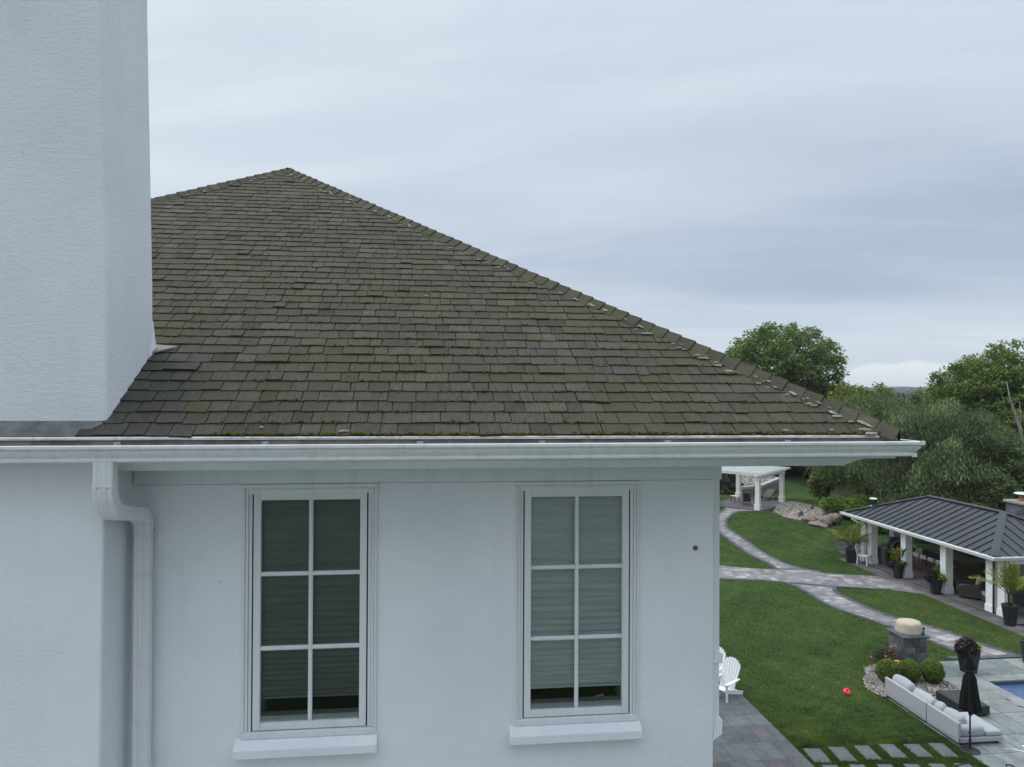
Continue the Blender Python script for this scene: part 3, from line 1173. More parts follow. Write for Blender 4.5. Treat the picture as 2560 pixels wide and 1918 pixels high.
def window(Wd, shade, name_label, shade_drop):
    x0, x1, z0, z1 = Wd
    y = WY
    r = bpy.data.objects.new('window', None)
    COL.objects.link(r)
    r.parent = house
    r['label'] = name_label
    # moulded casing: three ridges stepping back
    fr = MB()
    lw = 0.078
    steps = ((0.0, 0.026, 0.018), (0.026, 0.050, 0.010), (0.050, lw, -0.004))
    for a, b, pr in steps:
        fr.box(x0 + a, x0 + b - 0.002, y - pr, y + 0.06, z0 + 0.052, z1)
        fr.box(x1 - b + 0.002, x1 - a, y - pr, y + 0.06, z0 + 0.052, z1)
    fr.box(x0 + lw, x1 - lw, y - 0.012, y + 0.06, z1 - 0.030, z1)
    fr.box(x0 - 0.004, x1 + 0.004, y - 0.020, y + 0.06, z1 + 0.003, z1 + 0.037)
    fr.box(x0, x1, y - 0.022, y + 0.06, z0, z0 + 0.050)
    fr.build('frame', M['trim'], r, bevel=0.003)
    gk = MB()
    gx0, gx1, gz0, gz1 = x0 + lw, x1 - lw, z0 + 0.052, z1 - 0.030
    for bx in ((gx0, gx0 + 0.012, gz0, gz1), (gx1 - 0.012, gx1, gz0, gz1), (gx0 + 0.012, gx1 - 0.012, gz1 - 0.014, gz1), (gx0 + 0.012, gx1 - 0.012, gz0, gz0 + 0.007)):
        gk.box(bx[0], bx[1], y + 0.020, y + 0.058, bx[2], bx[3])
    gk.build('gasket', M['rubber'], r)
    sx0, sx1, sz0, sz1 = gx0 + 0.010, gx1 - 0.010, gz0 + 0.006, gz1 - 0.012
    sw = 0.058
    sa = MB()
    sa.box(sx0, sx0 + sw, y + 0.004, y + 0.05, sz0, sz1)
    sa.box(sx1 - sw, sx1, y + 0.004, y + 0.05, sz0, sz1)
    sa.box(sx0 + sw, sx1 - sw, y + 0.0045, y + 0.05, sz1 - sw, sz1)
    sa.box(sx0 + sw, sx1 - sw, y + 0.0045, y + 0.05, sz0, sz0 + sw * 0.95)
    sa.build('sash', M['trim'], r, bevel=0.004)
    ox0, ox1, oz0, oz1 = sx0 + sw, sx1 - sw, sz0 + sw * 0.95, sz1 - sw
    mu = MB()
    xm = (ox0 + ox1) / 2
    hz = [oz0 + (oz1 - oz0) * k / 3 for k in (1, 2)]
    hw = 0.017
    # bars with a raised bead
    mu.box(xm - hw, xm + hw, y + 0.018, y + 0.040, oz0, oz1)
    mu.box(xm - hw * 0.5, xm + hw * 0.5, y + 0.012, y + 0.018, oz0, oz1)
    for z in hz:
        for a, b in ((ox0, xm - hw), (xm + hw, ox1)):
            mu.box(a, b, y + 0.0185, y + 0.040, z - hw, z + hw)
            mu.box(a, b, y + 0.010, y + 0.0185, z - hw * 0.5, z + hw * 0.55)
    mu.build('muntin', M['trim'], r, bevel=0.002)
    gp = MB()
    gp.box(ox0 - 0.004, ox1 + 0.004, y + 0.042, y + 0.046, oz0 - 0.004, oz1 + 0.004)
    gp.build('pane', M['pane'], r)
    st = MB()
    st.box(ox0 - 0.02, ox1 + 0.02, y + 0.05, y + 0.13, oz0 - 0.02, oz0 + 0.045)
    st.box(ox0 - 0.02, ox1 + 0.02, y + 0.13, y + 0.22, oz0 - 0.02, oz0 + 0.012)
    st.box(ox0 - 0.06, ox0 - 0.012, y + 0.05, y + 0.30, oz0, oz1)
    st.box(ox1 + 0.012, ox1 + 0.06, y + 0.05, y + 0.30, oz0, oz1)
    st.build('inner_sill', M['trim'], r, bevel=0.003)
    # pleated shade, its folds gathering towards the bottom rail
    sh = MB()
    zb = oz0 + shade_drop
    zt_ = oz1 + 0.03
    z = zb
    yy = y + 0.082
    xs = (ox0 - 0.012, ox1 + 0.012)
    sh.box(xs[0], xs[1], yy - 0.014, yy + 0.014, zb - 0.018, zb)
    k = 0
    while z < zt_:
        f_ = (z - zb) / (zt_ - zb)
        h = 0.040 + 0.026 * min(1, f_ * 2.2)
        dep = 0.027 * (1 - 0.95 * min(1, f_ * 1.35)) + 0.0016
        z2 = min(z + h, zt_)
        zm_ = z + (z2 - z) * 0.42
        sg = 0.004 * mnoise.noise(Vector((k * 1.3, 0, 0)))
        sh.add([(xs[0], yy, z), (xs[1], yy, z + sg * .3), (xs[1], yy - dep, zm_ + sg), (xs[0], yy - dep, zm_), (xs[1], yy, z2 + sg * .3), (xs[0], yy, z2)],
               [(0, 1, 2, 3), (3, 2, 4, 5)])
        z = z2
        k += 1
    sh.build('blind', shade, r)
    si = MB()
    xa, xb = x0 - 0.045, x1 + 0.012
    # rendered sill: sloped top, square front
    pr = [(y + 0.0, z0 + 0.004), (y - 0.095, z0 - 0.054), (y - 0.098, z0 - 0.060), (y - 0.098, z0 - 0.128), (y + 0.0, z0 - 0.128)]
    vs = [(xa, *p) for p in pr] + [(xb, *p) for p in pr]
    m_ = len(pr)
    si.add(vs, [(i, (i + 1) % m_, m_ + (i + 1) % m_, m_ + i) for i in range(m_)] + [tuple(range(m_))[::-1], tuple(range(m_, 2 * m_))])
    si.build('sill', M['stucco'], r, bevel=0.006)
    return r


window(W1, M['blind_dark'], 'darker window nearer the downspout, grey pleated blind drawn almost down', 0.20)
w2 = window(W2, M['blind_pale'], 'paler window nearer the house corner, light pleated blind drawn almost down', 0.185)
lt = MB()
lt.bar((-2.36, WY + 0.075, W2[2] + 0.185), (-2.28, WY + 0.07, W2[2] + 0.205), 0.014, 0.012)
lt.build('latch', M['white_metal'], w2, bevel=0.003)

# ---- window surround on the right-hand wall, seen edge on
sw_ = bpy.data.objects.new('window', None)
COL.objects.link(sw_)
sw_.parent = house
sw_['label'] = 'window surround on the side wall, seen edge on past the house corner'
sf = MB()
xw = WXR
ys0, ys1 = WY + 0.015, WY + 1.25
sf.box(xw, xw + 0.066, ys0, ys1, zr(-3.10), zr(-0.803))
sf.build('frame', M['trim'], sw_, bevel=0.004)
ss = MB()
for zt_, zb_, kick in ((-2.345, -2.46, 0.028), (-2.93, -3.095, 0.026)):
    p = [(xw + 0.04, zr(zt_)), (xw + 0.066 + kick, zr(zt_ - 0.035)), (xw + 0.066 + kick, zr(zb_)), (xw, zr(zb_ - (0.06 if zb_ < -3 else 0.0)))]
    vs = [(a, ys0 - 0.012, b) for a, b in p] + [(a, ys1 + 0.012, b) for a, b in p]
    ss.add(vs, [(0, 1, 2, 3), (7, 6, 5, 4), (0, 4, 5, 1), (1, 5, 6, 2), (2, 6, 7, 3), (3, 7, 4, 0)])
ss.build('sill', M['stucco'], sw_, bevel=0.004)

# ---- round cover on the wall near the corner
hv = MB()
for k in range(2):
    pass
n = 18
vs = []
for (r_, yy) in ((0.022, WY - 0.001), (0.022, WY - 0.010), (0.017, WY - 0.013), (0.009, WY - 0.006)):
    for j in range(n):
        a = 2 * PI * j / n
        vs.append((-1.463 + r_ * math.cos(a), yy, zr(-1.418) + r_ * math.sin(a)))
hv.add(vs, [(i * n + j, i * n + (j + 1) % n, (i + 1) * n + (j + 1) % n, (i + 1) * n + j) for i in range(3) for j in range(n)] + [tuple(range(3 * n, 4 * n))])
hv.build('vent_cover', M['fixture'], house, smooth=True)


# ================================================================== GROUND
def rot_poly(pts):
    return [(x * CA - y * SA, x * SA + y * CA) for x, y in pts]


def inside(pts, poly):
    """numpy point-in-polygon: pts (n,2)."""
    x, y = pts[:, 0], pts[:, 1]
    ins = np.zeros(len(pts), bool)
    n = len(poly)
    for i in range(n):
        x0, y0 = poly[i]
        x1, y1 = poly[(i + 1) % n]
        c = ((y0 > y) != (y1 > y)) & (x < (x1 - x0) * (y - y0) / (y1 - y0 + 1e-12) + x0)
        ins ^= c
    return ins


def lawn_mat():
    m = NT('mown_lawn')
    o = m.obj()
    big = m.noise(o, 0.16, 4, 0.6)
    md = m.noise(o, 0.75, 5, 0.65)
    fi = m.noise(o, 7.0, 4, 0.7)
    tiny = m.noise(m.mapv(o, (1, 0.6, 1)), 38.0, 3, 0.7)
    c = m.mix(m.rng(md, 0.3, 0.7), (0.042, 0.080, 0.025), (0.062, 0.110, 0.032))
    c = m.mix(m.rng(big, 0.50, 0.72, 0.0, 0.65), c, (0.076, 0.108, 0.030))
    c = m.mix(m.rng(m.math('ADD', m.math('MULTIPLY', md, 0.6), m.math('MULTIPLY', big, 0.5)), 0.62, 0.74, 0.0, 0.55), c, (0.105, 0.105, 0.032))
    c = m.mix(1.0, c, m.mix(m.rng(fi, 0.25, 0.75), (0.72, 0.72, 0.72), (1.25, 1.25, 1.25)), 'MULTIPLY')
    c = m.mix(1.0, c, m.mix(m.rng(tiny, 0.25, 0.75), (0.62, 0.62, 0.62), (1.35, 1.35, 1.35)), 'MULTIPLY')
    m.set(c, 0.95, 0.0, 0.1)
    m.bump(m.math('ADD', fi, tiny), 0.9, 0.05)
    return m.m


def land_mat():
    m = NT('forest_floor')
    o = m.obj()
    c = m.mix(m.rng(m.noise(o, 0.05, 5, 0.6), 0.3, 0.7), (0.020, 0.036, 0.014), (0.040, 0.058, 0.022))
    c = m.mix(m.rng(m.noise(o, 1.5, 4, 0.7), 0.4, 0.7, 0, 0.6), c, (0.045, 0.040, 0.025))
    m.set(c, 0.95, 0.0, 0.1)
    return m.m


M['lawn'] = lawn_mat()
M['land'] = land_mat()
POOL = (17.72, 23.5, 10.0, 21.26)


def ringed(mb, x0, x1, y0, y1, hole, z):
    a, b, c, d = hole
    mb.add([(x0, y0, z), (x1, y0, z), (x1, y1, z), (x0, y1, z), (a, c, z), (b, c, z), (b, d, z), (a, d, z)],
           [(0, 1, 5, 4), (1, 2, 6, 5), (2, 3, 7, 6), (3, 0, 4, 7)])


g = MB()
ringed(g, -2650, 3650, -600, 2650, POOL, -0.06)
go = struct(g.build('ground', M['land']))
go.rotation_euler.z = YAW
g = MB()
ringed(g, -25, 36, -8, 76, POOL, 0.0)
lo = struct(g.build('lawn', M['lawn']))
lo.rotation_euler.z = YAW

# far wooded hills beyond the trees
M['hill'] = plain('far_woods', (0.030, 0.048, 0.040), 0.95, 0.35, 0.03, spec=0.05)
h = MB()
nx, ny = 260, 14
for j in range(ny):
    for i in range(nx):
        x = -2600 + 6200 * i / (nx - 1)
        y = 900 + 1700 * j / (ny - 1)
        f_ = math.sin(PI * min(1, j / (ny - 1) * 1.0)) ** 0.8
        z = f_ * (20 + 11 * mnoise.noise(Vector((x * 0.0011, y * 0.0009, 2.0))) + 7 * mnoise.noise(Vector((x * 0.004, y * 0.003, 5.0))))
        z += f_ * 4.5 * abs(mnoise.noise(Vector((x * 0.05, y * 0.02, 1.0)))) + f_ * 3 * mnoise.noise(Vector((x * 0.16, y * 0.1, 9.0)))
        h.v.append((x, y, z - 1.5))
        h.va.append((1, 1, 1))
for j in range(ny - 1):
    for i in range(nx - 1):
        a = j * nx + i
        h.f.append((a, a + 1, a + nx + 1, a + nx))
        h.mi.append(0)
struct(h.build('hills', M['hill']))


# ---- paving
def ashlar(rng, x0, x1, y0, y1, lo_, hi_):
    """Random rectangular slabs filling a rectangle."""
    out = []
    st = [(x0, x1, y0, y1)]
    while st:
        a, b, c, d = st.pop()
        w, hh = b - a, d - c
        if w <= hi_[0] and hh <= hi_[1]:
            out.append((a, b, c, d))
            continue
        if w / hi_[0] > hh / hi_[1]:
            k = a + w * rng.uniform(0.36, 0.64)
            k = a + round((k - a) / lo_) * lo_
            k = min(max(k, a + lo_), b - lo_) if w > 2 * lo_ else a + w / 2
            st += [(a, k, c, d), (k, b, c, d)]
        else:
            k = c + hh * rng.uniform(0.36, 0.64)
            k = c + round((k - c) / lo_) * lo_
            k = min(max(k, c + lo_), d - lo_) if hh > 2 * lo_ else c + hh / 2
            st += [(a, b, c, k), (a, b, k, d)]
    return out


def clip_poly(sub, a, b):
    """Keep the part of polygon sub left of the line a->b."""
    out = []
    n = len(sub)
    ex, ey = b[0] - a[0], b[1] - a[1]

    def side(p):
        return ex * (p[1] - a[1]) - ey * (p[0] - a[0])
    for i in range(n):
        p, q = sub[i], sub[(i + 1) % n]
        sp, sq = side(p), side(q)
        if sp >= 0:
            out.append(p)
        if (sp >= 0) != (sq >= 0):
            t = sp / (sp - sq)
            out.append((p[0] + t * (q[0] - p[0]), p[1] + t * (q[1] - p[1])))
    return out


def pave(mb, slabs, z, tints, rng, gap=0.006, keep=None):
    for (a, b, c, d) in slabs:
        pts = [(a + gap, c + gap), (b - gap, c + gap), (b - gap, d - gap), (a + gap, d - gap)]
        if keep is not None and not keep(pts):
            continue
        t = rng.choice(tints)
        k = rng.uniform(0.86, 1.14)
        dz = rng.uniform(-0.0015, 0.0015)
        mb.add([(p[0], p[1], z + dz) for p in pts], [(0, 1, 2, 3)], 0, tuple(x * k for x in t))


def stone_mat(name, col, rough=0.75, bump=0.25, blot=(0.8, 1.2), spec=0.3, wet=None):
    m = NT(name)
    o = m.obj()
    n1 = m.noise(o, 2.2, 6, 0.65)
    n2 = m.noise(o, 16, 4, 0.7)
    c = m.mix(1.0, col, m.attr('tint'), 'MULTIPLY')
    c = m.mix(1.0, c, m.mix(m.rng(n1, 0.3, 0.7), (blot[0],) * 3, (blot[1],) * 3), 'MULTIPLY')
    c = m.mix(1.0, c, m.mix(m.rng(n2, 0.3, 0.7), (0.86,) * 3, (1.14,) * 3), 'MULTIPLY')
    if wet:
        c = m.mix(m.rng(m.noise(o, 0.8, 5, 0.7), 0.58, 0.68, 0.0, 0.55), c, wet)
    m.set(c, rough, 0.0, spec)
    m.bump(n2, bump, 0.01)
    return m.m


M['paver'] = stone_mat('grey_path_paver', (0.238, 0.228, 0.226), 0.8)
M['paver_edge'] = stone_mat('charcoal_edge_paver', (0.085, 0.086, 0.096), 0.8)
M['slate'] = stone_mat('blue_grey_flagstone', (0.114, 0.120, 0.120), 0.6, spec=0.35, wet=(0.082, 0.084, 0.083))
M['deckstone'] = stone_mat('pale_pool_flagstone', (0.225, 0.238, 0.232), 0.6, spec=0.4, wet=(0.15, 0.162, 0.157))
M['floorstone'] = stone_mat('dark_pavilion_flagstone', (0.115, 0.122, 0.127), 0.6)
M['walkstone'] = stone_mat('brown_grey_walk_paver', (0.150, 0.138, 0.138), 0.75)
M['joint'] = plain('dark_joint_sand', (0.055, 0.056, 0.055), 0.95, 0.3, 12)
M['joint_pale'] = plain('grey_joint_sand', (0.16, 0.155, 0.155), 0.95, 0.3, 12)

rp = random.Random(31)
grey = [(1, 1, 1), (0.86, 0.86, 0.88), (1.18, 1.17, 1.17), (1.35, 1.34, 1.34), (0.95, 0.92, 0.92), (0.78, 0.78, 0.80)]
slate_t = [(1, 1, 1), (0.90, 0.92, 0.92), (1.1, 1.12, 1.10), (1.0, 0.84, 0.85), (0.86, 0.90, 0.90), (1.18, 1.2, 1.18), (0.98, 1.04, 1.02)]
deck_t = [(1, 1, 1), (0.92, 0.98, 0.95), (1.10, 1.10, 1.08), (0.84, 0.92, 0.90), (1.18, 1.18, 1.15), (0.76, 0.82, 0.82)]


def sheet(name, base_poly, z, base_mat, slabs, stone, tints, keep_poly=None, frame=False, gap=0.006, side=None):
    """A paved area: a bed of joint sand and, 4 mm above it, the stones."""
    b = MB()
    b.slab(base_poly, z - 0.05, z, 0)
    base = struct(b.build(name, base_mat))
    s = MB()
    kp = None
    if keep_poly is not None:
        def kp(pts):
            return bool(inside(np.array(pts), keep_poly).all())
    pave(s, slabs, z + 0.004, tints, rp, gap, kp)
    so = s.build('stones', stone, base, tint=True)
    if frame:
        base.rotation_euler.z = YAW
    return base


# house patio
PX0, PX1, PY0, PY1 = 2.2, 9.45, 4.0, 25.8
b = sheet('patio', [(PX0, PY0), (PX1, PY0), (PX1, PY1), (PX0, PY1)], 0.016, M['joint'],
          ashlar(rp, PX0, PX1, PY0, PY1, 0.225, (0.72, 1.0)), M['slate'], slate_t, frame=True)
# unseen pale terrace below the camera, added to bounce neutral light onto the wall
sheet('bounce_terrace', [(-16, -5.5), (PX0, -5.5), (PX0, 6.9), (-16, 6.9)], 0.012, M['joint_pale'],
      ashlar(rp, -16, PX0, -5.5, 6.9, 0.5, (1.4, 1.4)), stone_mat('pale_bounce_stone', (0.42, 0.42, 0.42), 0.7), deck_t, frame=True)
# pool deck
DX0, DX1, DY0, DY1 = 13.71, 27.0, 8.0, 22.95
slabs = []
cop = 0.40
BX = 16.38
for r_ in ((DX0, BX, DY0, 20.38), (BX, POOL[0] - cop, DY0, POOL[3] + cop), (BX, DX1, POOL[3] + cop, DY1), (POOL[1] + cop, DX1, DY0, POOL[3] + cop)):
    slabs += ashlar(rp, *r_, 0.3, (0.95, 1.3))
b = MB()
ringed(b, BX, DX1, DY0, DY1, (POOL[0], POOL[1], 8.6, POOL[3]), 0.016)
b.add([(DX0, DY0, 0.016), (BX, DY0, 0.016), (BX, 20.38, 0.016), (DX0, 20.38, 0.016)], [(0, 1, 2, 3)])
deck = struct(b.build('pool_deck', M['joint']))
deck.rotation_euler.z = YAW
s = MB()
pave(s, slabs, 0.020, deck_t, rp, 0.010)
s.build('stones', M['deckstone'], deck, tint=True)
s = MB()
y = 8.6
while y < POOL[3] + cop - 0.01:
    y2 = min(y + rp.uniform(0.9, 1.3), POOL[3] + cop)
    k = rp.uniform(1.06, 1.2)
    s.box(POOL[0] - cop, POOL[0] + 0.03, y + 0.004, y2 - 0.004, -0.03, 0.024, tint=(k, k, k))
    y = y2
x = POOL[0] + 0.03
while x < POOL[1]:
    x2 = x + rp.uniform(0.9, 1.3)
    k = rp.uniform(1.0, 1.12)
    s.box(x + 0.004, x2 - 0.004, POOL[3] - 0.03, POOL[3] + cop, -0.03, 0.0245, tint=(k, k * 0.99, k * 0.97))
    x = x2
s.build('coping', M['deckstone'], deck, tint=True, bevel=0.008)


def water_mat():
    m = NT('pool_water')
    o = m.obj()
    n1 = m.noise(o, 5.5, 3, 0.6, 0.6)
    c = m.mix(m.rng(n1, 0.3, 0.7), (0.060, 0.105, 0.215), (0.080, 0.140, 0.27))
    m.set(c, 0.06, 0.0, 0.5)
    m.bump(n1, 0.25, 0.05)
    return m.m


M['water'] = water_mat()
M['pool_wall'] = plain('pool_liner', (0.07, 0.10, 0.14), 0.5)
p = MB()
p.add([(POOL[0], POOL[2], -0.13), (POOL[1], POOL[2], -0.13), (POOL[1], POOL[3], -0.13), (POOL[0], POOL[3], -0.13)], [(0, 1, 2, 3)])
po = struct(p.build('water', M['water']))
po.rotation_euler.z = YAW
p = MB()
a, b_, c, d = POOL
for (q0, q1) in (((a, c), (b_, c)), ((b_, c), (b_, d)), ((b_, d), (a, d)), ((a, d), (a, c))):
    p.add([(*q0, -1.6), (*q1, -1.6), (*q1, -0.02), (*q0, -0.02)], [(0, 1, 2, 3)])
p.add([(a, c, -1.6), (b_, c, -1.6), (b_, d, -1.6), (a, d, -1.6)], [(0, 1, 2, 3)])
pw = struct(p.build('pool_basin', M['pool_wall']))
pw.rotation_euler.z = YAW

# garden paths (outlines in world coordinates)
P1R = [(20.2, 54.3), (19.4, 54.81), (18.4, 55.15), (17.5, 55.08), (16.6, 53.9), (16.11, 52.86), (15.45, 51.5), (15.07, 50.28), (14.72, 49.1), (14.59, 48.19), (14.56, 46.9), (14.58, 45.6),
       (14.52, 43.48), (14.49, 41.18), (14.75, 38.79), (15.27, 37.41)]
P1L = [(13.66, 37.2), (13.73, 38.77), (13.48, 40.1), (13.38, 42.27), (13.42, 44.7), (13.46, 46.72), (13.62, 48.5), (14.1, 50.6), (14.8, 52.6), (15.6, 54.4), (16.6, 56.2)]
path1 = P1L + [(17.0, 57.0), (19.2, 55.3)] + P1R[2:]
path2 = [(-6.0, 38.9), (-6.0, 36.6), (10.2, 35.33), (12.22, 35.1), (13.2, 34.73), (15.34, 34.06), (17.74, 33.56), (19.03, 32.76), (18.75, 34.6), (18.32, 36.02), (17.0, 36.28), (16.02, 36.54),
         (15.27, 37.41), (13.66, 37.35), (13.0, 37.36), (11.0, 38.03)]
P3L = [(13.2, 34.73), (13.44, 33.98), (13.53, 33.13), (13.58, 32.0), (13.78, 30.72), (14.07, 30.04), (14.36, 29.38), (14.84, 28.49), (15.45, 26.87), (15.73, 25.9), (15.9, 25.02)]
P3R = [(15.34, 34.06), (15.09, 33.27), (15.06, 32.37), (15.24, 31.25), (15.65, 29.71), (16.51, 28.52), (17.11, 27.2), (17.5, 26.14), (17.95, 25.22)]
path3 = [(13.2, 34.73)] + P3L[1:] + P3R[::-1]
pergpad = [(16.4, 57.2), (19.25, 55.2), (20.98, 57.1), (23.05, 59.6), (21.2, 62.2), (19.48, 62.48), (17.31, 59.9)]


def ccw(p):
    ar = sum(p[i][0] * p[(i + 1) % len(p)][1] - p[(i + 1) % len(p)][0] * p[i][1] for i in range(len(p)))
    return p if ar > 0 else p[::-1]


def garden_path(name, poly, z, ang, base, stone, tints, size=(0.42, 0.62), gap=0.005):
    poly = ccw(poly)
    b = MB()
    b.slab(poly, z - 0.05, z)
    base = struct(b.build(name, base))
    ca, sa = math.cos(ang), math.sin(ang)
    loc = [(x * ca + y * sa, -x * sa + y * ca) for x, y in poly]
    xs, ys = [p[0] for p in loc], [p[1] for p in loc]
    sl = ashlar(rp, min(xs), max(xs), min(ys), max(ys), 0.14, size)
    s = MB()
    for (a, b2, c, d) in sl:
        pts = [(a + gap, c + gap), (b2 - gap, c + gap), (b2 - gap, d - gap), (a + gap, d - gap)]
        wp = [(x * ca - y * sa, x * sa + y * ca) for x, y in pts]
        if not inside(np.array(wp), poly).any():
            continue
        if not inside(np.array(wp), poly).all():
            cen = (sum(p[0] for p in wp) / 4, sum(p[1] for p in wp) / 4)
            if not inside(np.array([cen]), poly)[0]:
                continue
            wp = [(cen[0] + (p[0] - cen[0]) * 0.6, cen[1] + (p[1] - cen[1]) * 0.6) for p in wp]
            if not inside(np.array(wp), poly).all():
                continue
        t = rp.choice(tints)
        k = rp.uniform(0.85, 1.15)
        s.add([(p[0], p[1], z + 0.004) for p in wp], [(0, 1, 2, 3)], 0, tuple(v * k for v in t))
    s.build('stones', stone, base, tint=True)
    return base


pa1 = garden_path('path', path1, 0.012, 0.95, M['joint_pale'], M['paver'], grey)
pa2 = garden_path('path', path2, 0.024, -0.12, M['joint_pale'], M['paver'], grey)
pa3 = garden_path('path', path3, 0.016, 2.05, M['joint_pale'], M['paver'], grey)
pad = garden_path('pergola_patio', pergpad, 0.030, 0.88, M['joint'], M['walkstone'], [(1.0, 1.0, 1.05), (0.85, 0.87, 0.9), (1.1, 1.1, 1.14)], (0.5, 0.7))


def smooth_line(pts, n=6):
    out = []
    P = [Vector((p[0], p[1], 0)) for p in pts]
    for i in range(len(P) - 1):
        p0, p1, p2, p3 = P[max(i - 1, 0)], P[i], P[i + 1], P[min(i + 2, len(P) - 1)]
        for k in range(n):
            t = k / n
            out.append(0.5 * ((2 * p1) + (p2 - p0) * t + (2 * p0 - 5 * p1 + 4 * p2 - p3) * t * t + (3 * p1 - p0 - 3 * p2 + p3) * t ** 3))
    out.append(P[-1])
    return out


def edging(parent, line, width, z, side=1):
    """A soldier course of dark pavers along a line."""
    pts = smooth_line(line)
    s = MB()
    run = 0
    for i in range(len(pts) - 1):
        d = (pts[i + 1] - pts[i])
        L = d.length
        if L < 1e-4:
            continue
        d.normalize()
        nrm = Vector((-d.y, d.x, 0)) * side
        k = max(1, int(L / 0.16))
        for q in range(k):
            a = pts[i] + d * (L * q / k + 0.003)
            b = pts[i] + d * (L * (q + 1) / k - 0.003)
            t = rp.uniform(0.7, 1.35)
            vs = [a - nrm * 0.02, b - nrm * 0.02, b + nrm * width, a + nrm * width]
            s.add([(v.x, v.y, z + rp.uniform(-0.001, 0.001)) for v in vs], [(0, 1, 2, 3) if side > 0 else (3, 2, 1, 0)], 0, (t, t, t * 1.02))
    return s.build('edging', M['paver_edge'], parent, tint=True)


edging(pa1, P1R, 0.17, 0.022, -1)
edging(pa1, P1L, 0.20, 0.0225, -1)
edging(pa2, [(-6.0, 36.62), (10.2, 35.35), (12.22, 35.12), (13.3, 34.70)], 0.10, 0.033, 1)
edging(pa2, [(13.3, 34.70), (15.34, 34.05), (17.74, 33.58)], 0.14, 0.0335, 1)
edging(pa2, [(13.66, 37.34), (15.3, 37.38), (16.0, 36.56)], 0.14, 0.034, -1)
edging(pa3, P3L, 0.17, 0.026, 1)
edging(pa3, P3R, 0.20, 0.0265, -1)
edging(pa3, [(15.2, 25.0), (16.5, 25.05), (18.6, 25.32)], 0.22, 0.028, 1)
edging(pad, [(16.6, 57.05), (19.25, 55.22)], 0.25, 0.040, 1)
edging(pad, [(19.25, 55.22), (20.98, 57.1), (23.05, 59.6)], 0.25, 0.0405, 1)
edging(pad, [(16.4, 57.2), (17.31, 59.9), (19.48, 62.48)], 0.25, 0.041, -1)

# walk beside the pavilion and the pavilion's floor
sheet('walk', [(22.35, 24.2), (23.25, 24.2), (23.25, 37.6), (22.35, 37.6)], 0.014, M['joint'],
      ashlar(rp, 22.35, 23.25, 24.2, 37.6, 0.15, (0.45, 0.6)), M['walkstone'], [(1, 1, 1), (0.9, 0.88, 0.88), (1.1, 1.08, 1.08), (0.8, 0.78, 0.78)], frame=True)
sheet('pavilion_floor', [(23.12, 26.2), (28.6, 26.2), (28.6, 37.5), (23.12, 37.5)], 0.045, M['joint'],
      ashlar(rp, 23.12, 28.6, 26.2, 37.5, 0.3, (0.9, 0.9)), M['floorstone'], slate_t, frame=True)

# ---- stepping stones
st_cat = []
stone_names = ['first', 'second', 'third', 'fourth', 'fifth', 'sixth']
far_pts = [((7.57, 18.0), (8.03, 18.72)), ((8.26, 18.06), (8.70, 18.80)), ((8.96, 18.15), (9.37, 18.88)), ((9.65, 18.25), (10.06, 18.96)), ((10.31, 18.28), (10.74, 18.98)), ((10.98, 18.31), (11.40, 19.03))]
for i, ((xa, ya), (xb, yb_)) in enumerate(far_pts):
    s = MB()
    w, dd2 = xb - xa, (yb_ - ya)
    n = 8
    out = []
    for (cx, cy) in ((0, 0), (w, 0), (w, dd2), (0, dd2)):
        out.append((cx + rp.uniform(-0.012, 0.012), cy + rp.uniform(-0.012, 0.012)))
    s.slab(out, -0.05, 0.018)
    o = s.build('stepping_stone', M['slate'], bevel=0.006)
    o.location = (xa + (0.0), ya, 0)
    k = 0.90 + 0.18 * rp.random()
    at = o.data.color_attributes.new('tint', 'FLOAT_COLOR', 'POINT')
    at.data.foreach_set('color', np.array([(k, k * 1.03, k * 1.02, 1)] * len(o.data.vertices), dtype=np.float32).ravel())
    tag(o, 'grey stepping stone in the grass, %s from the house patio, upper row' % stone_names[i], 'stepping stone', 'stepping stones in the lawn')
near_x = (7.7, 8.38, 9.07, 9.74, 10.38, 11.04)
for i, xa in enumerate(near_x):
    s = MB()
    w = 0.40
    s.slab([(rp.uniform(-.01, .01), -0.72), (w, -0.72 + rp.uniform(-.01, .01)), (w + rp.uniform(-.01, .01), 0), (0, rp.uniform(-.01, .01))], -0.05, 0.018)
    o = s.build('stepping_stone', M['slate'], bevel=0.006)
    o.location = (xa, 17.90 + 0.022 * i, 0)
    k = 0.90 + 0.18 * rp.random()
    at = o.data.color_attributes.new('tint', 'FLOAT_COLOR', 'POINT')
    at.data.foreach_set('color', np.array([(k, k * 1.03, k * 1.02, 1)] * len(o.data.vertices), dtype=np.float32).ravel())
    tag(o, 'half-seen grey stepping stone, %s from the house patio, lower row' % stone_names[i], 'stepping stone', 'stepping stones in the lawn')

# ---- gravel and pebbles
BED = rot_poly([(13.62, 20.42), (13.50, 21.05), (13.80, 21.7), (14.2, 22.2), (14.46, 22.71), (15.4, 22.97), (16.38, 22.97), (16.38, 20.36), (14.8, 20.40)])
PEB = [(19.9, 54.6), (20.89, 56.8), (23.01, 59.4), (23.6, 58.3), (23.9, 56.1), (23.5, 53.4), (23.3, 51.6), (22.2, 50.0), (21.1, 48.9), (20.93, 50.2), (20.35, 51.5), (19.95, 52.9)]
PEB2 = [(19.2, 63.9), (22.3, 64.3), (25.6, 67.4), (25.0, 71.0), (19.0, 68.0)]
oct6 = [(1, 0, 0), (-1, 0, 0), (0, 1, 0), (0, -1, 0), (0, 0, 1), (0, 0, -1)]
oct_f = [(0, 2, 4), (2, 1, 4), (1, 3, 4), (3, 0, 4), (2, 0, 5), (1, 2, 5), (3, 1, 5), (0, 3, 5)]


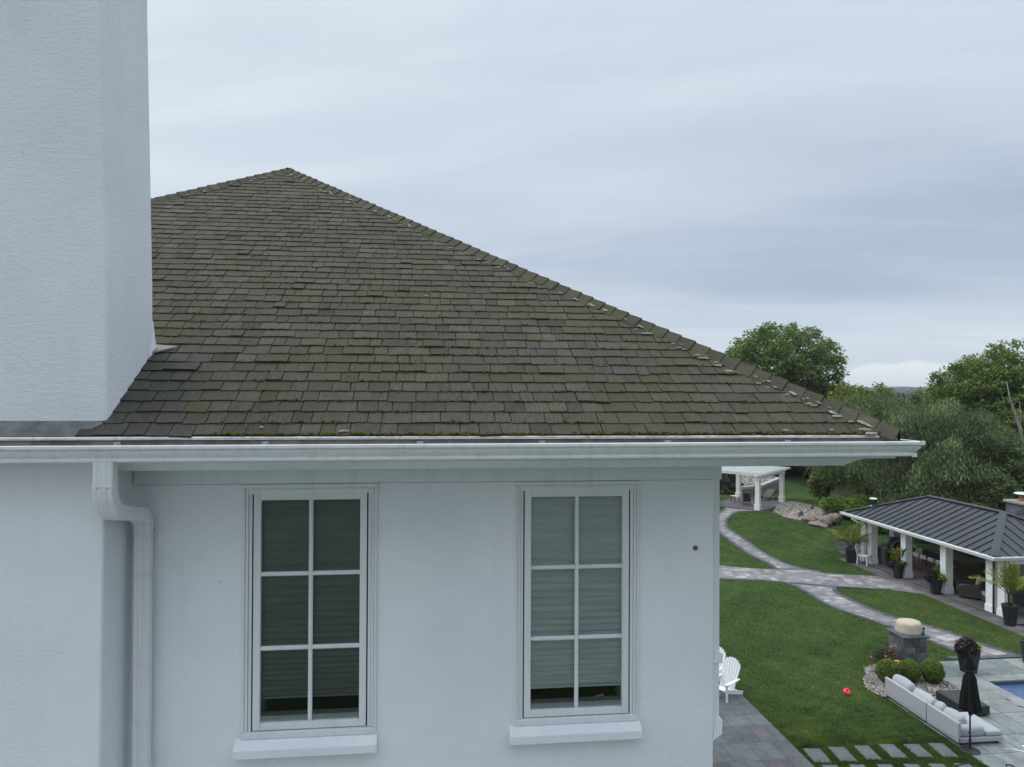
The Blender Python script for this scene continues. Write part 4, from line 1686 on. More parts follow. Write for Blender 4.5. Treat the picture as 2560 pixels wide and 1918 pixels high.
def pebbles(name, poly, n, r, col_mat, z=0.0, zfun=None, seed=1, bed=(0.17, 0.16, 0.15)):
    rg = np.random.default_rng(seed)
    P = np.array(poly)
    lo_, hi_ = P.min(0), P.max(0)
    pts = rg.uniform(lo_, hi_, (n * 3, 2))
    pts = pts[inside(pts, poly)][:n]
    mb = MB()
    for i, (x, y) in enumerate(pts):
        q = rg.uniform(r[0], r[1])
        a = rg.uniform(0, PI)
        sx, sy, sz = q * rg.uniform(0.8, 1.5), q * rg.uniform(0.7, 1.1), q * rg.uniform(0.5, 0.9)
        zz = z + (zfun(x, y) if zfun else 0) + sz * rg.uniform(0.2, 0.7)
        k = rg.choice([0.45, 0.7, 0.9, 1.0, 1.25, 1.6]) * rg.uniform(0.85, 1.15)
        warm = rg.uniform(-0.06, 0.08)
        mb.add([(x + (vx * sx) * math.cos(a) - (vy * sy) * math.sin(a), y + (vx * sx) * math.sin(a) + (vy * sy) * math.cos(a), zz + vz * sz) for vx, vy, vz in oct6],
               oct_f, 0, (k * (1 + warm), k, k * (1 - warm)))
    o = mb.build(name, col_mat, smooth=False, tint=True)
    o['kind'] = 'stuff'
    return o


M['pebble'] = tinted('river_pebble', (0.275, 0.245, 0.22), 1.0, 0.7, 0.15, 20, spec=0.35)
M['soil'] = plain('gravel_bed_soil', (0.10, 0.095, 0.088), 0.95, 0.35, 14, 0.4, 30)


def bed_base(name, poly, z, zfun=None):
    b = MB()
    b.slab(ccw(poly), -0.06, z)
    return struct(b.build(name, M['soil']))


bed_base('bed_ground', BED, 0.026)
pebbles('gravel', BED, 3600, (0.022, 0.042), M['pebble'], 0.03, seed=3)
bed_base('pebble_bank_ground', PEB, 0.02)


def bank(x, y):
    return 0.22 * max(0.0, 1 - ((x - 22.4) / 2.2) ** 2 - ((y - 55.0) / 5.2) ** 2)


pebbles('pebbles', PEB, 3600, (0.05, 0.11), M['pebble'], 0.02, bank, seed=4)


# ---- grass blades over the near lawn
def grass():
    rg = np.random.default_rng(7)
    N = 330000
    u = rg.random(N)
    Y = 17.2 + (62 - 17.2) * u ** 2.3
    X = rg.uniform(0.0, 1.0, N)
    x0 = 0.27 * Y
    x1 = np.minimum(0.72 * Y, 26.0)
    X = x0 + (x1 - x0) * X
    pts = np.stack([X, Y], 1)
    ok = np.ones(N, bool)
    xp = X * CA + Y * SA
    yp = -X * SA + Y * CA
    edge_j = rg.normal(0, 0.025, N)
    ok &= ~((xp < PX1 + edge_j) & (yp < PY1))
    ok &= ~((xp > DX0 + edge_j) & (yp < 20.38 + edge_j) & (yp > 8))
    ok &= ~((xp > 16.38 + edge_j) & (yp < DY1 + edge_j) & (yp > 8))
    ok &= ~((xp > 22.3 + edge_j) & (yp < 37.7))
    for poly in (path1, path2, path3, pergpad, BED, PEB):
        ok &= ~inside(pts + edge_j[:, None], poly)
    for (xa, ya), (xb, yb_) in far_pts:
        ok &= ~((X > xa + edge_j * .6) & (X < xb - edge_j * .6) & (Y > ya + edge_j * .6) & (Y < yb_ - edge_j * .6))
    for i, xa in enumerate(near_x):
        ok &= ~((X > xa + edge_j * .6) & (X < xa + 0.40 - edge_j * .6) & (Y > 17.0) & (Y < 17.9 + 0.022 * i + edge_j * .6))
    X, Y = X[ok], Y[ok]
    n = len(X)
    s = 0.6 + Y / 42.0
    tall = 1.0 + 0.9 * ((Y < 19.4) & (X > 7.2))
    h = rg.uniform(0.020, 0.045, n) * (0.75 + 0.25 * s) * tall
    w = rg.uniform(0.006, 0.012, n) * s
    a = rg.uniform(0, 2 * PI, n)
    lean = rg.normal(0, 0.020, (n, 2)) * s[:, None]
    V = np.zeros((n, 3, 3), np.float32)
    V[:, 0, 0] = X - w * np.cos(a); V[:, 0, 1] = Y - w * np.sin(a)
    V[:, 1, 0] = X + w * np.cos(a); V[:, 1, 1] = Y + w * np.sin(a)
    V[:, 2, 0] = X + lean[:, 0]; V[:, 2, 1] = Y + lean[:, 1]
    V[:, 2, 2] = h
    me = bpy.data.meshes.new('grass')
    me.vertices.add(n * 3)
    me.vertices.foreach_set('co', V.ravel())
    me.loops.add(n * 3)
    me.loops.foreach_set('vertex_index', np.arange(n * 3, dtype=np.int32))
    me.polygons.add(n)
    me.polygons.foreach_set('loop_start', np.arange(0, n * 3, 3, dtype=np.int32))
    me.update()
    def field(scale, seed, waves=26):
        r2 = np.random.default_rng(seed)
        out = np.zeros(n)
        for _ in range(waves):
            th, ph = r2.uniform(0, 2 * PI, 2)
            kk = 2 * PI / scale * r2.uniform(0.5, 1.6)
            out += np.sin(kk * (X * math.cos(th) + Y * math.sin(th)) + ph)
        return out / math.sqrt(waves / 2)
    big = np.sin(X * 0.55 + 1.3 * np.sin(Y * 0.31)) * np.cos(Y * 0.47 + np.sin(X * 0.7)) * 0.5 + 0.5
    big = big * 0.55 + 0.45 * (np.sin(X * 1.7 + Y * 0.9) * np.cos(Y * 1.3 - X * 0.6) * 0.5 + 0.5)
    f1, f2, f3 = field(5.5, 5), field(1.6, 6), field(0.5, 9)
    k = rg.uniform(0.72, 1.22, n) * (1 + 0.12 * f3 + 0.10 * f2) * (1 + 0.10 * f1)
    k = np.clip(k, 0.35, 2.0)
    mid = np.exp(-((Y - 29) / 7.0) ** 2)
    yel = np.clip(0.22 * f1 + 0.16 * f2 + 0.05 + 0.30 * mid, 0, 1.0) * 0.9 + (rg.random(n) < 0.04) * 0.7
    T = np.ones((n, 3, 4), np.float32)
    for j in range(3):
        T[:, j, 0] = k * (1.0 + 0.85 * yel)
        T[:, j, 1] = k * (1.0 + 0.22 * yel)
        T[:, j, 2] = k * (1.0 + 0.15 * yel)
    at = me.color_attributes.new('tint', 'FLOAT_COLOR', 'POINT')
    at.data.foreach_set('color', T.ravel())
    me.materials.append(M['blade'])
    o = bpy.data.objects.new('grass', me)
    COL.objects.link(o)
    o['kind'] = 'stuff'


def leaf_mat(name, col, trans=0.35, spec=0.25, rough=0.6):
    m = NT(name)
    c = m.mix(1.0, col, m.attr('tint'), 'MULTIPLY')
    m.set(c, rough, 0.0, spec)
    tr = m.n('ShaderNodeBsdfTranslucent')
    m.l(m.mix(1.0, c, (1.15, 1.25, 0.55), 'MULTIPLY'), tr.inputs[0])
    mx = m.n('ShaderNodeMixShader')
    mx.inputs[0].default_value = trans
    m.l(m.b.outputs[0], mx.inputs[1])
    m.l(tr.outputs[0], mx.inputs[2])
    m.l(mx.outputs[0], m.out.inputs['Surface'])
    return m.m


M['blade'] = leaf_mat('grass_blade', (0.080, 0.132, 0.036), 0.25, 0.15, 0.7)
grass()


# ================================================================== OBJECTS IN THE GARDEN
M['pave_white'] = plain('white_column_paint', (0.80, 0.81, 0.815), 0.5, 0.04, 5, dirt=(0.62, 0.63, 0.62), dscale=4)
M['black_pot'] = plain('black_planter_resin', (0.018, 0.019, 0.020), 0.45, 0.2, 8)
M['soil_dark'] = plain('potting_soil', (0.03, 0.024, 0.018), 0.95, 0.3, 30)
M['sofa'] = plain('pale_grey_outdoor_fabric', (0.385, 0.40, 0.425), 0.9, 0.05, 40, 0.15, 220, spec=0.15)
M['black_box'] = plain('charcoal_metal', (0.020, 0.021, 0.023), 0.35, 0.15, 5, spec=0.5)
M['canvas_black'] = plain('black_canvas', (0.013, 0.014, 0.014), 0.9, 0.2, 30, 0.2, 150, spec=0.15)
M['cover'] = plain('beige_canvas_cover', (0.50, 0.43, 0.34), 0.85, 0.07, 9, 0.1, 120, spec=0.15, dirt=(0.40, 0.33, 0.25), dscale=4)
M['red'] = plain('red_vinyl', (0.72, 0.045, 0.065), 0.35, 0.05, 8)
M['white_plastic'] = plain('white_plastic', (0.78, 0.79, 0.80), 0.4, 0.03, 8)
M['dark_wood'] = plain('stained_wood', (0.16, 0.075, 0.035), 0.6, 0.3, 12, 0.2, 60)
M['mesh_sling'] = plain('charcoal_sling', (0.035, 0.037, 0.038), 0.8, 0.15, 60)
M['wicker'] = plain('brown_wicker', (0.045, 0.036, 0.030), 0.75, 0.4, 60, 0.6, 90)
M['cushion'] = plain('taupe_cushion', (0.30, 0.28, 0.255), 0.9, 0.06, 20, spec=0.1)
M['counter'] = plain('polished_grey_counter', (0.13, 0.155, 0.16), 0.18, 0.25, 4, spec=0.6)
M['steel'] = plain('dull_steel', (0.35, 0.36, 0.37), 0.3, 0.1, 8, metal=0.8)
M['concrete'] = plain('board_marked_concrete', (0.30, 0.295, 0.28), 0.9, 0.18, 3, 0.25, 25, dirt=(0.13, 0.125, 0.115), dscale=1.6)
M['clay'] = plain('terracotta', (0.36, 0.13, 0.075), 0.8, 0.15, 12)


def roof_metal():
    m = NT('charcoal_standing_seam')
    o = m.obj()
    n1 = m.noise(o, 1.4, 4, 0.6)
    c = m.mix(m.rng(n1, 0.3, 0.7), (0.018, 0.020, 0.024), (0.027, 0.030, 0.035))
    m.set(c, 0.42, 0.0, 0.6)
    m.bump(m.noise(o, 2.5, 2, 0.5), 0.08, 0.03)
    return m.m


M['seam'] = roof_metal()


def block_stone():
    m = NT('dark_split_stone')
    o = m.obj()
    c = m.mix(1.0, (0.095, 0.098, 0.108), m.attr('tint'), 'MULTIPLY')
    n1 = m.noise(o, 11, 5, 0.7)
    c = m.mix(m.rng(n1, 0.54, 0.78, 0.0, 0.7), c, (0.22, 0.22, 0.225))
    c = m.mix(m.rng(n1, 0.22, 0.44, 0.5, 0.0), c, (0.035, 0.036, 0.042))
    m.set(c, 0.75, 0.0, 0.35)
    m.bump(m.noise(o, 22, 4, 0.7), 0.7, 0.02)
    return m.m


M['block'] = block_stone()
M['mortar'] = plain('grey_mortar', (0.22, 0.22, 0.22), 0.95, 0.15, 20)
rs = random.Random(77)


def stone_shell(mb, x0, x1, y0, y1, z0, z1, course=0.16, seed=1):
    """Split-stone facing on four sides: courses of blocks, each standing a little proud of the mortar."""
    r = random.Random(seed)
    z = z0
    while z < z1 - 0.01:
        h = min(course * r.uniform(0.75, 1.25), z1 - z)
        if z1 - z - h < course * 0.4:
            h = z1 - z
        for (a, b, fixed, ax) in ((x0, x1, y0, 'y-'), (x0, x1, y1, 'y+'), (y0, y1, x0, 'x-'), (y0, y1, x1, 'x+')):
            u = a
            while u < b - 0.005:
                w = min(r.uniform(0.12, 0.42), b - u)
                if b - u - w < 0.08:
                    w = b - u
                pr = r.uniform(0.006, 0.018)
                k = r.choice((0.7, 0.85, 1.0, 1.15, 1.35, 1.6)) * r.uniform(0.9, 1.1)
                t = (k, k, k * r.uniform(0.98, 1.06))
                g_ = 0.006
                if ax == 'y-':
                    mb.box(u + g_, u + w - g_, fixed - pr, fixed + 0.02, z + g_, z + h - g_, tint=t)
                elif ax == 'y+':
                    mb.box(u + g_, u + w - g_, fixed - 0.02, fixed + pr, z + g_, z + h - g_, tint=t)
                elif ax == 'x-':
                    mb.box(fixed - pr, fixed + 0.02, u + g_, u + w - g_, z + g_, z + h - g_, tint=t)
                else:
                    mb.box(fixed - 0.02, fixed + pr, u + g_, u + w - g_, z + g_, z + h - g_, tint=t)
                u += w
        z += h


# ---------------------------------------------------------------- foliage helpers (numpy)
def mesh_quads(name, V, T, mat, parent=None, tri=False):
    """V (n,4|3,3) faces, T (n,3) colours."""
    n, k = V.shape[0], V.shape[1]
    me = bpy.data.meshes.new(name)
    me.vertices.add(n * k)
    me.vertices.foreach_set('co', np.ascontiguousarray(V, dtype=np.float32).ravel())
    me.loops.add(n * k)
    me.loops.foreach_set('vertex_index', np.arange(n * k, dtype=np.int32))
    me.polygons.add(n)
    me.polygons.foreach_set('loop_start', np.arange(0, n * k, k, dtype=np.int32))
    me.update()
    C4 = np.ones((n, k, 4), np.float32)
    C4[:, :, :3] = T[:, None, :]
    at = me.color_attributes.new('tint', 'FLOAT_COLOR', 'POINT')
    at.data.foreach_set('color', C4.ravel())
    me.materials.append(mat)
    o = bpy.data.objects.new(name, me)
    COL.objects.link(o)
    if parent:
        o.parent = parent
    return o


def leaf_quads(P, L, W, rg, droop=0.0, flat=0.0, axis=None):
    """Diamond leaves at P (n,3). flat: how level their faces lie; droop: how far their tips hang."""
    n = len(P)
    a = rg.uniform(0, 2 * PI, n)
    d = np.stack([np.cos(a), np.sin(a), rg.normal(0, 0.35, n) - droop], 1)
    if axis is not None:
        d = d * 0.55 + axis
    d /= np.linalg.norm(d, axis=1, keepdims=True)
    up = rg.normal(0, 1, (n, 3))
    up[:, 2] += flat * 3
    s = np.cross(d, up)
    s /= np.linalg.norm(s, axis=1, keepdims=True) + 1e-9
    l = (L * rg.uniform(0.7, 1.3, n))[:, None]
    w = (W * rg.uniform(0.7, 1.3, n))[:, None]
    V = np.stack([P - d * l * 0.5, P + s * w * 0.5 - d * l * 0.05, P + d * l * 0.5, P - s * w * 0.5 - d * l * 0.05], 1)
    return V


def tint_of(n, rg, lo_=0.6, hi_=1.4, warm=0.15, cl=None):
    k = rg.uniform(lo_, hi_, n)
    if cl is not None:
        k = k * cl
    wv = rg.normal(0, warm, n)
    return np.stack([k * (1 + wv), k * (1 + 0.25 * wv), k * (1 - 0.4 * wv)], 1)


M['leaf_box'] = leaf_mat('boxwood_leaf', (0.125, 0.178, 0.030), 0.25, 0.35, 0.5)
M['leaf_purple'] = leaf_mat('purple_leaf', (0.045, 0.026, 0.030), 0.2, 0.35, 0.5)
M['leaf_lime'] = leaf_mat('lime_leaf', (0.28, 0.38, 0.035), 0.3, 0.3, 0.5)
M['leaf_palm'] = leaf_mat('palm_leaflet', (0.150, 0.195, 0.030), 0.3, 0.4, 0.45)
M['leaf_canna'] = leaf_mat('canna_leaf', (0.090, 0.170, 0.030), 0.3, 0.45, 0.4)
M['leaf_rose'] = leaf_mat('rose_leaf', (0.050, 0.042, 0.026), 0.2, 0.35, 0.5)
M['petal_pink'] = tinted('pink_petal', (0.62, 0.10, 0.14), 1.0, 0.7, 0.05, 20)
M['petal_yellow'] = tinted('yellow_petal', (0.65, 0.36, 0.03), 1.0, 0.7, 0.05, 20)
M['stem'] = plain('green_stem', (0.07, 0.085, 0.03), 0.7, 0.2, 20)
M['bark'] = plain('grey_brown_bark', (0.060, 0.050, 0.042), 0.9, 0.35, 6, 0.5, 14)
M['bark_pale'] = plain('pale_bark', (0.26, 0.25, 0.235), 0.85, 0.3, 5, 0.3, 12)
M['leaf_walnut'] = leaf_mat('walnut_leaf', (0.140, 0.190, 0.062), 0.35, 0.3, 0.55)
M['leaf_locust'] = leaf_mat('locust_leaf', (0.130, 0.185, 0.050), 0.35, 0.3, 0.55)
M['leaf_willow'] = leaf_mat('willow_leaf', (0.138, 0.182, 0.088), 0.3, 0.3, 0.55)
M['leaf_aspen'] = leaf_mat('aspen_leaf', (0.130, 0.170, 0.075), 0.35, 0.3, 0.5)
M['leaf_yellow'] = leaf_mat('yellow_green_leaf', (0.165, 0.185, 0.030), 0.35, 0.3, 0.55)
M['leaf_bright'] = leaf_mat('bright_shrub_leaf', (0.150, 0.240, 0.045), 0.3, 0.3, 0.55)
M['leaf_dark'] = leaf_mat('dark_conifer_leaf', (0.042, 0.064, 0.028), 0.15, 0.25, 0.6)
M['leaf_rust'] = leaf_mat('rust_leaf', (0.25, 0.11, 0.04), 0.3, 0.2, 0.6)


# ---------------------------------------------------------------- planters
def planter(name, label, x, y, top, bot, h, square=False, rz=0.0, group='black tapered planters'):
    t = thing(name, label, 'planter', (x, y, 0.02), rz, group)
    m = MB()
    if square:
        for z0, z1, a, b in ((0, h, bot, top),):
            m.v += [(-a / 2, -a / 2, 0), (a / 2, -a / 2, 0), (a / 2, a / 2, 0), (-a / 2, a / 2, 0), (-b / 2, -b / 2, h), (b / 2, -b / 2, h), (b / 2, b / 2, h), (-b / 2, b / 2, h)]
            c = b - 0.06
            m.v += [(-c / 2, -c / 2, h), (c / 2, -c / 2, h), (c / 2, c / 2, h), (-c / 2, c / 2, h), (-c / 2, -c / 2, h - 0.06), (c / 2, -c / 2, h - 0.06), (c / 2, c / 2, h - 0.06), (-c / 2, c / 2, h - 0.06)]
            m.va += [(1, 1, 1)] * 16
            for j in range(4):
                k = (j + 1) % 4
                m.f += [(j, k, 4 + k, 4 + j), (4 + j, 4 + k, 8 + k, 8 + j), (8 + j, 8 + k, 12 + k, 12 + j)]
            m.f += [(3, 2, 1, 0), (12, 13, 14, 15)]
            m.mi += [0] * 14
    else:
        m.lathe([(bot / 2, 0), (bot / 2 * 1.02, 0.02), (top / 2 * 0.96, h * 0.85), (top / 2, h - 0.02), (top / 2 * 1.0, h), (top / 2 - 0.03, h), (top / 2 - 0.04, h - 0.06)], 24)
    m.build('pot', M['black_pot'], t, smooth=not square, bevel=0.008 if square else 0)
    s = MB()
    s.lathe([(top / 2 - 0.06, h - 0.07), (top / 2 - 0.09, h - 0.045), (0.01, h - 0.04)], 14)
    s.build('soil', M['soil_dark'], t)
    return t


def fronds(parent, h0, n, length, rg, mat, spread=(0.3, 1.1), leaflet=0.30, width=0.028, droop=1.0, col=(0.6, 1.4)):
    """Arching palm leaves: a rachis with two combs of leaflets."""
    V, T = [], []
    st = MB()
    for i in range(n):
        az_ = 2 * PI * i / n + rg.uniform(-0.3, 0.3)
        el = rg.uniform(*spread)
        L = length * rg.uniform(0.75, 1.1)
        p = np.array([0.04 * math.cos(az_), 0.04 * math.sin(az_), h0])
        d = np.array([math.cos(az_) * math.sin(el), math.sin(az_) * math.sin(el), math.cos(el)])
        pts = [p.copy()]
        k = 16
        base_c = rg.uniform(*col)
        for j in range(k):
            d = d + np.array([0, 0, -0.045 * droop * (0.4 + j / k)])
            d = d / np.linalg.norm(d)
            p = p + d * L / k
            pts.append(p.copy())
            if j < 3:
                continue
            f = j / k
            ll = leaflet * math.sin(PI * min(1.0, 0.18 + f * 0.82)) ** 0.7
            side = np.cross(d, [0, 0, 1])
            side /= np.linalg.norm(side) + 1e-9
            upv = np.cross(side, d)
            for q in range(2):
                pp = p - d * (L / k) * q * 0.5
                for sgn in (-1, 1):
                    ld = side * sgn + d * 0.75 + upv * rg.uniform(0.0, 0.45)
                    ld /= np.linalg.norm(ld)
                    e1 = pp + ld * ll * 0.55
                    e2 = pp + ld * ll - np.array([0, 0, ll * 0.30 * droop])
                    wv = np.cross(ld, upv)
                    wv = wv / (np.linalg.norm(wv) + 1e-9) * width * 0.5
                    V.append([pp, e1 + wv, e2, e1 - wv])
                    kk = base_c * rg.uniform(0.75, 1.25)
                    yl = rg.uniform(0, 0.5)
                    T.append((kk * (1 + yl), kk * (1 + 0.3 * yl), kk))
        st.tube([tuple(q) for q in pts[::3]], [0.014 - 0.0022 * j for j in range(len(pts[::3]))], 5)
    mesh_quads('fronds', np.array(V), np.array(T), mat, parent)
    st.build('stalks', M['stem'], parent, smooth=True)


def leaf_mound(name, parent, c, r, n, L, W, rg, mat, flat=0.3, lo_=0.5, hi_=1.5, droop=0.1, shell=0.55, warm=0.15, lumpy=0.16):
    d = rg.normal(0, 1, (n, 3))
    d /= np.linalg.norm(d, axis=1, keepdims=True)
    rad = rg.uniform(shell, 1.0, n) ** 0.7
    lump = 1 + lumpy * np.sin(d[:, 0] * 5 + c[0]) * np.cos(d[:, 1] * 4 + 1.7 * d[:, 2] * 3)
    P = np.array(c) + d * np.array(r) * (rad * lump)[:, None]
    return mesh_quads(name, leaf_quads(P, L, W, rg, droop, flat), tint_of(n, rg, lo_, hi_, warm), mat, parent)


rg = np.random.default_rng(12)
# tall palm left of the pavilion
t = planter('potted_palm', 'bushy yellow-green palm in a black pot beside the white plastic chair', 18.35, 38.9, 0.60, 0.44, 0.74, group=None)
fronds(t, 0.80, 22, 1.55, rg, M['leaf_palm'], (0.08, 0.95), 0.42, 0.034, 1.25, (0.6, 1.4))
# right palm by the corner columns
t = planter('potted_palm', 'upright lime-tipped palm in a black pot at the pavilion corner', 19.82, 28.62, 0.60, 0.40, 0.80, group=None)
fronds(t, 1.20, 17, 1.40, rg, M['leaf_palm'], (0.03, 0.85), 0.42, 0.030, 1.35, (0.6, 1.6))
tr = MB()
for k in range(5):
    a = k * 1.3
    tr.tube([(0.05 * math.cos(a), 0.05 * math.sin(a), 0.74), (0.06 * math.cos(a), 0.07 * math.sin(a), 1.2), (0.10 * math.cos(a), 0.10 * math.sin(a), 1.65)], [0.028, 0.022, 0.012], 6)
tr.build('trunk', M['stem'], t, smooth=True)
# canna pot
t = planter('planter', 'black pot with broad-leaved canna and a red bloom before the second pavilion post', 19.18, 35.72, 0.56, 0.36, 0.70)
V, T = [], []
for k in range(15):
    a = rg.uniform(0, 2 * PI)
    z = rg.uniform(0.78, 1.25)
    P = np.array([[0.10 * math.cos(a), 0.10 * math.sin(a), z]])
    ax = np.array([[math.cos(a) * 0.9, math.sin(a) * 0.9, rg.uniform(0.2, 1.3)]])
    ax /= np.linalg.norm(ax)
    V.append(leaf_quads(P + ax * 0.22, 0.52, 0.17, rg, 0, 0.6, ax)[0])
    T.append(tint_of(1, rg, 0.7, 1.5)[0])
mesh_quads('leaves', np.array(V), np.array(T), M['leaf_canna'], t)
leaf_mound('trailing_leaves', t, (-0.22, 0.05, 0.66), (0.24, 0.22, 0.26), 340, 0.085, 0.05, rg, M['leaf_purple'], droop=0.5)
leaf_mound('low_leaves', t, (0.10, -0.10, 0.72), (0.28, 0.22, 0.16), 220, 0.10, 0.06, rg, M['leaf_canna'], droop=0.4)
m = MB()
for k in range(7):
    m.blob((rg.uniform(-.04, .04), rg.uniform(-.04, .04), 1.42 + rg.uniform(-.06, .06)), (0.035, 0.025, 0.04), 1, 0.5, 2, k)
m.tube([(0, 0, 0.7), (0.02, 0, 1.1), (0, 0, 1.42)], 0.012, 5)
m.build('bloom', M['red'], t)
# mixed pot
t = planter('planter', 'black pot with purple and lime foliage before the third pavilion post', 19.42, 32.95, 0.60, 0.38, 0.70)
leaf_mound('purple_leaves', t, (-0.22, 0.0, 0.80), (0.28, 0.26, 0.34), 620, 0.09, 0.055, rg, M['leaf_purple'], droop=0.3)
leaf_mound('lime_leaves', t, (0.20, -0.05, 0.74), (0.24, 0.22, 0.18), 200, 0.11, 0.075, rg, M['leaf_lime'], droop=0.3)
leaf_mound('green_leaves', t, (0.06, 0.05, 1.0), (0.14, 0.14, 0.34), 200, 0.12, 0.05, rg, M['leaf_canna'], droop=-0.3)
# square pot by the pool
t = planter('planter', 'square black pot with purple and lime foliage behind the closed umbrella', 15.12, 23.82, 0.50, 0.34, 0.74, True, YAW + 0.15)
leaf_mound('purple_leaves', t, (-0.12, -0.03, 0.84), (0.38, 0.32, 0.34), 1500, 0.075, 0.05, rg, M['leaf_purple'], droop=0.2)
leaf_mound('lime_leaves', t, (0.24, -0.02, 0.82), (0.17, 0.20, 0.17), 220, 0.09, 0.065, rg, M['leaf_lime'], droop=0.2)
leaf_mound('lime_tips', t, (0.14, 0.05, 1.0), (0.06, 0.06, 0.09), 40, 0.08, 0.06, rg, M['leaf_lime'], droop=0.1)
# pot cut by the right edge
t = planter('planter', 'black pot cut by the right edge where the path meets the pool terrace', 17.72, 24.6, 0.60, 0.40, 0.66)
leaf_mound('purple_leaves', t, (0.05, 0, 0.72), (0.28, 0.28, 0.2), 300, 0.09, 0.055, rg, M['leaf_purple'])

# ---------------------------------------------------------------- stone pillar with covered bowl
pil = thing('stone_pillar', 'square dark grey split-stone pillar with a slate cap in the gravel bed', 'pillar', (13.33, 24.22, 0.02), YAW)
m = MB()
m.box(-0.39, 0.39, -0.39, 0.39, 0, 1.10)
m.build('core', M['mortar'], pil)
m = MB()
stone_shell(m, -0.40, 0.40, -0.40, 0.40, 0.0, 1.10, 0.20, 5)
m.build('shaft', M['block'], pil, tint=True, bevel=0.006)
m = MB()
m.box(-0.47, 0.47, -0.47, 0.47, 1.105, 1.165)
m.build('cap_stone', M['flash_dark'], pil, bevel=0.012)
m = MB()


def fold(a, i):
    return 1 + (0.034 * math.sin(6 * a + 0.8 * i) + 0.026 * math.sin(11 * a + 1.0 + 0.6 * i)) * (1.0 if 0 < i < 5 else 0.35)


m.lathe([(0.345, 0.0), (0.36, 0.03), (0.352, 0.10), (0.345, 0.22), (0.335, 0.31), (0.31, 0.352), (0.20, 0.368), (0.02, 0.374)], 40, wob=fold, squash=(1.0, 0.92))
cv = m.build('fire_bowl_cover', M['cover'], smooth=True)
cv.location = (13.37, 24.22, 1.186)
cv.scale = (1.17, 1.17, 1.06)
cv.rotation_euler.z = 0.4
tag(cv, 'round beige canvas cover over a fire bowl on the stone pillar', 'cover')
M['blue_lab'] = plain('blue_bottle', (0.05, 0.06, 0.28), 0.4)
for i, (bx, by, lab) in enumerate(((13.70, 23.93, 'small blue-bodied spray bottle, nearer one on the pillar cap'), (13.75, 24.05, 'small dark-topped spray bottle, rear one on the pillar cap'))):
    b = thing('spray_bottle', lab, 'bottle', (bx, by, 1.186), YAW)
    m = MB()
    m.lathe([(0.030, 0), (0.032, 0.01), (0.032, 0.12), (0.014, 0.15), (0.013, 0.17)], 12)
    m.build('bottle_body', M['blue_lab'] if i == 0 else M['white_plastic'], b, smooth=True)
    m = MB()
    m.box(-0.018, 0.018, -0.018, 0.018, 0.17, 0.215)
    m.box(-0.012, 0.055, -0.012, 0.012, 0.19, 0.225)
    m.build('spray_head', M['black_pot'], b, bevel=0.004)

# boxwood balls
for lab, (x, y), r in (('round clipped boxwood ball at the left, behind the sofa', (11.98, 22.92), 0.385),
                       ('round clipped boxwood ball between the two others, before the stone pillar', (12.69, 22.97), 0.37),
                       ('round clipped boxwood ball at the right, beside the pool terrace', (13.40, 22.92), 0.385)):
    t = thing('boxwood', lab, 'shrub', (x, y, 0.02), 0, 'clipped boxwood balls')
    leaf_mound('foliage', t, (0, 0, r * 0.98), (r * 0.92, r * 0.92, r * 0.98), 6500, 0.040, 0.026, rg, M['leaf_box'], flat=0.2, lo_=0.5, hi_=1.6, shell=0.78, warm=0.12, lumpy=0.05)
    m = MB()
    m.blob((0, 0, r * 0.98), (r * 0.76, r * 0.76, r * 0.78), 2, 0.1, 2, x, flat=-r * 0.9)
    m.tube([(0, 0, 0), (0.01, 0, r * 0.7)], 0.03, 6)
    m.build('stem', M['leaf_core'] if 'leaf_core' in M else M['stem'], t)
# rose bush
t = thing('rose_bush', 'dark-leaved rose bush with pink flowers left of the stone pillar', 'shrub', (12.42, 23.95, 0.02))
leaf_mound('foliage', t, (0, 0, 0.42), (0.44, 0.36, 0.36), 1500, 0.06, 0.035, rg, M['leaf_rose'], lo_=0.5, hi_=1.7, shell=0.25, warm=0.3)
m = MB()
for k in range(9):
    a = k * 0.7
    m.tube([(0, 0, 0), (0.16 * math.cos(a), 0.14 * math.sin(a), 0.35), (0.36 * math.cos(a), 0.30 * math.sin(a), 0.72)], [0.012, 0.008, 0.004], 5)
m.build('stem', M['stem'], t)
m = MB()
for (x, y, z, k, r) in ((-0.50, -0.1, 0.47, 1.0, 0.04), (-0.40, -0.2, 0.24, 0.9, 0.045), (0.18, -0.1, 0.80, 0.8, 0.045), (0.33, 0, 0.80, 0.75, 0.045), (0.20, -0.2, 0.60, 0.8, 0.035), (-0.10, -0.25, 0.55, 1.4, 0.04), (0.42, -0.3, 0.12, 0.8, 0.04),
                        (0.08, -0.1, 0.66, 0.7, 0.03), (0.30, -0.15, 0.52, 0.7, 0.025)):
    for q in range(5):
        a = q * 2 * PI / 5
        m.blob((x + 0.4 * r * math.cos(a), y + 0.4 * r * math.sin(a), z), (r * 0.7, r * 0.7, r * 0.5), 1, 0.3, 2, q + x, tint=(k, k * 1.1, k * 1.2))
m.build('blooms', M['petal_pink'], t, tint=True, smooth=True)
# yellow lilies
t = thing('daylily', 'small yellow daylily between two boxwood balls', 'flower', (12.52, 23.35, 0.02))
V, T = [], []
P = rg.normal(0, 0.05, (60, 3)) + np.array([0, 0, 0.22])
ax = np.stack([rg.normal(0, 0.5, 60), rg.normal(0, 0.5, 60), np.ones(60)], 1)
mesh_quads('leaves', leaf_quads(P, 0.42, 0.022, rg, 0, 0, ax), tint_of(60, rg), M['leaf_canna'], t)
m = MB()
for k in range(7):
    m.blob((rg.uniform(-.10, .12), rg.uniform(-.1, .1), rg.uniform(0.42, 0.56)), (0.045, 0.04, 0.035), 1, 0.4, 2, k)
m.build('blooms', M['petal_yellow'], t, smooth=True, tint=True)


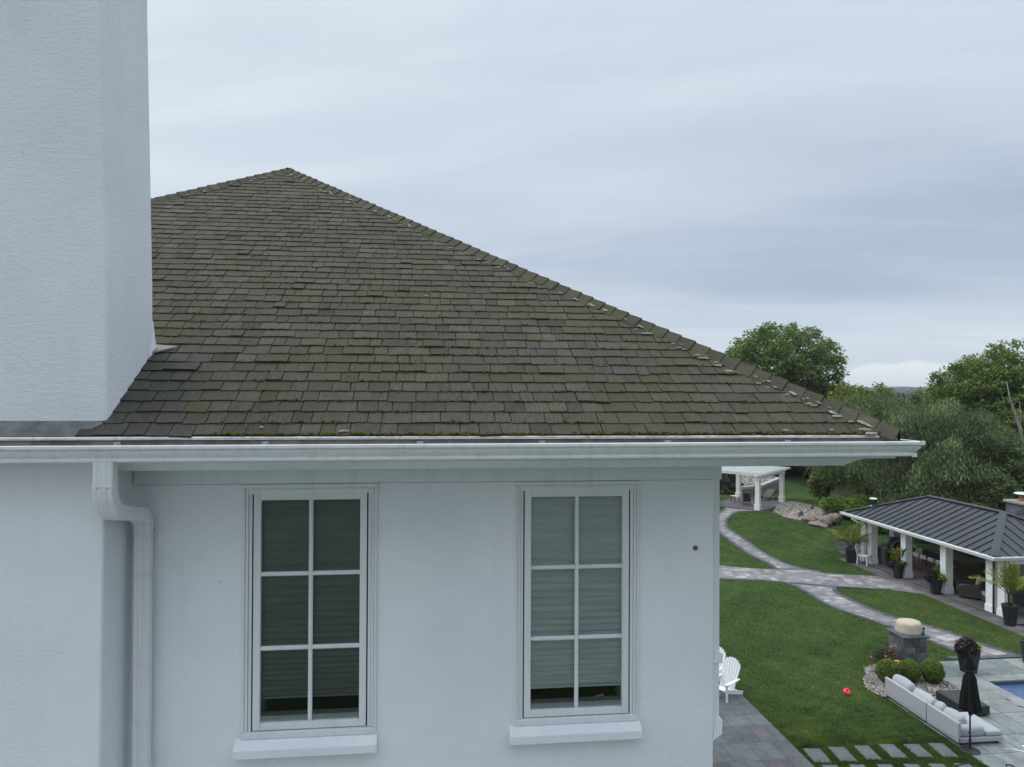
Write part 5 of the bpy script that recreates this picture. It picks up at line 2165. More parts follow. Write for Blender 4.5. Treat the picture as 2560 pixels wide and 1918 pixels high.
# ---------------------------------------------------------------- sofas, table, umbrella
def sofa_base(x0, x1, y0, y1, name, label):
    t = thing(name, label, 'sofa', pf(x0, y0, 0.02), YAW, 'pale grey outdoor sofa')
    w, d = x1 - x0, y1 - y0
    for (a, b) in ((0.10, 0.06), (w - 0.16, 0.06), (0.10, d - 0.12), (w - 0.16, d - 0.12)):
        m = MB()
        m.box(a, a + 0.06, b, b + 0.06, 0, 0.08)
        m.build('foot', M['black_box'], t)
    return t, w, d


sa_, w, d = sofa_base(13.72, 14.58, 18.66, 20.48, 'sofa', 'pale grey low outdoor sofa, far module beside the boxwood')
m = MB()
m.box(0, w, 0, d, 0.08, 0.20)
m.build('base', M['sofa'], sa_, bevel=0.015)
m = MB()
m.box(0.0, 0.085, 0.0, d, 0.09, 0.60)
m.build('backrest', M['sofa'], sa_, bevel=0.02, seg=3)
m = MB()
cushion(m, 0.10, w, 0.02, d - 0.02, 0.20, 0.36, 0, 0.012)
m.build('seat', M['sofa'], sa_, smooth=True)
tl = Matrix.Rotation(-0.28, 3, 'Y')
for (y0, y1, lean, zz) in ((0.98, 1.76, 0.30, 0.30), (0.16, 0.95, 0.62, 0.27)):
    m = MB()
    cushion(m, 0.10, 0.32, y0, y1, zz, zz + 0.44, 0, 0.05, rot=Matrix.Rotation(lean, 3, 'Y'), org=Vector((0.12, (y0 + y1) / 2, zz)))
    m.build('cushion', M['sofa'], sa_, smooth=True)
sb_, w, d = sofa_base(13.72, 15.02, 17.42, 18.63, 'sofa', 'pale grey low outdoor sofa, near module with chaise end by the umbrella')
m = MB()
m.box(0, w, 0, d, 0.08, 0.20)
m.build('base', M['sofa'], sb_, bevel=0.015)
m = MB()
m.box(0.0, 0.085, 0.0, d, 0.09, 0.60)
m.build('backrest', M['sofa'], sb_, bevel=0.02, seg=3)
m = MB()
cushion(m, 0.09, 0.80, 0.02, 0.50, 0.20, 0.47, 0, 0.008)
m.build('end_block', M['sofa'], sb_, smooth=True)
m = MB()
cushion(m, 0.80, w - 0.01, 0.02, d - 0.02, 0.20, 0.34, 0, 0.010)
cushion(m, 0.09, 0.80, 0.51, d - 0.02, 0.20, 0.34, 0, 0.010)
m.build('seat', M['sofa'], sb_, smooth=True)
for (y0, y1, lean, zz) in ((0.22, 0.86, 0.55, 0.36), (0.88, 1.18, 0.35, 0.34)):
    m = MB()
    cushion(m, 0.10, 0.32, y0, y1, zz, zz + 0.36, 0, 0.05, rot=Matrix.Rotation(lean, 3, 'Y'), org=Vector((0.12, (y0 + y1) / 2, zz)))
    m.build('cushion', M['sofa'], sb_, smooth=True)
t = thing('coffee_table', 'low black box coffee table between the sofa and the pool', 'table', pf(15.08, 18.92, 0.02), YAW)
m = MB()
m.box(0.05, 0.75, 0.05, 1.10, 0, 0.05)
m.build('base', M['rubber'], t)
m = MB()
m.box(0, 0.80, 0, 1.15, 0.05, 0.29)
m.build('body', M['black_box'], t, bevel=0.008)
m = MB()
m.box(0.02, 0.78, 0.02, 1.13, 0.291, 0.297)
m.build('tabletop', M['black_box'], t, bevel=0.002)

um = thing('garden_umbrella', 'closed black garden umbrella on a round base beside the sofa', 'umbrella', (11.86, 18.62, 0.02), 0.3)
m = MB()
m.lathe([(0.235, 0), (0.235, 0.018), (0.20, 0.035), (0.05, 0.05), (0.035, 0.06), (0.035, 0.30), (0.028, 0.31)], 28)
m.build('base', M['black_box'], um, smooth=False)
m = MB()
m.tube([(0, 0, 0.05), (0, 0, 2.42)], 0.020, 10)
m.build('pole', M['black_box'], um, smooth=True)
m = MB()
m.box(-0.03, 0.03, -0.05, 0.03, 0.92, 1.02)
m.bar((0, -0.05, 0.97), (0.07, -0.10, 0.97), 0.014, 0.014)
m.bar((0.07, -0.10, 0.97), (0.07, -0.14, 0.97), 0.02, 0.02)
m.build('crank', M['black_box'], um, bevel=0.004)
m = MB()
m.blob((-0.05, 0, 0.48), (0.03, 0.018, 0.02), 1, 0.1)
m.build('knob', M['black_box'], um)


def pleat(a, i):
    return 1 + 0.20 * math.cos(8 * a + 0.15 * i) + 0.07 * math.sin(5 * a + i * 0.6)


m = MB()
m.lathe([(0.245, 1.04), (0.25, 1.10), (0.225, 1.30), (0.195, 1.52), (0.165, 1.75), (0.15, 1.88), (0.095, 2.00), (0.075, 2.06), (0.10, 2.10), (0.13, 2.13), (0.09, 2.20), (0.075, 2.28), (0.06, 2.36), (0.035, 2.41), (0.012, 2.43)], 48, wob=pleat)
cno = m.build('canopy', M['canvas_black'], um, smooth=True)
cno.scale = (0.86, 0.86, 1.0)
m = MB()
m.lathe([(0.088, 2.045), (0.09, 2.05), (0.09, 2.075), (0.086, 2.08)], 20)
m.build('tie_strap', M['black_box'], um)

# red toy
m = MB()
for i in range(24):
    for j in range(12):
        a, b = 2 * PI * i / 24, 2 * PI * j / 12
        m.v.append(((0.062 + 0.054 * math.cos(b)) * math.cos(a), (0.062 + 0.054 * math.cos(b)) * math.sin(a), 0.054 * 1.25 * math.sin(b)))
        m.va.append((1, 1, 1))
for i in range(24):
    for j in range(12):
        m.f.append((i * 12 + j, ((i + 1) % 24) * 12 + j, ((i + 1) % 24) * 12 + (j + 1) % 12, i * 12 + (j + 1) % 12))
        m.mi.append(0)
o = m.build('toy_ring', M['red'], smooth=True)
o.location = (10.28, 22.05, 0.085)
o.rotation_euler = (0.75, 0.1, 0.15)
tag(o, 'small red ring toy lying on the open lawn', 'toy')

# deck fittings near the pool
for i, ((x, y), lab) in enumerate((((14.97, 21.7), 'small dark drain cover in the pool terrace, farther one'), ((15.01, 21.22), 'small dark drain cover in the pool terrace, nearer one'))):
    m = MB()
    m.box(-0.07, 0.07, -0.03, 0.03, 0, 0.006)
    for k in range(5):
        m.box(-0.055 + k * 0.025, -0.045 + k * 0.025, -0.022, 0.022, 0.006, 0.009)
    o = m.build('drain_cover', M['wicker'])
    o.location = (x, y, 0.024)
    o.rotation_euler.z = -1.0 + 0.4 * i
    tag(o, lab, 'drain', 'pool terrace drains')

# black hose at the bottom edge
m = MB()
m.tube([(p.x, p.y, 0.036) for p in smooth_line([(10.9, 17.7), (11.05, 17.86), (11.28, 17.95), (11.52, 18.02), (11.72, 17.95), (11.80, 17.82), (11.85, 17.6), (12.1, 17.5), (12.2, 17.72), (12.30, 17.90), (12.42, 17.88), (12.46, 17.72), (12.40, 17.5)], 6)], 0.013, 6)
o = m.build('garden_hose', M['black_pot'], smooth=True)
tag(o, 'thin black hose looping across the grass and terrace by the umbrella', 'hose')
# white lounger poking in at the corner
t = thing('pool_lounger', 'white slatted pool lounger cut by the bottom right corner', 'lounger', (12.86, 17.75, 0.02), -0.1)
m = MB()
m.tube([(-0.26, 0.72, 0.12), (-0.19, 0.45, 0.24), (-0.10, 0.05, 0.36), (-0.06, -0.5, 0.36), (-0.06, -1.2, 0.34)], [0.016, 0.018, 0.02, 0.02, 0.02], 8)
m.tube([(0.62, 0.30, 0.30), (0.60, -0.5, 0.34), (0.60, -1.2, 0.34)], 0.02, 8)
m.tube([(-0.08, -0.1, 0.35), (-0.08, -0.1, 0.0)], 0.018, 8)
m.tube([(0.60, -0.1, 0.35), (0.60, -0.1, 0.0)], 0.018, 8)
m.tube([(-0.06, -1.2, 0.34), (0.60, -1.2, 0.34)], 0.018, 8)
m.build('frame', M['white_plastic'], t, smooth=True)
m = MB()
for k in range(14):
    y = 0.34 - k * 0.11
    m.box(-0.05, 0.58, y - 0.045, y + 0.045, 0.375, 0.395)
m.build('slats', M['white_plastic'], t, bevel=0.006)


# ---------------------------------------------------------------- adirondack chairs
def adirondack(label, x, y, rz):
    t = thing('adirondack_chair', label, 'chair', (x, y, 0.022), rz, 'white adirondack chairs on the patio')
    wmat = M['white_plastic']
    for s in (-1, 1):
        m = MB()
        m.bar((0.30, s * 0.265, 0.0), (0.33, s * 0.265, 0.53), 0.028, 0.095, up=(1, 0, 0))
        m.build('leg', wmat, t, bevel=0.004)
        m = MB()
        m.bar((0.34, s * 0.235, 0.33), (-0.60, s * 0.235, 0.045), 0.028, 0.11)
        m.build('runner', wmat, t, bevel=0.004)
        m = MB()
        pts = [(0.44, 0.0), (0.40, 0.055), (0.20, 0.075), (-0.15, 0.055), (-0.34, 0.03), (-0.34, -0.03), (-0.10, -0.045), (0.20, -0.06), (0.42, -0.05)]
        m.slab(ccw([(a, s * 0.285 + b) for a, b in pts]), 0.535, 0.560)
        m.f.append(tuple(range(len(pts)))[::-1])
        m.mi.append(0)
        m.build('armrest', wmat, t, bevel=0.005)
    m = MB()
    for k in range(5):
        f = k / 4
        xx = 0.36 - 0.46 * f
        zz = 0.375 - 0.135 * f - (0.0 if k else 0.012)
        m.bar((xx, -0.25, zz), (xx, 0.25, zz), 0.085, 0.022, up=(0.28, 0, 1))
    m.build('seat', wmat, t, bevel=0.004)
    m = MB()
    n = 7
    for k in range(n):
        q = (k - (n - 1) / 2)
        y0, y1 = q * 0.070, q * 0.090
        dirv = Vector((-0.36, 0, 0.93)).normalized()
        nv = Vector((0.93, 0, 0.36)).normalized()
        org = Vector((-0.10, 0, 0.24))
        wb, wtp = 0.030, 0.0385
        out = [(y0 - wb, 0.0), (y0 + wb, 0.0)]
        for s_ in range(4, -1, -1):
            yy = y1 - wtp + 2 * wtp * s_ / 4
            out.append((yy, 0.60 + 0.33 * math.sqrt(max(0.0, 1 - (yy / 0.335) ** 2)) - 0.010 * abs(s_ - 2)))
        k_ = len(out)
        vs = [org + dirv * b + Vector((0, a, 0)) + nv * 0.01 for a, b in out] + [org + dirv * b + Vector((0, a, 0)) - nv * 0.01 for a, b in out]
        m.add(vs, [tuple(range(k_)), tuple(range(k_, 2 * k_))[::-1]] + [(i_, k_ + i_, k_ + (i_ + 1) % k_, (i_ + 1) % k_) for i_ in range(k_)])
    m.build('backrest', wmat, t, bevel=0.004)
    m = MB()
    m.bar((-0.30, -0.30, 0.545 - 0.02), (-0.30, 0.30, 0.545 - 0.02), 0.05, 0.03)
    m.bar((-0.42, -0.27, 0.86), (-0.42, 0.27, 0.86), 0.022, 0.05)
    m.bar((-0.46, -0.235, 0.10), (-0.46, 0.235, 0.10), 0.04, 0.06)
    m.build('cross_rail', wmat, t, bevel=0.003)
    return t


adirondack('white fan-backed adirondack chair, nearer one by the lawn edge', 6.47, 21.78, math.radians(221))
adirondack('white fan-backed adirondack chair, farther one mostly hidden behind the house corner', 6.30, 22.72, math.radians(219))


# ================================================================== PAVILION
PAV0 = (25.85, 32.45)
pav = thing('pavilion', 'open garden pavilion with charcoal standing-seam hip roof and white square columns', 'pavilion', pf(*PAV0, 0.045), YAW)


def pv(x, y, z=0):
    return (x - PAV0[0], y - PAV0[1], z)


EX0, EX1, EY0, EY1, EZ = 22.85 - PAV0[0], 28.85 - PAV0[0], 27.0 - PAV0[1], 37.9 - PAV0[1], 2.46
RS, RH = 3.0, 1.29
m = MB()
A_, B_, C_, D_ = (EX0, EY0, EZ), (EX1, EY0, EZ), (EX1, EY1, EZ), (EX0, EY1, EZ)
E1, E2 = (0, EY0 + RS, EZ + RH), (0, EY1 - RS, EZ + RH)
m.add([A_, B_, C_, D_, E1, E2], [(3, 0, 4, 5), (0, 1, 4), (1, 2, 5, 4), (2, 3, 5)])
# seams
sh_, sw2 = 0.045, 0.022
nrmW = Vector((-RH, 0, RS)).normalized()
for side in (-1, 1):
    y = EY0 + 0.30
    while y < EY1 - 0.1:
        t = min(1.0, (y - EY0) / RS, (EY1 - y) / RS)
        x_e = EX0 if side < 0 else EX1
        p = Vector((x_e, y, EZ + 0.01))
        q = Vector((x_e + (-side) * RS * t, y, EZ + RH * t + 0.01))
        m.bar(p, q, 0.020, 0.058, up=(side * RH, 0, RS))
        y += 0.48
for end in (-1, 1):
    x = EX0 + 0.30
    while x < EX1 - 0.1:
        t = min(1.0, (x - EX0) / RS, (EX1 - x) / RS)
        y_e = EY0 if end < 0 else EY1
        m.bar((x, y_e, EZ + 0.01), (x, y_e - end * RS * t, EZ + RH * t + 0.01), 0.020, 0.058, up=(0, end * RH, RS))
        x += 0.48
roof_p = m.build('roof', M['seam'], pav)
m = MB()
for c, e in ((A_, E1), (B_, E1), (C_, E2), (D_, E2)):
    d = (Vector(e) - Vector(c))
    for sx in (0,):
        side = d.cross(Vector((0, 0, 1))).normalized()
        up = side.cross(d).normalized()
        w = 0.15
        vs = []
        for q in (Vector(c) + d * 0.01, Vector(e)):
            vs += [q + side * w - up * 0.02 + Vector((0, 0, 0.055)), q + Vector((0, 0, 0.075)), q - side * w - up * 0.02 + Vector((0, 0, 0.055))]
        m.add(vs, [(0, 1, 4, 3), (1, 2, 5, 4)])
w = 0.14
vs = []
for e in (E1, E2):
    vs += [(e[0] - w, e[1], e[2] + 0.02), (e[0], e[1], e[2] + 0.08), (e[0] + w, e[1], e[2] + 0.02)]
m.add(vs, [(0, 1, 4, 3), (1, 2, 5, 4)])
m.build('ridge_cap', M['seam'], roof_p)
# flue
m = MB()
fp = pv(*((20.55 * CA + 41.0 * SA), (-20.55 * SA + 41.0 * CA)))
fx, fy = 24.14 - PAV0[0], 37.04 - PAV0[1]
m.lathe([(0.13, 2.50), (0.13, 3.02), (0.17, 3.20), (0.17, 3.30)], 14, c=(fx, fy, 0))
m.build('flue', M['black_box'], roof_p, smooth=False)
m = MB()
m.lathe([(0.20, 3.30), (0.20, 3.33), (0.17, 3.36)], 14, c=(fx, fy, 0))
m.lathe([(0.15, 2.80), (0.15, 2.97)], 14, c=(fx, fy, 0))
m.build('flue_cap', M['white_metal'], roof_p)
# eaves: gutter, fascia, ceiling
m = MB()
gp2 = [(-0.02, 0.02), (-0.02, -0.12), (0.075, -0.12), (0.10, -0.04), (0.115, -0.02), (0.115, 0.01), (0.10, 0.015), (0.09, -0.01), (0.06, -0.10), (0.0, -0.10), (0.0, 0.02)]
cor = [(EX0, EY0, -1, -1), (EX1, EY0, 1, -1), (EX1, EY1, 1, 1), (EX0, EY1, -1, 1)]
k = len(gp2)
for (x, y, sx, sy) in cor:
    for o_, z_ in gp2:
        m.v.append((x + sx * o_, y + sy * o_, EZ + z_))
        m.va.append((1, 1, 1))
for i in range(4):
    i2 = (i + 1) % 4
    for j in range(k):
        j2 = (j + 1) % k
        m.f.append((i * k + j, i * k + j2, i2 * k + j2, i2 * k + j))
        m.mi.append(0)
m.build('gutter', M['white_metal'], pav)
m = MB()
m.box(EX0 + 0.02, EX1 - 0.02, EY0 + 0.02, EY1 - 0.02, EZ - 0.13, EZ - 0.11)
m.build('ceiling', M['dark_wood'], pav)
m = MB()
bx0, bx1, by0, by1 = 23.34 - PAV0[0], 28.4 - PAV0[0], 26.75 - PAV0[1] + 0.35, 36.95 - PAV0[1]
for (a, b, c, d) in ((bx0, bx0 + 0.3, by0, by1), (bx1 - 0.3, bx1, by0, by1), (bx0 + 0.3, bx1 - 0.3, by0, by0 + 0.3), (bx0 + 0.3, bx1 - 0.3, by1 - 0.3, by1)):
    m.box(a, b, c, d, EZ - 0.32, EZ - 0.131)
m.build('beam', M['pave_white'], pav, bevel=0.005)


def column(cx, cy, h=EZ - 0.321):
    m = MB()
    x, y, _ = pv(cx, cy)
    a = 0.175
    m.box(x - a, x + a, y - a, y + a, 0.30, h)
    m.box(x - a - 0.012, x + a + 0.012, y - a - 0.012, y + a + 0.012, h - 0.10, h - 0.001)
    # raised corner boards
    for sx in (-1, 1):
        for sy in (-1, 1):
            m.box(x + sx * (a - 0.03) - 0.037, x + sx * (a - 0.03) + 0.037, y + sy * (a - 0.03) - 0.037, y + sy * (a - 0.03) + 0.037, 0.301, h - 0.101)
    c = m.build('column', M['pave_white'], pav, bevel=0.004)
    m = MB()
    m.box(x - a - 0.035, x + a + 0.035, y - a - 0.035, y + a + 0.035, 0, 0.28)
    m.box(x - a - 0.018, x + a + 0.018, y - a - 0.018, y + a + 0.018, 0.28, 0.31)
    m.build('plinth', M['pave_white'], c, bevel=0.006)


for cy in (36.78, 36.18, 33.40, 30.60, 27.86, 27.22):
    column(23.52, cy)
for cx in (25.2, 28.2):
    column(cx, 36.78)
for cy in (33.4, 30.6):
    column(28.2, cy)
column(28.2, 27.22)
# downspouts
m = MB()
x, y, _ = pv(22.92, 37.0)
m.tube([(x - 0.06, y, EZ - 0.11), (x - 0.06, y, EZ - 0.20), (x + 0.10, y - 0.22, EZ - 0.34), (x + 0.40, y - 0.50, EZ - 0.42), (x + 0.42, y - 0.52, EZ - 0.6), (x + 0.42, y - 0.52, 0.05)], 0.045, 10)
m.build('downspout', M['pave_white'], pav, smooth=True)
m = MB()
x, y, _ = pv(23.28, 27.54)
m.tube([(x, y, EZ - 0.2), (x, y, 0.02)], 0.035, 8)
m.build('downspout', M['black_box'], pav, smooth=True)

# chimney behind the pavilion's roof
t = thing('outdoor_chimney', 'grey stone outdoor chimney with clay pot and metal lid beyond the pavilion roof', 'chimney', pf(30.35, 33.85, -0.06), YAW)
m = MB()
m.box(-0.55, 0.55, -0.55, 0.55, 0, 3.60)
m.build('core', M['mortar'], t)
m = MB()
stone_shell(m, -0.56, 0.56, -0.56, 0.56, 2.2, 3.60, 0.15, 9)
m.build('shaft', M['block'], t, tint=True, bevel=0.005)
m = MB()
m.box(-0.66, 0.66, -0.66, 0.66, 3.605, 3.72)
m.build('cap_stone', M['concrete'], t, bevel=0.015)
m = MB()
m.lathe([(0.26, 3.72), (0.27, 3.80), (0.23, 3.84), (0.23, 3.92), (0.25, 3.95)], 18)
m.build('clay_pot', M['clay'], t)
m = MB()
m.lathe([(0.47, 4.08), (0.47, 4.10), (0.40, 4.13), (0.02, 4.15)], 20)
for k in range(3):
    m.tube([(0.2 * math.cos(k * 2.1), 0.2 * math.sin(k * 2.1), 3.9), (0.2 * math.cos(k * 2.1), 0.2 * math.sin(k * 2.1), 4.09)], 0.012, 5)
m.build('lid', M['white_metal'], t)

# ---------------------------------------------------------------- pavilion contents
# pizza oven on a firewood store
t = thing('pizza_oven', 'dark domed pizza oven over a firewood store at the pavilion far end', 'oven', pf(24.75, 36.15, 0.05), YAW)
m = MB()
m.box(-0.85, -0.75, -0.45, 0.45, 0, 0.82)
m.box(0.75, 0.85, -0.45, 0.45, 0, 0.82)
m.box(-0.75, 0.75, 0.35, 0.45, 0, 0.82)
m.box(-0.75, 0.75, -0.45, 0.35, 0.70, 0.82)
m.build('base', M['block'], t, tint=True)
m = MB()
m.box(-0.92, 0.92, -0.52, 0.52, 0.82, 0.89)
m.build('countertop', M['counter'], t, bevel=0.008)
m = MB()
n = 16
vs = []
for (r_, y_) in ((0.50, -0.42), (0.52, -0.2), (0.50, 0.2), (0.36, 0.42)):
    for j in range(n + 1):
        a = PI * j / n
        vs.append((r_ * math.cos(a), y_, 0.89 + r_ * 0.98 * math.sin(a)))
fcs = [(i * (n + 1) + j, i * (n + 1) + j + 1, (i + 1) * (n + 1) + j + 1, (i + 1) * (n + 1) + j) for i in range(3) for j in range(n)] + [tuple(range(3 * (n + 1), 4 * (n + 1)))]
m.add(vs, fcs)
m.build('dome', M['black_box'], t, smooth=True)
m = MB()
vs = []
for j in range(n + 1):
    a = PI * j / n
    for (r_, y_) in ((0.50, -0.43), (0.34, -0.43), (0.34, -0.30), (0.50, -0.30)):
        vs.append((r_ * math.cos(a), y_, 0.891 + r_ * 0.95 * math.sin(a)))
fcs = [(j * 4 + q, j * 4 + (q + 1) % 4, (j + 1) * 4 + (q + 1) % 4, (j + 1) * 4 + q) for j in range(n) for q in range(4)]
m.add(vs, fcs)
m.build('arch', M['flash_tan'], t)
fw = MB()
r = random.Random(3)
for iz in range(5):
    for ix in range(10):
        x_ = -0.68 + ix * 0.15 + r.uniform(-0.02, 0.02)
        z_ = 0.07 + iz * 0.13
        q = r.uniform(0.045, 0.068)
        k = r.uniform(0.7, 1.4)
        pr = [(q * math.cos(2 * PI * j / 7), q * math.sin(2 * PI * j / 7)) for j in range(7)]
        yy = -0.40 + r.uniform(-0.04, 0.04)
        o0 = len(fw.v)
        for y_ in (yy, 0.3):
            for (a, b) in pr:
                fw.v.append((x_ + a, y_, z_ + b))
                fw.va.append((k, k * 0.95, k * 0.9))
        for j in range(7):
            fw.f.append((o0 + j, o0 + (j + 1) % 7, o0 + 7 + (j + 1) % 7, o0 + 7 + j))
            fw.mi.append(0)
        fw.f.append(tuple(o0 + j for j in range(7))[::-1])
        fw.mi.append(0)
M['log'] = tinted('split_firewood', (0.20, 0.10, 0.055), 1.0, 0.9, 0.2, 14)
o = fw.build('firewood', M['log'], tint=True)
o.location = pf(24.75, 36.15, 0.05)
o.rotation_euler.z = YAW
o['kind'] = 'stuff'
# low wall outside the end
t = thing('low_wall', 'low grey stone wall with slate top at the pavilion end behind the plastic chair', 'wall', pf(23.62, 38.25, 0.0), YAW)
m = MB()
m.box(-0.25, 0.25, -1.0, 1.0, 0, 0.88)
m.build('core', M['mortar'], t)
m = MB()
stone_shell(m, -0.26, 0.26, -1.01, 1.01, 0, 0.88, 0.14, 13)
m.build('facing', M['block'], t, tint=True)
m = MB()
m.box(-0.32, 0.32, -1.07, 1.07, 0.885, 0.94)
m.build('cap_stone', M['flash_dark'], t, bevel=0.01)
# bar counter and stools
t = thing('bar_counter', 'long grey-topped bar counter behind the row of stools', 'counter', pf(26.15, 33.6, 0.05), YAW)
m = MB()
m.box(-0.30, 0.42, -1.95, 1.85, 0, 1.0)
m.build('body', M['wicker'], t, bevel=0.006)
m = MB()
m.box(-0.62, 0.48, -2.05, 1.95, 1.0, 1.05)
m.build('countertop', M['counter'], t, bevel=0.006)
m = MB()
m.box(-0.1, 0.3, 0.3, 0.9, 1.05, 1.065)
m.build('sink', M['steel'], t, bevel=0.004)
t = thing('grill_hood', 'black covered barbecue grill at the back of the pavilion', 'grill', pf(27.55, 34.2, 0.05), YAW)
m = MB()
m.box(-0.35, 0.35, -1.2, 1.2, 0, 0.95)
m.build('cabinet', M['black_box'], t, bevel=0.01)
m = MB()
m.box(-0.33, 0.33, -0.7, 0.5, 0.95, 1.35, top=(0.14, 0.08))
m.build('hood', M['black_box'], t, bevel=0.03)
M['seat_white'] = plain('white_moulded_seat', (0.72, 0.73, 0.72), 0.45, 0.04, 10)
stool0 = None
ord6 = ['nearest the pizza oven', 'second from the pizza oven', 'third from the pizza oven', 'fourth from the pizza oven', 'fifth from the pizza oven', 'farthest from the pizza oven']
for i in range(6):
    loc = pf(25.10, 35.25 - i * 0.56, 0.05)
    lab = 'wooden bar stool with white seat at the counter, %s' % ord6[i]
    if stool0 is None:
        t = thing('bar_stool', lab, 'stool', loc, YAW, 'bar stools at the pavilion counter')
        for sx in (-1, 1):
            for sy in (-1, 1):
                m = MB()
                m.bar((sx * 0.20, sy * 0.19, 0), (sx * 0.14, sy * 0.14, 0.68), 0.032, 0.032)
                m.build('leg', M['dark_wood'], t)
        m = MB()
        m.bar((-0.18, -0.17, 0.22), (-0.18, 0.17, 0.22), 0.022, 0.022)
        m.bar((0.18, -0.17, 0.22), (0.18, 0.17, 0.22), 0.022, 0.022)
        m.build('foot_rail', M['dark_wood'], t)
        m = MB()
        cushion(m, -0.20, 0.20, -0.20, 0.20, 0.68, 0.735, 0, 0.006, 4)
        m.build('seat', M['seat_white'], t, smooth=True)
        m = MB()
        for k in range(7):
            a = -1.0 + 2.0 * k / 6
            b = a + 2.0 / 6
            if k < 6:
                m.add([(-0.21 * math.cos(a * .9), 0.20 * math.sin(a * 1.2), 0.72), (-0.21 * math.cos(b * .9), 0.20 * math.sin(b * 1.2), 0.72),
                       (-0.24 * math.cos(b * .9), 0.21 * math.sin(b * 1.2), 0.90), (-0.24 * math.cos(a * .9), 0.21 * math.sin(a * 1.2), 0.90)], [(0, 1, 2, 3)])
        bk = m.build('backrest', M['seat_white'], t, smooth=True)
        so = bk.modifiers.new('thick', 'SOLIDIFY')
        so.thickness = 0.012
        stool0 = t
    else:
        dup(stool0, loc, YAW + rs.uniform(-0.08, 0.08), lab)


# wicker seats
def wicker_seat(label, x, y, rz, wid=0.82):
    t = thing('wicker_armchair', label, 'armchair', pf(x, y, 0.05), YAW + rz, 'wicker seats in the pavilion')
    h = wid / 2
    m = MB()
    m.box(-0.40, 0.40, -h, h, 0.06, 0.30)
    m.build('base', M['wicker'], t, bevel=0.02)
    for s in (-1, 1):
        m = MB()
        pts = [(0.40, 0.06), (0.42, 0.50), (0.30, 0.58), (-0.10, 0.62), (-0.40, 0.72), (-0.42, 0.06)]
        y0, y1 = (s * h, s * (h + 0.12))
        y0, y1 = min(y0, y1), max(y0, y1)
        n = len(pts)
        m.add([(a, y0, b) for a, b in pts] + [(a, y1, b) for a, b in pts], [tuple(range(n)), tuple(range(n, 2 * n))[::-1]] + [(i, n + i, n + (i + 1) % n, (i + 1) % n) for i in range(n)])
        m.build('arm', M['wicker'], t, bevel=0.02)
    m = MB()
    m.bar((-0.36, 0, 0.28), (-0.48, 0, 0.92), wid + 0.1, 0.10, up=(1, 0, 0.2))
    m.build('back', M['wicker'], t, bevel=0.02)
    m = MB()
    cushion(m, -0.34, 0.40, -h + 0.02, h - 0.02, 0.30, 0.46, 0, 0.02, 5)
    m.build('seat_cushion', M['cushion'], t, smooth=True)
    m = MB()
    cushion(m, -0.36, -0.20, -h + 0.02, h - 0.02, 0.46, 0.98, 0, 0.03, 5, rot=Matrix.Rotation(-0.18, 3, 'Y'), org=Vector((-0.3, 0, 0.46)))
    m.build('back_cushion', M['cushion'], t, smooth=True)
    return t


wicker_seat('brown wicker armchair with taupe cushion, nearer the third pavilion post', 24.15, 29.95, 2.45)
wicker_seat('brown wicker armchair with taupe cushions, half behind the fourth pavilion post', 24.35, 28.75, 2.75, 0.9)
wicker_seat('brown wicker sofa at the right edge behind the potted palm', 25.3, 26.9, PI / 2 + 0.1, 1.5)
m = MB()
m.lathe([(0.17, 0), (0.20, 0.04), (0.215, 0.25), (0.20, 0.40), (0.18, 0.43), (0.02, 0.435)], 20)
o = m.build('stool_pouf', M['black_pot'], smooth=True)
o.location = pf(24.0, 30.95, 0.05)
tag(o, 'dark round pouf on the floor left of the wicker armchair', 'pouf')
# dark glazed screen at the back
t = thing('glass_screen', 'dark framed glass screen closing the back of the pavilion lounge', 'screen', pf(28.0, 29.0, 0.05), YAW)
m = MB()
for k in range(5):
    y = -1.9 + k * 0.95
    m.box(-0.03, 0.03, y - 0.025, y + 0.025, 0, EZ - 0.33)
m.box(-0.028, 0.028, -1.9, 1.9, 0.0, 0.08)
m.box(-0.028, 0.028, -1.9, 1.9, EZ - 0.42, EZ - 0.33)
m.build('frame', M['black_box'], t)
m = MB()
m.box(-0.006, 0.006, -1.9, 1.9, 0.08, EZ - 0.42)
M['smoke'] = glass_mat('smoked_glass', (0.30, 0.33, 0.33), 0.02)
m.build('pane', M['smoke'], t)
t = planter('potted_palm', 'dim potted palm in the pavilion shade beside the wicker armchair', *pf(25.6, 31.3)[:2], 0.40, 0.3, 0.45, group=None)
fronds(t, 0.45, 11, 0.95, rg, M['leaf_palm'], (0.4, 1.3), 0.22, 0.026, 1.0, (0.4, 0.8))

# white plastic chair
t = thing('plastic_chair', 'white plastic garden chair beside the potted palm at the pavilion end', 'chair', (18.80, 38.38, 0.02), math.radians(-50), None, 1.10)
wp = M['white_plastic']
for (a, b) in ((0.22, 0.22), (0.22, -0.22), (-0.22, 0.2), (-0.22, -0.2)):
    m = MB()
    m.bar((a * 1.12, b * 1.1, 0), (a * 0.92, b * 0.98, 0.44), 0.045, 0.045)
    m.build('leg', wp, t, bevel=0.01)
m = MB()
cushion(m, -0.23, 0.25, -0.25, 0.25, 0.43, 0.465, 0, -0.01, 5)
m.build('seat', wp, t, smooth=True)
m = MB()
arc = [(-0.22, 0.225, 0.46), (-0.27, 0.235, 0.66), (-0.315, 0.20, 0.86), (-0.33, 0.10, 0.93), (-0.335, 0, 0.945), (-0.33, -0.10, 0.93), (-0.315, -0.20, 0.86), (-0.27, -0.235, 0.66), (-0.22, -0.225, 0.46)]
m.sweep(arc, rrect(0.055, 0.022, 0.01), True, up=(1, 0, 0))
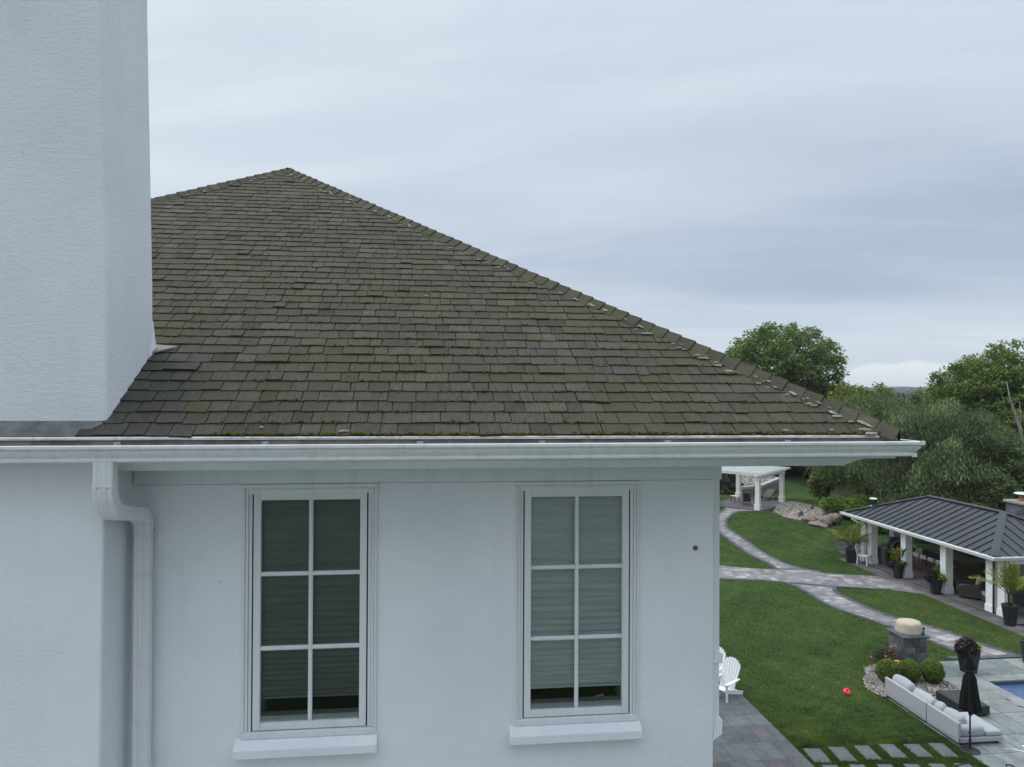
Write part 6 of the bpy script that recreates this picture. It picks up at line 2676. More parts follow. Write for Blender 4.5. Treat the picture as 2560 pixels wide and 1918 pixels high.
for yy in (-0.07, 0.07):
    m.sweep([(-0.225, yy * 0.8, 0.46), (-0.285, yy, 0.70), (-0.33, yy * 1.1, 0.92)], rrect(0.04, 0.018, 0.007), True, up=(1, 0, 0))
m.build('backrest', wp, t, smooth=False, bevel=0.004)

# ================================================================== PERGOLA
E1v = Vector((3.37, 4.04, 0)).normalized()
ang_p = math.atan2(E1v.y, E1v.x)
per = thing('pergola', 'white pergola on square columns over a paved terrace', 'pergola', (19.02, 55.58, 0.035), ang_p)
# local x runs along the right-hand side, local y to the left
PL, PWd = 5.26, 3.70
CH = 2.38
for (x, y) in ((0, 0), (PL, 0), (PL, PWd), (0, PWd)):
    m = MB()
    a = 0.17
    m.box(x - a, x + a, y - a, y + a, 0.46, CH)
    m.box(x - a - 0.03, x + a + 0.03, y - a - 0.03, y + a + 0.03, CH - 0.10, CH - 0.06)
    m.box(x - a - 0.05, x + a + 0.05, y - a - 0.05, y + a + 0.05, CH - 0.06, CH + 0.02)
    c = m.build('column', M['pave_white'], per, bevel=0.006)
    m = MB()
    m.box(x - a - 0.05, x + a + 0.05, y - a - 0.05, y + a + 0.05, 0, 0.44)
    m.box(x - a - 0.03, x + a + 0.03, y - a - 0.03, y + a + 0.03, 0.44, 0.47)
    m.build('plinth', M['pave_white'], c, bevel=0.008)


def shaped(mb, p, q, w, h, z, cut=0.22):
    """A beam with its ends swept up in a cove."""
    p, q = Vector((p[0], p[1], 0)), Vector((q[0], q[1], 0))
    d = (q - p)
    L = d.length
    d.normalize()
    s = Vector((-d.y, d.x, 0)) * w / 2
    pr = [(0, h), (0, h * 0.70), (cut * 0.35, h * 0.52), (cut * 0.75, h * 0.15), (cut, 0), (L - cut, 0), (L - cut * 0.75, h * 0.15), (L - cut * 0.35, h * 0.52), (L, h * 0.70), (L, h)]
    n = len(pr)
    vs = [p + d * a - s + Vector((0, 0, z + b)) for a, b in pr] + [p + d * a + s + Vector((0, 0, z + b)) for a, b in pr]
    mb.add(vs, [tuple(range(n)), tuple(range(n, 2 * n))[::-1]] + [(i, n + i, n + (i + 1) % n, (i + 1) % n) for i in range(n)])


for y in (-0.10, 0.10, PWd - 0.10, PWd + 0.10):
    m = MB()
    shaped(m, (-0.55, y), (PL + 0.55, y), 0.055, 0.26, CH + 0.025, 0.40)
    m.build('beam', M['pave_white'], per)
for k in range(17):
    x = -0.30 + (PL + 0.60) * k / 16
    m = MB()
    shaped(m, (x, -0.60), (x, PWd + 0.60), 0.045, 0.17, CH + 0.287, 0.30)
    m.build('rafter', M['pave_white'], per)
for k in range(24):
    y = -0.5 + (PWd + 1.0) * k / 23
    m = MB()
    m.box(-0.45, PL + 0.45, y - 0.025, y + 0.025, CH + 0.459, CH + 0.51)
    m.build('slat', M['pave_white'], per)


# seats under the pergola
def sling_chair(label, x, y, rz, tall=False):
    t = thing('sling_chair', label, 'chair', (x, y, 0.04), rz, 'sling chairs under the pergola')
    for s in (-1, 1):
        m = MB()
        m.bar((0.28, s * 0.29, 0), (0.24, s * 0.29, 0.60), 0.04, 0.05)
        m.bar((-0.32, s * 0.29, 0), (-0.26, s * 0.29, 0.60), 0.04, 0.05)
        m.bar((-0.36, s * 0.29, 0.61), (0.34, s * 0.29, 0.61), 0.06, 0.03)
        m.bar((0.30, s * 0.26, 0.36), (-0.28, s * 0.26, 0.28), 0.03, 0.04)
        m.bar((-0.24, s * 0.26, 0.26), (-0.44, s * 0.26, 1.05 + 0.12 * tall), 0.03, 0.04)
        m.build('side_frame', M['dark_wood'], t, bevel=0.004)
    m = MB()
    m.bar((0.30, -0.29, 0.08), (0.30, 0.29, 0.08), 0.03, 0.04)
    m.bar((-0.32, -0.29, 0.10), (-0.32, 0.29, 0.10), 0.03, 0.04)
    m.build('cross_rail', M['dark_wood'], t)
    m = MB()
    m.bar((0.30, 0, 0.375), (-0.25, 0, 0.30), 0.50, 0.012)
    m.build('seat', M['mesh_sling'], t)
    m = MB()
    m.bar((-0.235, 0, 0.30), (-0.435, 0, 1.04 + 0.12 * tall), 0.50, 0.012, up=(1, 0, 0.3))
    m.build('backrest', M['mesh_sling'], t)


sling_chair('wood-framed charcoal sling chair under the pergola, nearer one seen from behind', 18.92, 57.9, math.radians(72))
sling_chair('wood-framed charcoal sling chair under the pergola, farther one with the taller back', 20.55, 60.6, math.radians(232), True)
t = thing('side_table', 'small reddish wooden side table with a white top by the rear pergola column', 'table', (18.45, 59.4, 0.04), 0.5)
for sx in (-1, 1):
    for sy in (-1, 1):
        m = MB()
        m.box(sx * 0.22 - 0.025, sx * 0.22 + 0.025, sy * 0.22 - 0.025, sy * 0.22 + 0.025, 0, 0.50)
        m.build('leg', M['dark_wood'], t)
m = MB()
m.box(-0.27, 0.27, -0.27, 0.27, 0.50, 0.54)
m.build('tabletop', M['white_plastic'], t, bevel=0.006)
# wavy wooden lounger
t = thing('wave_lounger', 'wavy dark wooden lounger with pale slats under the pergola', 'lounger', (21.95, 61.2, 0.04), math.radians(48))
m1, m2 = MB(), MB()
pts = []
for k in range(31):
    s = -1.25 + 2.5 * k / 30
    z = 0.34 + 0.17 * math.sin(s * 2.6 + 0.4) + 0.16 * (s + 1.2) * 0.55
    pts.append((s, z))
for sd_ in (-0.28, 0.28):
    m1.sweep([(a, sd_, b) for a, b in pts], rrect(0.04, 0.11, 0.01), True, up=(0, 0, 1))
for a, b, in ((-0.9, 0), (0.6, 0)):
    zz = [q for q in pts if q[0] >= a][0][1]
    m1.bar((a, -0.28, 0), (a, -0.28, zz), 0.05, 0.05)
    m1.bar((a, 0.28, 0), (a, 0.28, zz), 0.05, 0.05)
m1.build('frame', M['dark_wood'], t)
for k in range(0, 30):
    a, b = pts[k], pts[k + 1]
    m2.bar(((a[0] + b[0]) / 2, -0.31, (a[1] + b[1]) / 2 + 0.062), ((a[0] + b[0]) / 2, 0.31, (a[1] + b[1]) / 2 + 0.062), 0.055, 0.016, up=(-(b[1] - a[1]), 0, b[0] - a[0]))
M['old_slat'] = plain('weathered_slat', (0.20, 0.18, 0.16), 0.8, 0.3, 20)
m2.build('slats', M['old_slat'], t)

# retaining wall, gravel above it and a rail
t = thing('retaining_wall', 'stained concrete retaining wall with a thick coping behind the pergola', 'wall', (19.2, 63.55, 0), 0.0)
wl_pts = [(1.05, -0.02), (2.95, 0.30), (4.2, 1.65), (5.55, 3.14)]
m, mc = MB(), MB()
for (mb, z0, z1, w) in ((m, -0.1, 0.50, 0.16), (mc, 0.502, 0.76, 0.22)):
    base = len(mb.v)
    P = [Vector((a, b, 0)) for a, b in wl_pts]
    for i, p in enumerate(P):
        a = (P[min(i + 1, len(P) - 1)] - P[max(i - 1, 0)]).normalized()
        nn = Vector((-a.y, a.x, 0))
        rise = 0.15 * i
        for (s, z) in ((-1, z0), (-1, z1 + rise), (1, z1 + rise), (1, z0)):
            mb.v.append(tuple(p + nn * (s * w) + Vector((0, 0, z if z != z0 or z0 < 0 else z + rise))))
            mb.va.append((1, 1, 1))
    for i in range(len(P) - 1):
        for j in range(4):
            j2 = (j + 1) % 4
            mb.f.append((base + i * 4 + j, base + i * 4 + j2, base + i * 4 + 4 + j2, base + i * 4 + 4 + j))
            mb.mi.append(0)
    mb.f += [(base, base + 1, base + 2, base + 3), tuple(base + (len(P) - 1) * 4 + q for q in (3, 2, 1, 0))]
    mb.mi += [0, 0]
m.build('face', M['concrete'], t)
M['coping'] = plain('pale_concrete_coping', (0.42, 0.415, 0.40), 0.9, 0.12, 5, dirt=(0.25, 0.24, 0.22), dscale=2)
mc.build('coping', M['coping'], t, bevel=0.02)
TER = [(20.25, 63.75), (22.3, 64.15), (24.75, 66.75), (24.9, 77.0), (20.2, 77.0)]
b = MB()
ter_z = lambda x, y: 0.56 + 0.05 * (x - 20.3) + 0.11 * (y - 63.7)
tp = ccw(TER)
b.add([(x, y, ter_z(x, y)) for x, y in tp] + [(x, y, -0.1) for x, y in tp], [tuple(range(len(tp)))] + [(i + len(tp), (i + 1) % len(tp) + len(tp), (i + 1) % len(tp), i) for i in range(len(tp))])
struct(b.build('terrace_ground', M['soil']))
pebbles('terrace_gravel', [(20.35, 64.0), (22.3, 64.5), (24.4, 66.9), (24.2, 71.5), (20.3, 71.5)], 2200, (0.07, 0.13), M['pebble'], 0.0, ter_z, seed=8)
t = thing('boundary_rail', 'dark post and rail fence on a pale kerb beyond the gravel terrace', 'fence', (17.0, 72.0, 1.40), 0.10)
m = MB()
m.box(-3, 8.5, -0.15, 0.15, 0, 0.25)
m.build('kerb', M['coping'], t)
for k in range(6):
    m = MB()
    m.box(-2.6 + k * 2.1, -2.5 + k * 2.1, -0.05, 0.05, 0.251, 1.35)
    m.build('post', M['black_box'], t)
m = MB()
m.box(-2.9, 8.2, -0.021, 0.019, 1.351, 1.47)
m.build('rail', M['black_box'], t)

# boulders at the foot of the pebble bank
M['boulder'] = plain('pinkish_fieldstone', (0.215, 0.168, 0.145), 0.85, 0.25, 3, 0.5, 9, dirt=(0.12, 0.11, 0.09), dscale=2.5)
for i, (x, y, z, r3, lab) in enumerate((
        (21.75, 49.55, 0.30, (0.62, 0.52, 0.48), 'large rounded pink-grey boulder, lowest of the rock heap'),
        (22.55, 50.2, 0.32, (0.55, 0.6, 0.55), 'tall rounded boulder behind the largest, at the heap right end'),
        (20.95, 49.35, 0.12, (0.75, 0.55, 0.24), 'long flat boulder at the lawn edge of the heap'),
        (21.0, 50.9, 0.16, (0.60, 0.55, 0.28), 'low flat boulder between pebbles and the heap'),
        (22.6, 52.6, 0.30, (0.62, 0.45, 0.36), 'upper boulder at the top of the heap below the shrub'),
        (21.9, 51.3, 0.18, (0.6, 0.5, 0.26), 'mossy middle boulder ringed by smaller stones'),
        (21.2, 48.7, 0.10, (0.35, 0.3, 0.2), 'small boulder at the heap foot by the lawn'))):
    m = MB()
    m.blob((0, 0, 0), r3, 3, 0.45, 1.1, i * 3.1 + 0.7, flat=-r3[2] * 0.8)
    o = m.build('boulder', M['boulder'], smooth=True)
    o.location = (x, y, z)
    o.scale = (0.82, 0.82, 0.82)
    o.rotation_euler.z = i * 1.1
    tag(o, lab, 'boulder', 'boulders at the pebble bank')
for i, (x, y, lab) in enumerate(((21.02, 52.4, 'dark pointed slate shard standing in the pebbles, nearer one'), (22.76, 54.7, 'dark pointed slate shard standing in the pebbles, farther one'))):
    m = MB()
    m.add([(-0.20, -0.08, 0), (0.24, -0.10, 0), (0.20, 0.12, 0), (-0.22, 0.10, 0), (0.10, -0.05, 0.50), (0.16, 0.04, 0.46), (0.02, 0.03, 0.34)],
          [(0, 1, 4), (1, 2, 5, 4), (2, 3, 6, 5), (3, 0, 6), (0, 4, 6), (4, 5, 6)])
    o = m.build('slate_shard', M['block'], tint=True)
    o.location = (x, y, 0.12)
    o.rotation_euler.z = 0.5 * i
    tag(o, lab, 'rock', 'slate shards in the pebbles')


# ================================================================== TREES
def limb(mb, pts, r0, r1, n=6):
    k = len(pts)
    mb.tube(pts, [r0 + (r1 - r0) * (i / (k - 1)) for i in range(k)], n, caps=False)


def branching(rg, H, crown_r, crown_z, n_limb=9, levels=3, spread=0.9, trunks=1, fork=0.30, wander=0.10, thick=1.0, top_bias=0.0):
    """Trunk, limbs and twigs towards points of a crown ellipsoid. Returns a wood MB and the twig ends (with radius fraction)."""
    mb = MB()
    ends = []
    r0 = 0.022 * H * thick
    C3, R3 = np.array([0, 0, crown_z]), np.array(crown_r)

    def clampe(v):
        k = np.linalg.norm((v - C3) / R3)
        return v if k < 0.95 or v[2] < crown_z - crown_r[2] * 0.6 else C3 + (v - C3) * 0.95 / k
    for tnk in range(trunks):
        off = np.array([0, 0, 0.]) if trunks == 1 else np.array([math.cos(tnk * 2.4) * 0.25, math.sin(tnk * 2.4) * 0.25, 0])
        leanv = np.array([math.cos(tnk * 2.4 + 1) * 0.12, math.sin(tnk * 2.4 + 1) * 0.12, 0]) * (trunks > 1)
        hf = H * fork
        p = off.copy()
        tp = [tuple(p)]
        for k in range(4):
            p = p + np.array([rg.normal(0, 0.03) * H * 0.2, rg.normal(0, 0.03) * H * 0.2, hf / 4]) + leanv * hf / 2
            tp.append(tuple(p))
        limb(mb, tp, r0 / math.sqrt(trunks), r0 * 0.72 / math.sqrt(trunks), 8)
        for i in range(n_limb // trunks):
            # a target inside the crown
            ni = n_limb // trunks
            cz = -0.22 + 1.2 * (i + 0.5) / ni + top_bias * 0.4
            cz = min(0.98, cz)
            ga = i * 2.39996 + tnk + rg.normal(0, 0.15)
            d = np.array([math.cos(ga) * math.sqrt(1 - cz * cz), math.sin(ga) * math.sqrt(1 - cz * cz), cz])
            tgt = np.array([0, 0, crown_z]) + d * np.array([crown_r[0], crown_r[1], crown_r[2]]) * rg.uniform(0.70, 0.86)
            tgt[:2] += off[:2] * 2
            st = np.array(tp[-1 - int(rg.integers(0, 2))])
            q = []
            K = 6
            for k in range(K + 1):
                f = k / K
                c = st + (tgt - st) * f
                c[2] += 0.10 * H * f * (1 - f) * 1.2
                if 0 < k:
                    c += rg.normal(0, wander, 3) * crown_r[0] * 0.25 * (0.4 + f)
                q.append(c)
            limb(mb, [tuple(c) for c in q], r0 * 0.50 / math.sqrt(trunks), r0 * 0.09, 6)
            ends.append((q[-1], 1.0))
            for j in range(2, K + 1):
                for b in range(2 if levels > 1 else 1):
                    d2 = rg.normal(0, 1, 3)
                    d2[2] = abs(d2[2]) * 0.7
                    out = q[j] - np.array([0, 0, crown_z])
                    out = out / (np.linalg.norm(out) + 1e-6)
                    d2 = d2 / np.linalg.norm(d2) + out * 0.6
                    d2 /= np.linalg.norm(d2)
                    L = crown_r[0] * rg.uniform(0.22, 0.44)
                    e = clampe(q[j] + d2 * L)
                    mid = q[j] + (e - q[j]) * 0.5 + rg.normal(0, 0.06, 3) * L + np.array([0, 0, 0.05 * L])
                    limb(mb, [tuple(q[j]), tuple(mid), tuple(e)], r0 * 0.13, r0 * 0.035, 4)
                    ends.append((e, 0.8))
                    ends.append((mid, 0.6))
                    if levels > 2:
                        for c2 in range(2):
                            d3 = d2 + rg.normal(0, 0.7, 3)
                            d3 /= np.linalg.norm(d3)
                            e2 = clampe(mid + d3 * L * rg.uniform(0.4, 0.7))
                            limb(mb, [tuple(mid), tuple(e2)], r0 * 0.06, r0 * 0.02, 3)
                            ends.append((e2, 0.6))
    return mb, ends


def dome(ends, rg, c_z, r, n, inner=0.72, zmin=-0.25):
    """Trim twigs that stick out and close the crown's outer shell."""
    R3 = np.array(r)
    C3 = np.array([0, 0, c_z])
    keep = [e for e in ends if np.linalg.norm((e[0] - C3) / R3) < 0.98]
    for i in range(n):
        d = rg.normal(0, 1, 3)
        d /= np.linalg.norm(d)
        if d[2] < zmin:
            d[2] = -d[2]
        q = rg.uniform(inner, 0.97) * (1 + 0.07 * math.sin(5 * d[0] + 3 * d[2]) + 0.06 * math.sin(7 * d[1] + 2))
        keep.append((C3 + d * R3 * q, 0.9))
    return keep


def clumps(ends, per, size, L, W, rg, droop=0.3, flat=0.4, squash=0.6, dens=1.0, lo_=0.55, hi_=1.45, warm=0.14, hang=None, var=(0.8, 1.2)):
    """A spray of leaves round every twig end."""
    Vs, Ts = [], []
    for (e, f) in ends:
        n = int(per * rg.uniform(0.6, 1.3) * dens)
        s = size * rg.uniform(0.7, 1.25)
        o = rg.normal(0, 1, (n, 3))
        o /= np.linalg.norm(o, axis=1, keepdims=True) + 1e-9
        o *= (rg.random((n, 1)) ** 0.45) * s
        o[:, 2] *= squash
        P = e + o
        if hang is not None:
            P[:, 2] -= hang * rg.random(n) ** 1.2 * s
            ax = np.zeros((n, 3))
            ax[:, 2] = -1
            ax[:, :2] = o[:, :2] / (s + 1e-6) * 0.35
            Vs.append(leaf_quads(P, L, W, rg, 0.3, 0, ax))
        else:
            Vs.append(leaf_quads(P, L, W, rg, droop, flat))
        Ts.append(tint_of(n, rg, lo_, hi_, warm, rg.uniform(*var)))
    return np.concatenate(Vs), np.concatenate(Ts)


def tree(name, label, cat, x, y, z, wood, V, T, leafm, barkm, rz=0.0, group=None, scale=None):
    t = thing(name, label, cat, (x, y, z), rz, group, scale)
    wood.build('trunk', barkm, t, smooth=True)
    mesh_quads('crown', V, T, leafm, t)
    return t


rg = np.random.default_rng(101)
# --- the rounded walnut on the left
wd, en = branching(rg, 17.0, (6.5, 6.5, 5.5), 11.2, 36, 3, fork=0.34, wander=0.10)
en = dome(en, rg, 11.2, (6.7, 6.7, 5.6), 210)
en = [e for e in en if e[0][2] > 6.2]
V, T = clumps(en, 17, 0.76, 0.44, 0.17, rg, 0.5, 0.5, 0.6, 1.0, 0.55, 1.45)
tree('walnut_tree', 'large round-crowned open tree rising beyond the roof hip', 'tree', 29.2, 78.0, 0, wd, V, T, M['leaf_walnut'], M['bark'])
# smaller companions at its foot, by the roof
wd, en = branching(rg, 12.0, (3.4, 3.4, 3.6), 7.6, 10, 2, fork=0.3)
V2, T2 = clumps(en, 34, 0.85, 0.40, 0.17, rg, 0.4, 0.4, 0.6)
comp = tree('understory_tree', 'green bushy tree crowding the foot of the large round tree', 'tree', 33.2, 75.5, 0, wd, V2, T2, M['leaf_walnut'], M['bark'], 0.4, 'trees at the wood edge')
dup(comp, (27.6, 79.0, 0), 1.9, 'green bushy tree half hidden by the roof hip below the large round tree', scale=1.0)
# yellow-green tree
wd, en = branching(rg, 10.5, (2.4, 2.4, 3.2), 7.0, 10, 2, fork=0.3)
V3, T3 = clumps(en, 36, 0.70, 0.34, 0.16, rg, 0.3, 0.4, 0.6, 1.0, 0.6, 1.5, 0.2)
yel = tree('yellow_tree', 'yellow-green tree between the large round tree and the willows', 'tree', 32.2, 68.5, 0, wd, V3, T3, M['leaf_yellow'], M['bark'], 0.0, 'trees at the wood edge')
dup(yel, (37.0, 73.5, 0), 2.2, 'duller yellow-green tree peeping over the willows', scale=1.0)

# --- willows in the middle
wd, en = branching(rg, 10.5, (4.5, 4.2, 4.2), 5.4, 15, 3, trunks=3, fork=0.20, wander=0.15, thick=0.85)
lob = dome([], rg, 5.6, (4.4, 4.1, 4.0), 70, 0.62, -0.75)
lob = [(e * np.array([1, 1, 1.0]), f) for e, f in lob]
V4, T4 = clumps(lob + en[::9], 330, 0.95, 0.27, 0.062, rg, squash=0.8, lo_=0.6, hi_=1.4, warm=0.12, hang=0.75, var=(0.6, 1.35))
wil = tree('willow_tree', 'broad grey-green willow right behind the pavilion roof peak', 'tree', 28.4, 47.5, 0, wd, V4, T4, M['leaf_willow'], M['bark'], 0.0, 'willows behind the pavilion')
wil.scale = (1.0, 1.0, 0.90)
dup(wil, (26.4, 53.6, 0), 2.1, 'darker willow left of it with several leaning trunks', scale=(0.92, 0.92, 0.98))
dup(wil, (32.5, 54.5, 0), 4.0, 'willow standing behind the gap between the two nearer willows', scale=(0.85, 0.85, 0.92))
# --- locusts on the right
wd, en = branching(rg, 13.0, (4.0, 4.0, 4.6), 8.2, 14, 3, fork=0.42, wander=0.12)
en = dome(en, rg, 8.2, (4.2, 4.2, 4.7), 70)
en = [e for e in en if e[0][2] > 3.8]
V5, T5 = clumps(en, 25, 0.72, 0.36, 0.15, rg, 0.55, 0.8, 0.45, 1.0, 0.5, 1.45)
loc_ = tree('locust_tree', 'tall feathery locust tree, left one of the right-hand group', 'tree', 39.0, 61.0, 0, wd, V5, T5, M['leaf_locust'], M['bark'], 0.0, 'locust trees on the right')
loc_.scale = (1.0, 1.0, 0.94)
dup(loc_, (43.3, 62.0, 0), 2.4, 'tall feathery locust tree at the right edge, highest of its group', scale=(1.1, 1.1, 1.08))
dup(loc_, (45.5, 70.0, 0), 4.4, 'locust tree at the back between two taller ones', scale=(1.0, 1.0, 1.0))
dup(loc_, (39.6, 66.0, 0), 1.2, 'lower locust tree at the left shoulder of the right-hand group', scale=(0.72, 0.72, 0.78))
dup(loc_, (39.6, 56.0, 0), 5.3, 'low dense locust in front of the right-hand group', scale=(0.78, 0.78, 0.62))
# --- slender aspens
wd, en = branching(rg, 8.0, (1.35, 1.35, 3.2), 4.6, 14, 2, fork=0.55, wander=0.06, thick=0.45)
V6, T6 = clumps(en, 26, 0.55, 0.19, 0.13, rg, 0.2, 0.1, 0.8, 1.0, 0.55, 1.5, 0.18)
asp = tree('aspen_tree', 'slender pale-green aspen above the pavilion ridge', 'tree', 31.3, 45.3, 0, wd, V6, T6, M['leaf_aspen'], M['bark_pale'], 0.0, 'slender aspens')
asp.scale = (1, 1, 0.84)
dup(asp, (33.6, 46.8, 0), 2.0, 'slender aspen beside the stone chimney', scale=(1.05, 1.05, 0.78))
dup(asp, (29.6, 43.6, 0), 3.6, 'thin aspen sapling between willow and pavilion ridge', scale=(0.8, 0.8, 0.58))
dup(asp, (34.6, 50.8, 0), 5.0, 'aspen farther back behind the bare leaning trunk', scale=(1.1, 1.1, 0.88))
# bare leaning trunk
t = thing('dead_tree', 'bare pale leaning trunk among the right-hand trees', 'tree', (35.9, 50.0, 0), 0)
m = MB()
m.tube([(0.0, 0, 0), (-0.20, 0, 3.0), (-0.35, 0, 5.0), (-0.55, 0, 6.7), (-0.95, 0, 7.8), (-1.30, 0, 8.9), (-1.50, 0, 9.9)], [0.17, 0.15, 0.13, 0.11, 0.085, 0.06, 0.025], 8)
m.tube([(-0.55, 0, 6.7), (-0.45, 0.1, 7.6), (-0.55, 0.1, 8.6)], [0.05, 0.035, 0.015], 6)
m.tube([(-1.1, 0, 8.3), (-1.5, 0.1, 8.9)], [0.03, 0.01], 5)
m.tube([(-0.3, 0, 4.6), (0.2, 0.1, 5.6)], [0.05, 0.015], 5)
m.build('trunk', M['bark_pale'], t, smooth=True)
# spiky young tops
wd, en = branching(rg, 10.6, (0.9, 0.9, 2.8), 8.0, 10, 1, fork=0.6, wander=0.05, thick=0.5, top_bias=0.7)
V7, T7 = clumps(en, 18, 0.5, 0.34, 0.08, rg, -0.3, 0.0, 1.2, 1.0, 0.5, 1.4)
spk = tree('young_tree', 'thin spiky-topped young tree over the willows, left one', 'tree', 30.9, 60.0, 0, wd, V7, T7, M['leaf_willow'], M['bark'], 0.0, 'spiky young trees')
spk.scale = (1, 1, 0.90)
dup(spk, (33.9, 60.5, 0), 1.5, 'thin spiky-topped young tree over the willows, right one', scale=(0.9, 0.9, 0.88))
# rusty sapling
t = thing('rust_sapling', 'small rust-coloured dying treetop in front of the locusts', 'tree', (35.0, 54.5, 0), 0)
m = MB()
m.tube([(0, 0, 0), (0, 0, 6.6)], [0.07, 0.03], 6)
m.build('trunk', M['bark'], t)
leaf_mound('crown', t, (0, 0, 6.9), (0.35, 0.35, 0.5), 160, 0.18, 0.09, rg, M['leaf_rust'], shell=0.1)

# --- bushes and shrubs
wd, en = branching(rg, 3.4, (1.7, 1.7, 1.35), 1.7, 11, 2, fork=0.12, wander=0.1, thick=0.6)
V8, T8 = clumps(en, 42, 0.50, 0.20, 0.11, rg, 0.2, 0.3, 0.7, 1.0, 0.5, 1.5, 0.18)
bush = tree('shrub', 'bright green shrub above the boulders', 'shrub', 23.9, 52.6, 0, wd, V8, T8, M['leaf_bright'], M['bark'], 0.0, 'shrubs at the lawn edge')
bush.scale = (0.72, 0.72, 0.50)
for (x, y, s, sz, lab) in ((25.0, 51.0, 0.85, 0.62, 'green shrub right of the bright one, towards the pavilion'),
                           (23.6, 47.2, 0.55, 0.40, 'low shrub behind the palm beside the pavilion'),
                           (25.2, 44.2, 0.85, 0.75, 'green bush seen through the far bay of the pavilion'),
                           (29.8, 40.5, 0.95, 0.80, 'green bush behind the pavilion bar'),
                           (27.4, 42.8, 0.95, 0.85, 'green bush at the pavilion back left of the grill'),
                           (32.0, 37.5, 0.95, 0.80, 'green bush behind the stone chimney')):
    dup(bush, (x, y, 0), x * 1.3, lab, scale=(s, s, sz))
wd, en = branching(rg, 3.0, (0.85, 0.85, 1.15), 1.9, 9, 2, fork=0.3, thick=0.5)
V9, T9 = clumps(en, 22, 0.40, 0.24, 0.12, rg, 0.3, 0.3, 0.7)
sap = tree('sapling', 'small leafy sapling left of the bright shrub', 'tree', 24.2, 56.4, 0, wd, V9, T9, M['leaf_walnut'], M['bark'])

# cedars left of the pergola
for (x, y, h_, lab) in ((18.2, 64.9, 3.3, 'dark green cedar left of the rear pergola column, leftmost'), (19.15, 64.6, 3.6, 'dark green cedar left of the rear pergola column, middle'), (19.95, 64.3, 2.5, 'dark green cedar close behind the rear pergola column, shortest')):
    t = thing('cedar', lab, 'tree', (x, y, 0.0), 0, 'cedars by the pergola')
    n = 3800
    zz = rg.random(n) ** 0.8
    rr_ = (1 - zz) ** 0.6 * 0.75 * (0.7 + 0.3 * rg.random(n)) * (1 + 0.25 * np.sin(zz * 23 + x))
    a = rg.uniform(0, 2 * PI, n)
    P = np.stack([rr_ * np.cos(a), rr_ * np.sin(a), 0.1 + zz * h_], 1)
    mesh_quads('crown', leaf_quads(P, 0.20, 0.07, rg, -0.4, 0), tint_of(n, rg, 0.5, 1.6, 0.15), M['leaf_dark'], t)
    m = MB()
    m.tube([(0, 0, 0), (0, 0, h_ * 0.9)], [0.09, 0.02], 6)
    m.build('trunk', M['bark'], t)

# dark conifers and thicket along the far lawn edge
wd, en = branching(rg, 9.0, (2.7, 2.7, 4.0), 4.6, 16, 2, fork=0.12, wander=0.12)
en = dome(en[::5], rg, 4.6, (2.7, 2.7, 4.0), 46, 0.66, -0.8)
VA, TA = clumps(en, 130, 0.85, 0.30, 0.14, rg, 0.3, 0.3, 0.7, 1.0, 0.4, 1.4, 0.18)
thk = tree('thicket_tree', 'dark leafy tree at the far lawn edge, straight beyond the pergola', 'tree', 27.0, 79.0, 0, wd, VA, TA, M['leaf_dark'], M['bark'], 0.0, 'dark trees along the far lawn')
for (x, y, s, sz, lab) in ((31.0, 76.5, 1.0, 0.9, 'dark leafy tree at the far lawn edge, right of the pergola'),
                           (33.2, 72.0, 1.0, 0.85, 'dark leafy tree where the lawn bends behind the willows'),
                           (34.5, 66.5, 1.0, 0.85, 'dark leafy tree in the shade behind the willow trunks'),
                           (31.5, 58.8, 0.9, 0.80, 'dark leafy tree filling in under the middle willow'),
                           (37.0, 60.0, 1.0, 0.85, 'dark leafy tree below the left locust'),
                           (35.5, 53.5, 0.75, 0.62, 'dark bushy tree behind the aspens'),
                           (40.5, 57.5, 0.95, 0.80, 'dark leafy tree at the right edge under the locusts'),
                           (38.5, 51.0, 0.8, 0.62, 'dark bushy tree at the right edge behind the dead trunk'),
                           (23.2, 82.0, 1.0, 0.75, 'dark leafy tree at the far left behind the gravel terrace')):
    dup(thk, (x, y, 0), x * 0.9, lab, scale=(s, s, sz))

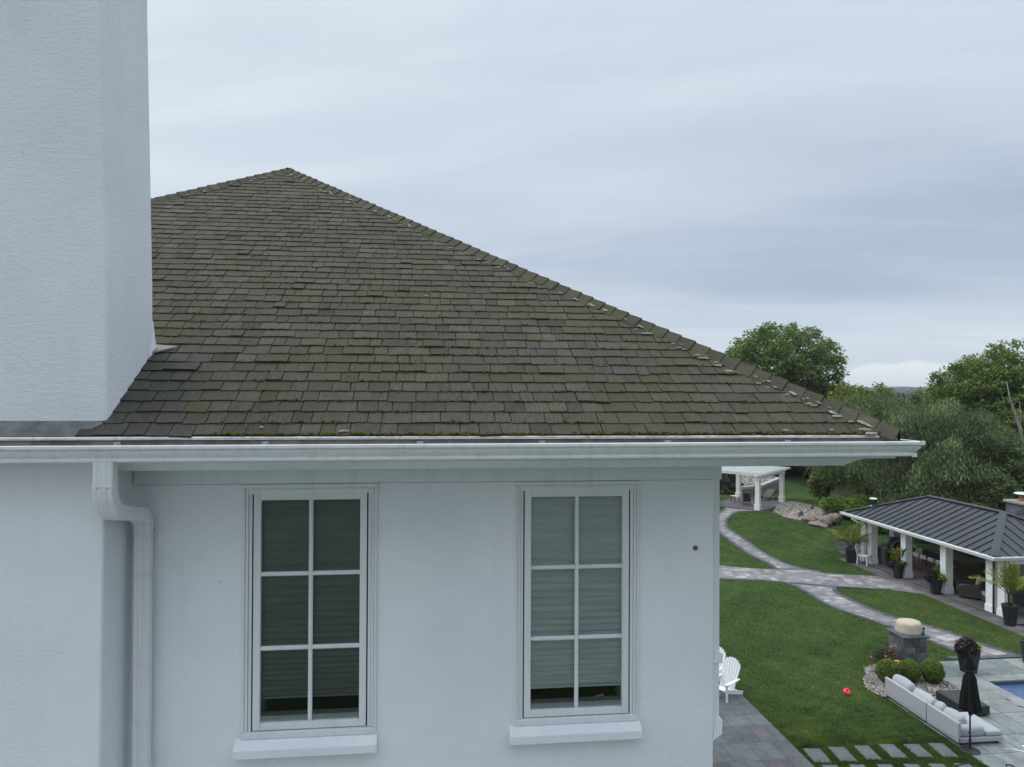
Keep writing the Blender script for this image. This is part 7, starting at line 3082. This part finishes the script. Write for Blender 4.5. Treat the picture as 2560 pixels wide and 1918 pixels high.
# the wood behind, one mass of foliage
n = 90000
xs = rg.uniform(14, 82, n)
ys = rg.uniform(80, 112, n)
top = 5.6 + 1.2 * np.sin(xs * 0.45) * np.cos(ys * 0.3) + 1.2 * np.sin(xs * 1.1 + ys * 0.7)
zz = top * (1 - rg.random(n) ** 2.2 * 0.95)
P = np.stack([xs, ys, zz], 1)
o = mesh_quads('woods', leaf_quads(P, 0.9, 0.5, rg, 0.2, 0.5), tint_of(n, rg, 0.45, 1.4, 0.15), M['leaf_locust'])
o['kind'] = 'stuff'
n = 60000
xs = rg.uniform(-100, 420, n)
ys = rg.uniform(115, 520, n)
zz = (6.0 + 1.6 * np.sin(xs * 0.2) * np.cos(ys * 0.13)) * (1 - rg.random(n) ** 3 * 0.6)
P = np.stack([xs, ys, zz], 1)
o = mesh_quads('distant_woods', leaf_quads(P, 3.4, 2.2, rg, 0.1, 1.2), tint_of(n, rg, 0.5, 1.3, 0.1), M['leaf_dark'])
o['kind'] = 'stuff'
# thicket between and behind the trees
n = 46000
xs = rg.uniform(0, 1, n)
ys = rg.uniform(58, 80, n)
xs = (33 + (ys - 58) * -0.10) + xs * 22
top = 4.6 + 1.2 * np.sin(xs * 0.8) * np.cos(ys * 0.6) + 0.8 * np.sin(xs * 2 + ys)
P = np.stack([xs, ys, top * (1 - rg.random(n) ** 1.8 * 0.98)], 1)
o = mesh_quads('undergrowth', leaf_quads(P, 0.5, 0.26, rg, 0.2, 0.4), tint_of(n, rg, 0.4, 1.4, 0.18), M['leaf_locust'])
o['kind'] = 'stuff'
n = 26000
ys = rg.uniform(40.5, 58, n)
xs = 33.2 - (ys - 40.5) * 0.10 + rg.random(n) ** 1.3 * 12
top = 2.2 + 0.8 * np.sin(xs * 1.1) * np.cos(ys * 0.9) + 0.5 * np.sin(xs * 2.3 + ys)
P = np.stack([xs, ys, top * (1 - rg.random(n) ** 1.8 * 0.98)], 1)
o = mesh_quads('undergrowth', leaf_quads(P, 0.34, 0.17, rg, 0.2, 0.4), tint_of(n, rg, 0.45, 1.5, 0.2), M['leaf_aspen'])
o['kind'] = 'stuff'

# ================================================================== AIR
# a thin even haze over the whole valley; the sky stays outside it
hz = MB()
hz.box(-2700, 3700, -650, 2700, -3.0, 62.0)
M['haze'] = bpy.data.materials.new('haze')
M['haze'].use_nodes = True
ht = M['haze'].node_tree
for n_ in list(ht.nodes):
    if n_.type == 'BSDF_PRINCIPLED':
        ht.nodes.remove(n_)
pvn = ht.nodes.new('ShaderNodeVolumePrincipled')
pvn.inputs['Color'].default_value = (0.90, 0.94, 1.0, 1)
pvn.inputs['Density'].default_value = 0.00022
ht.links.new(pvn.outputs[0], [n_ for n_ in ht.nodes if n_.type == 'OUTPUT_MATERIAL'][0].inputs['Volume'])
ho = hz.build('haze', M['haze'])
ho.rotation_euler.z = YAW
ho['kind'] = 'stuff'
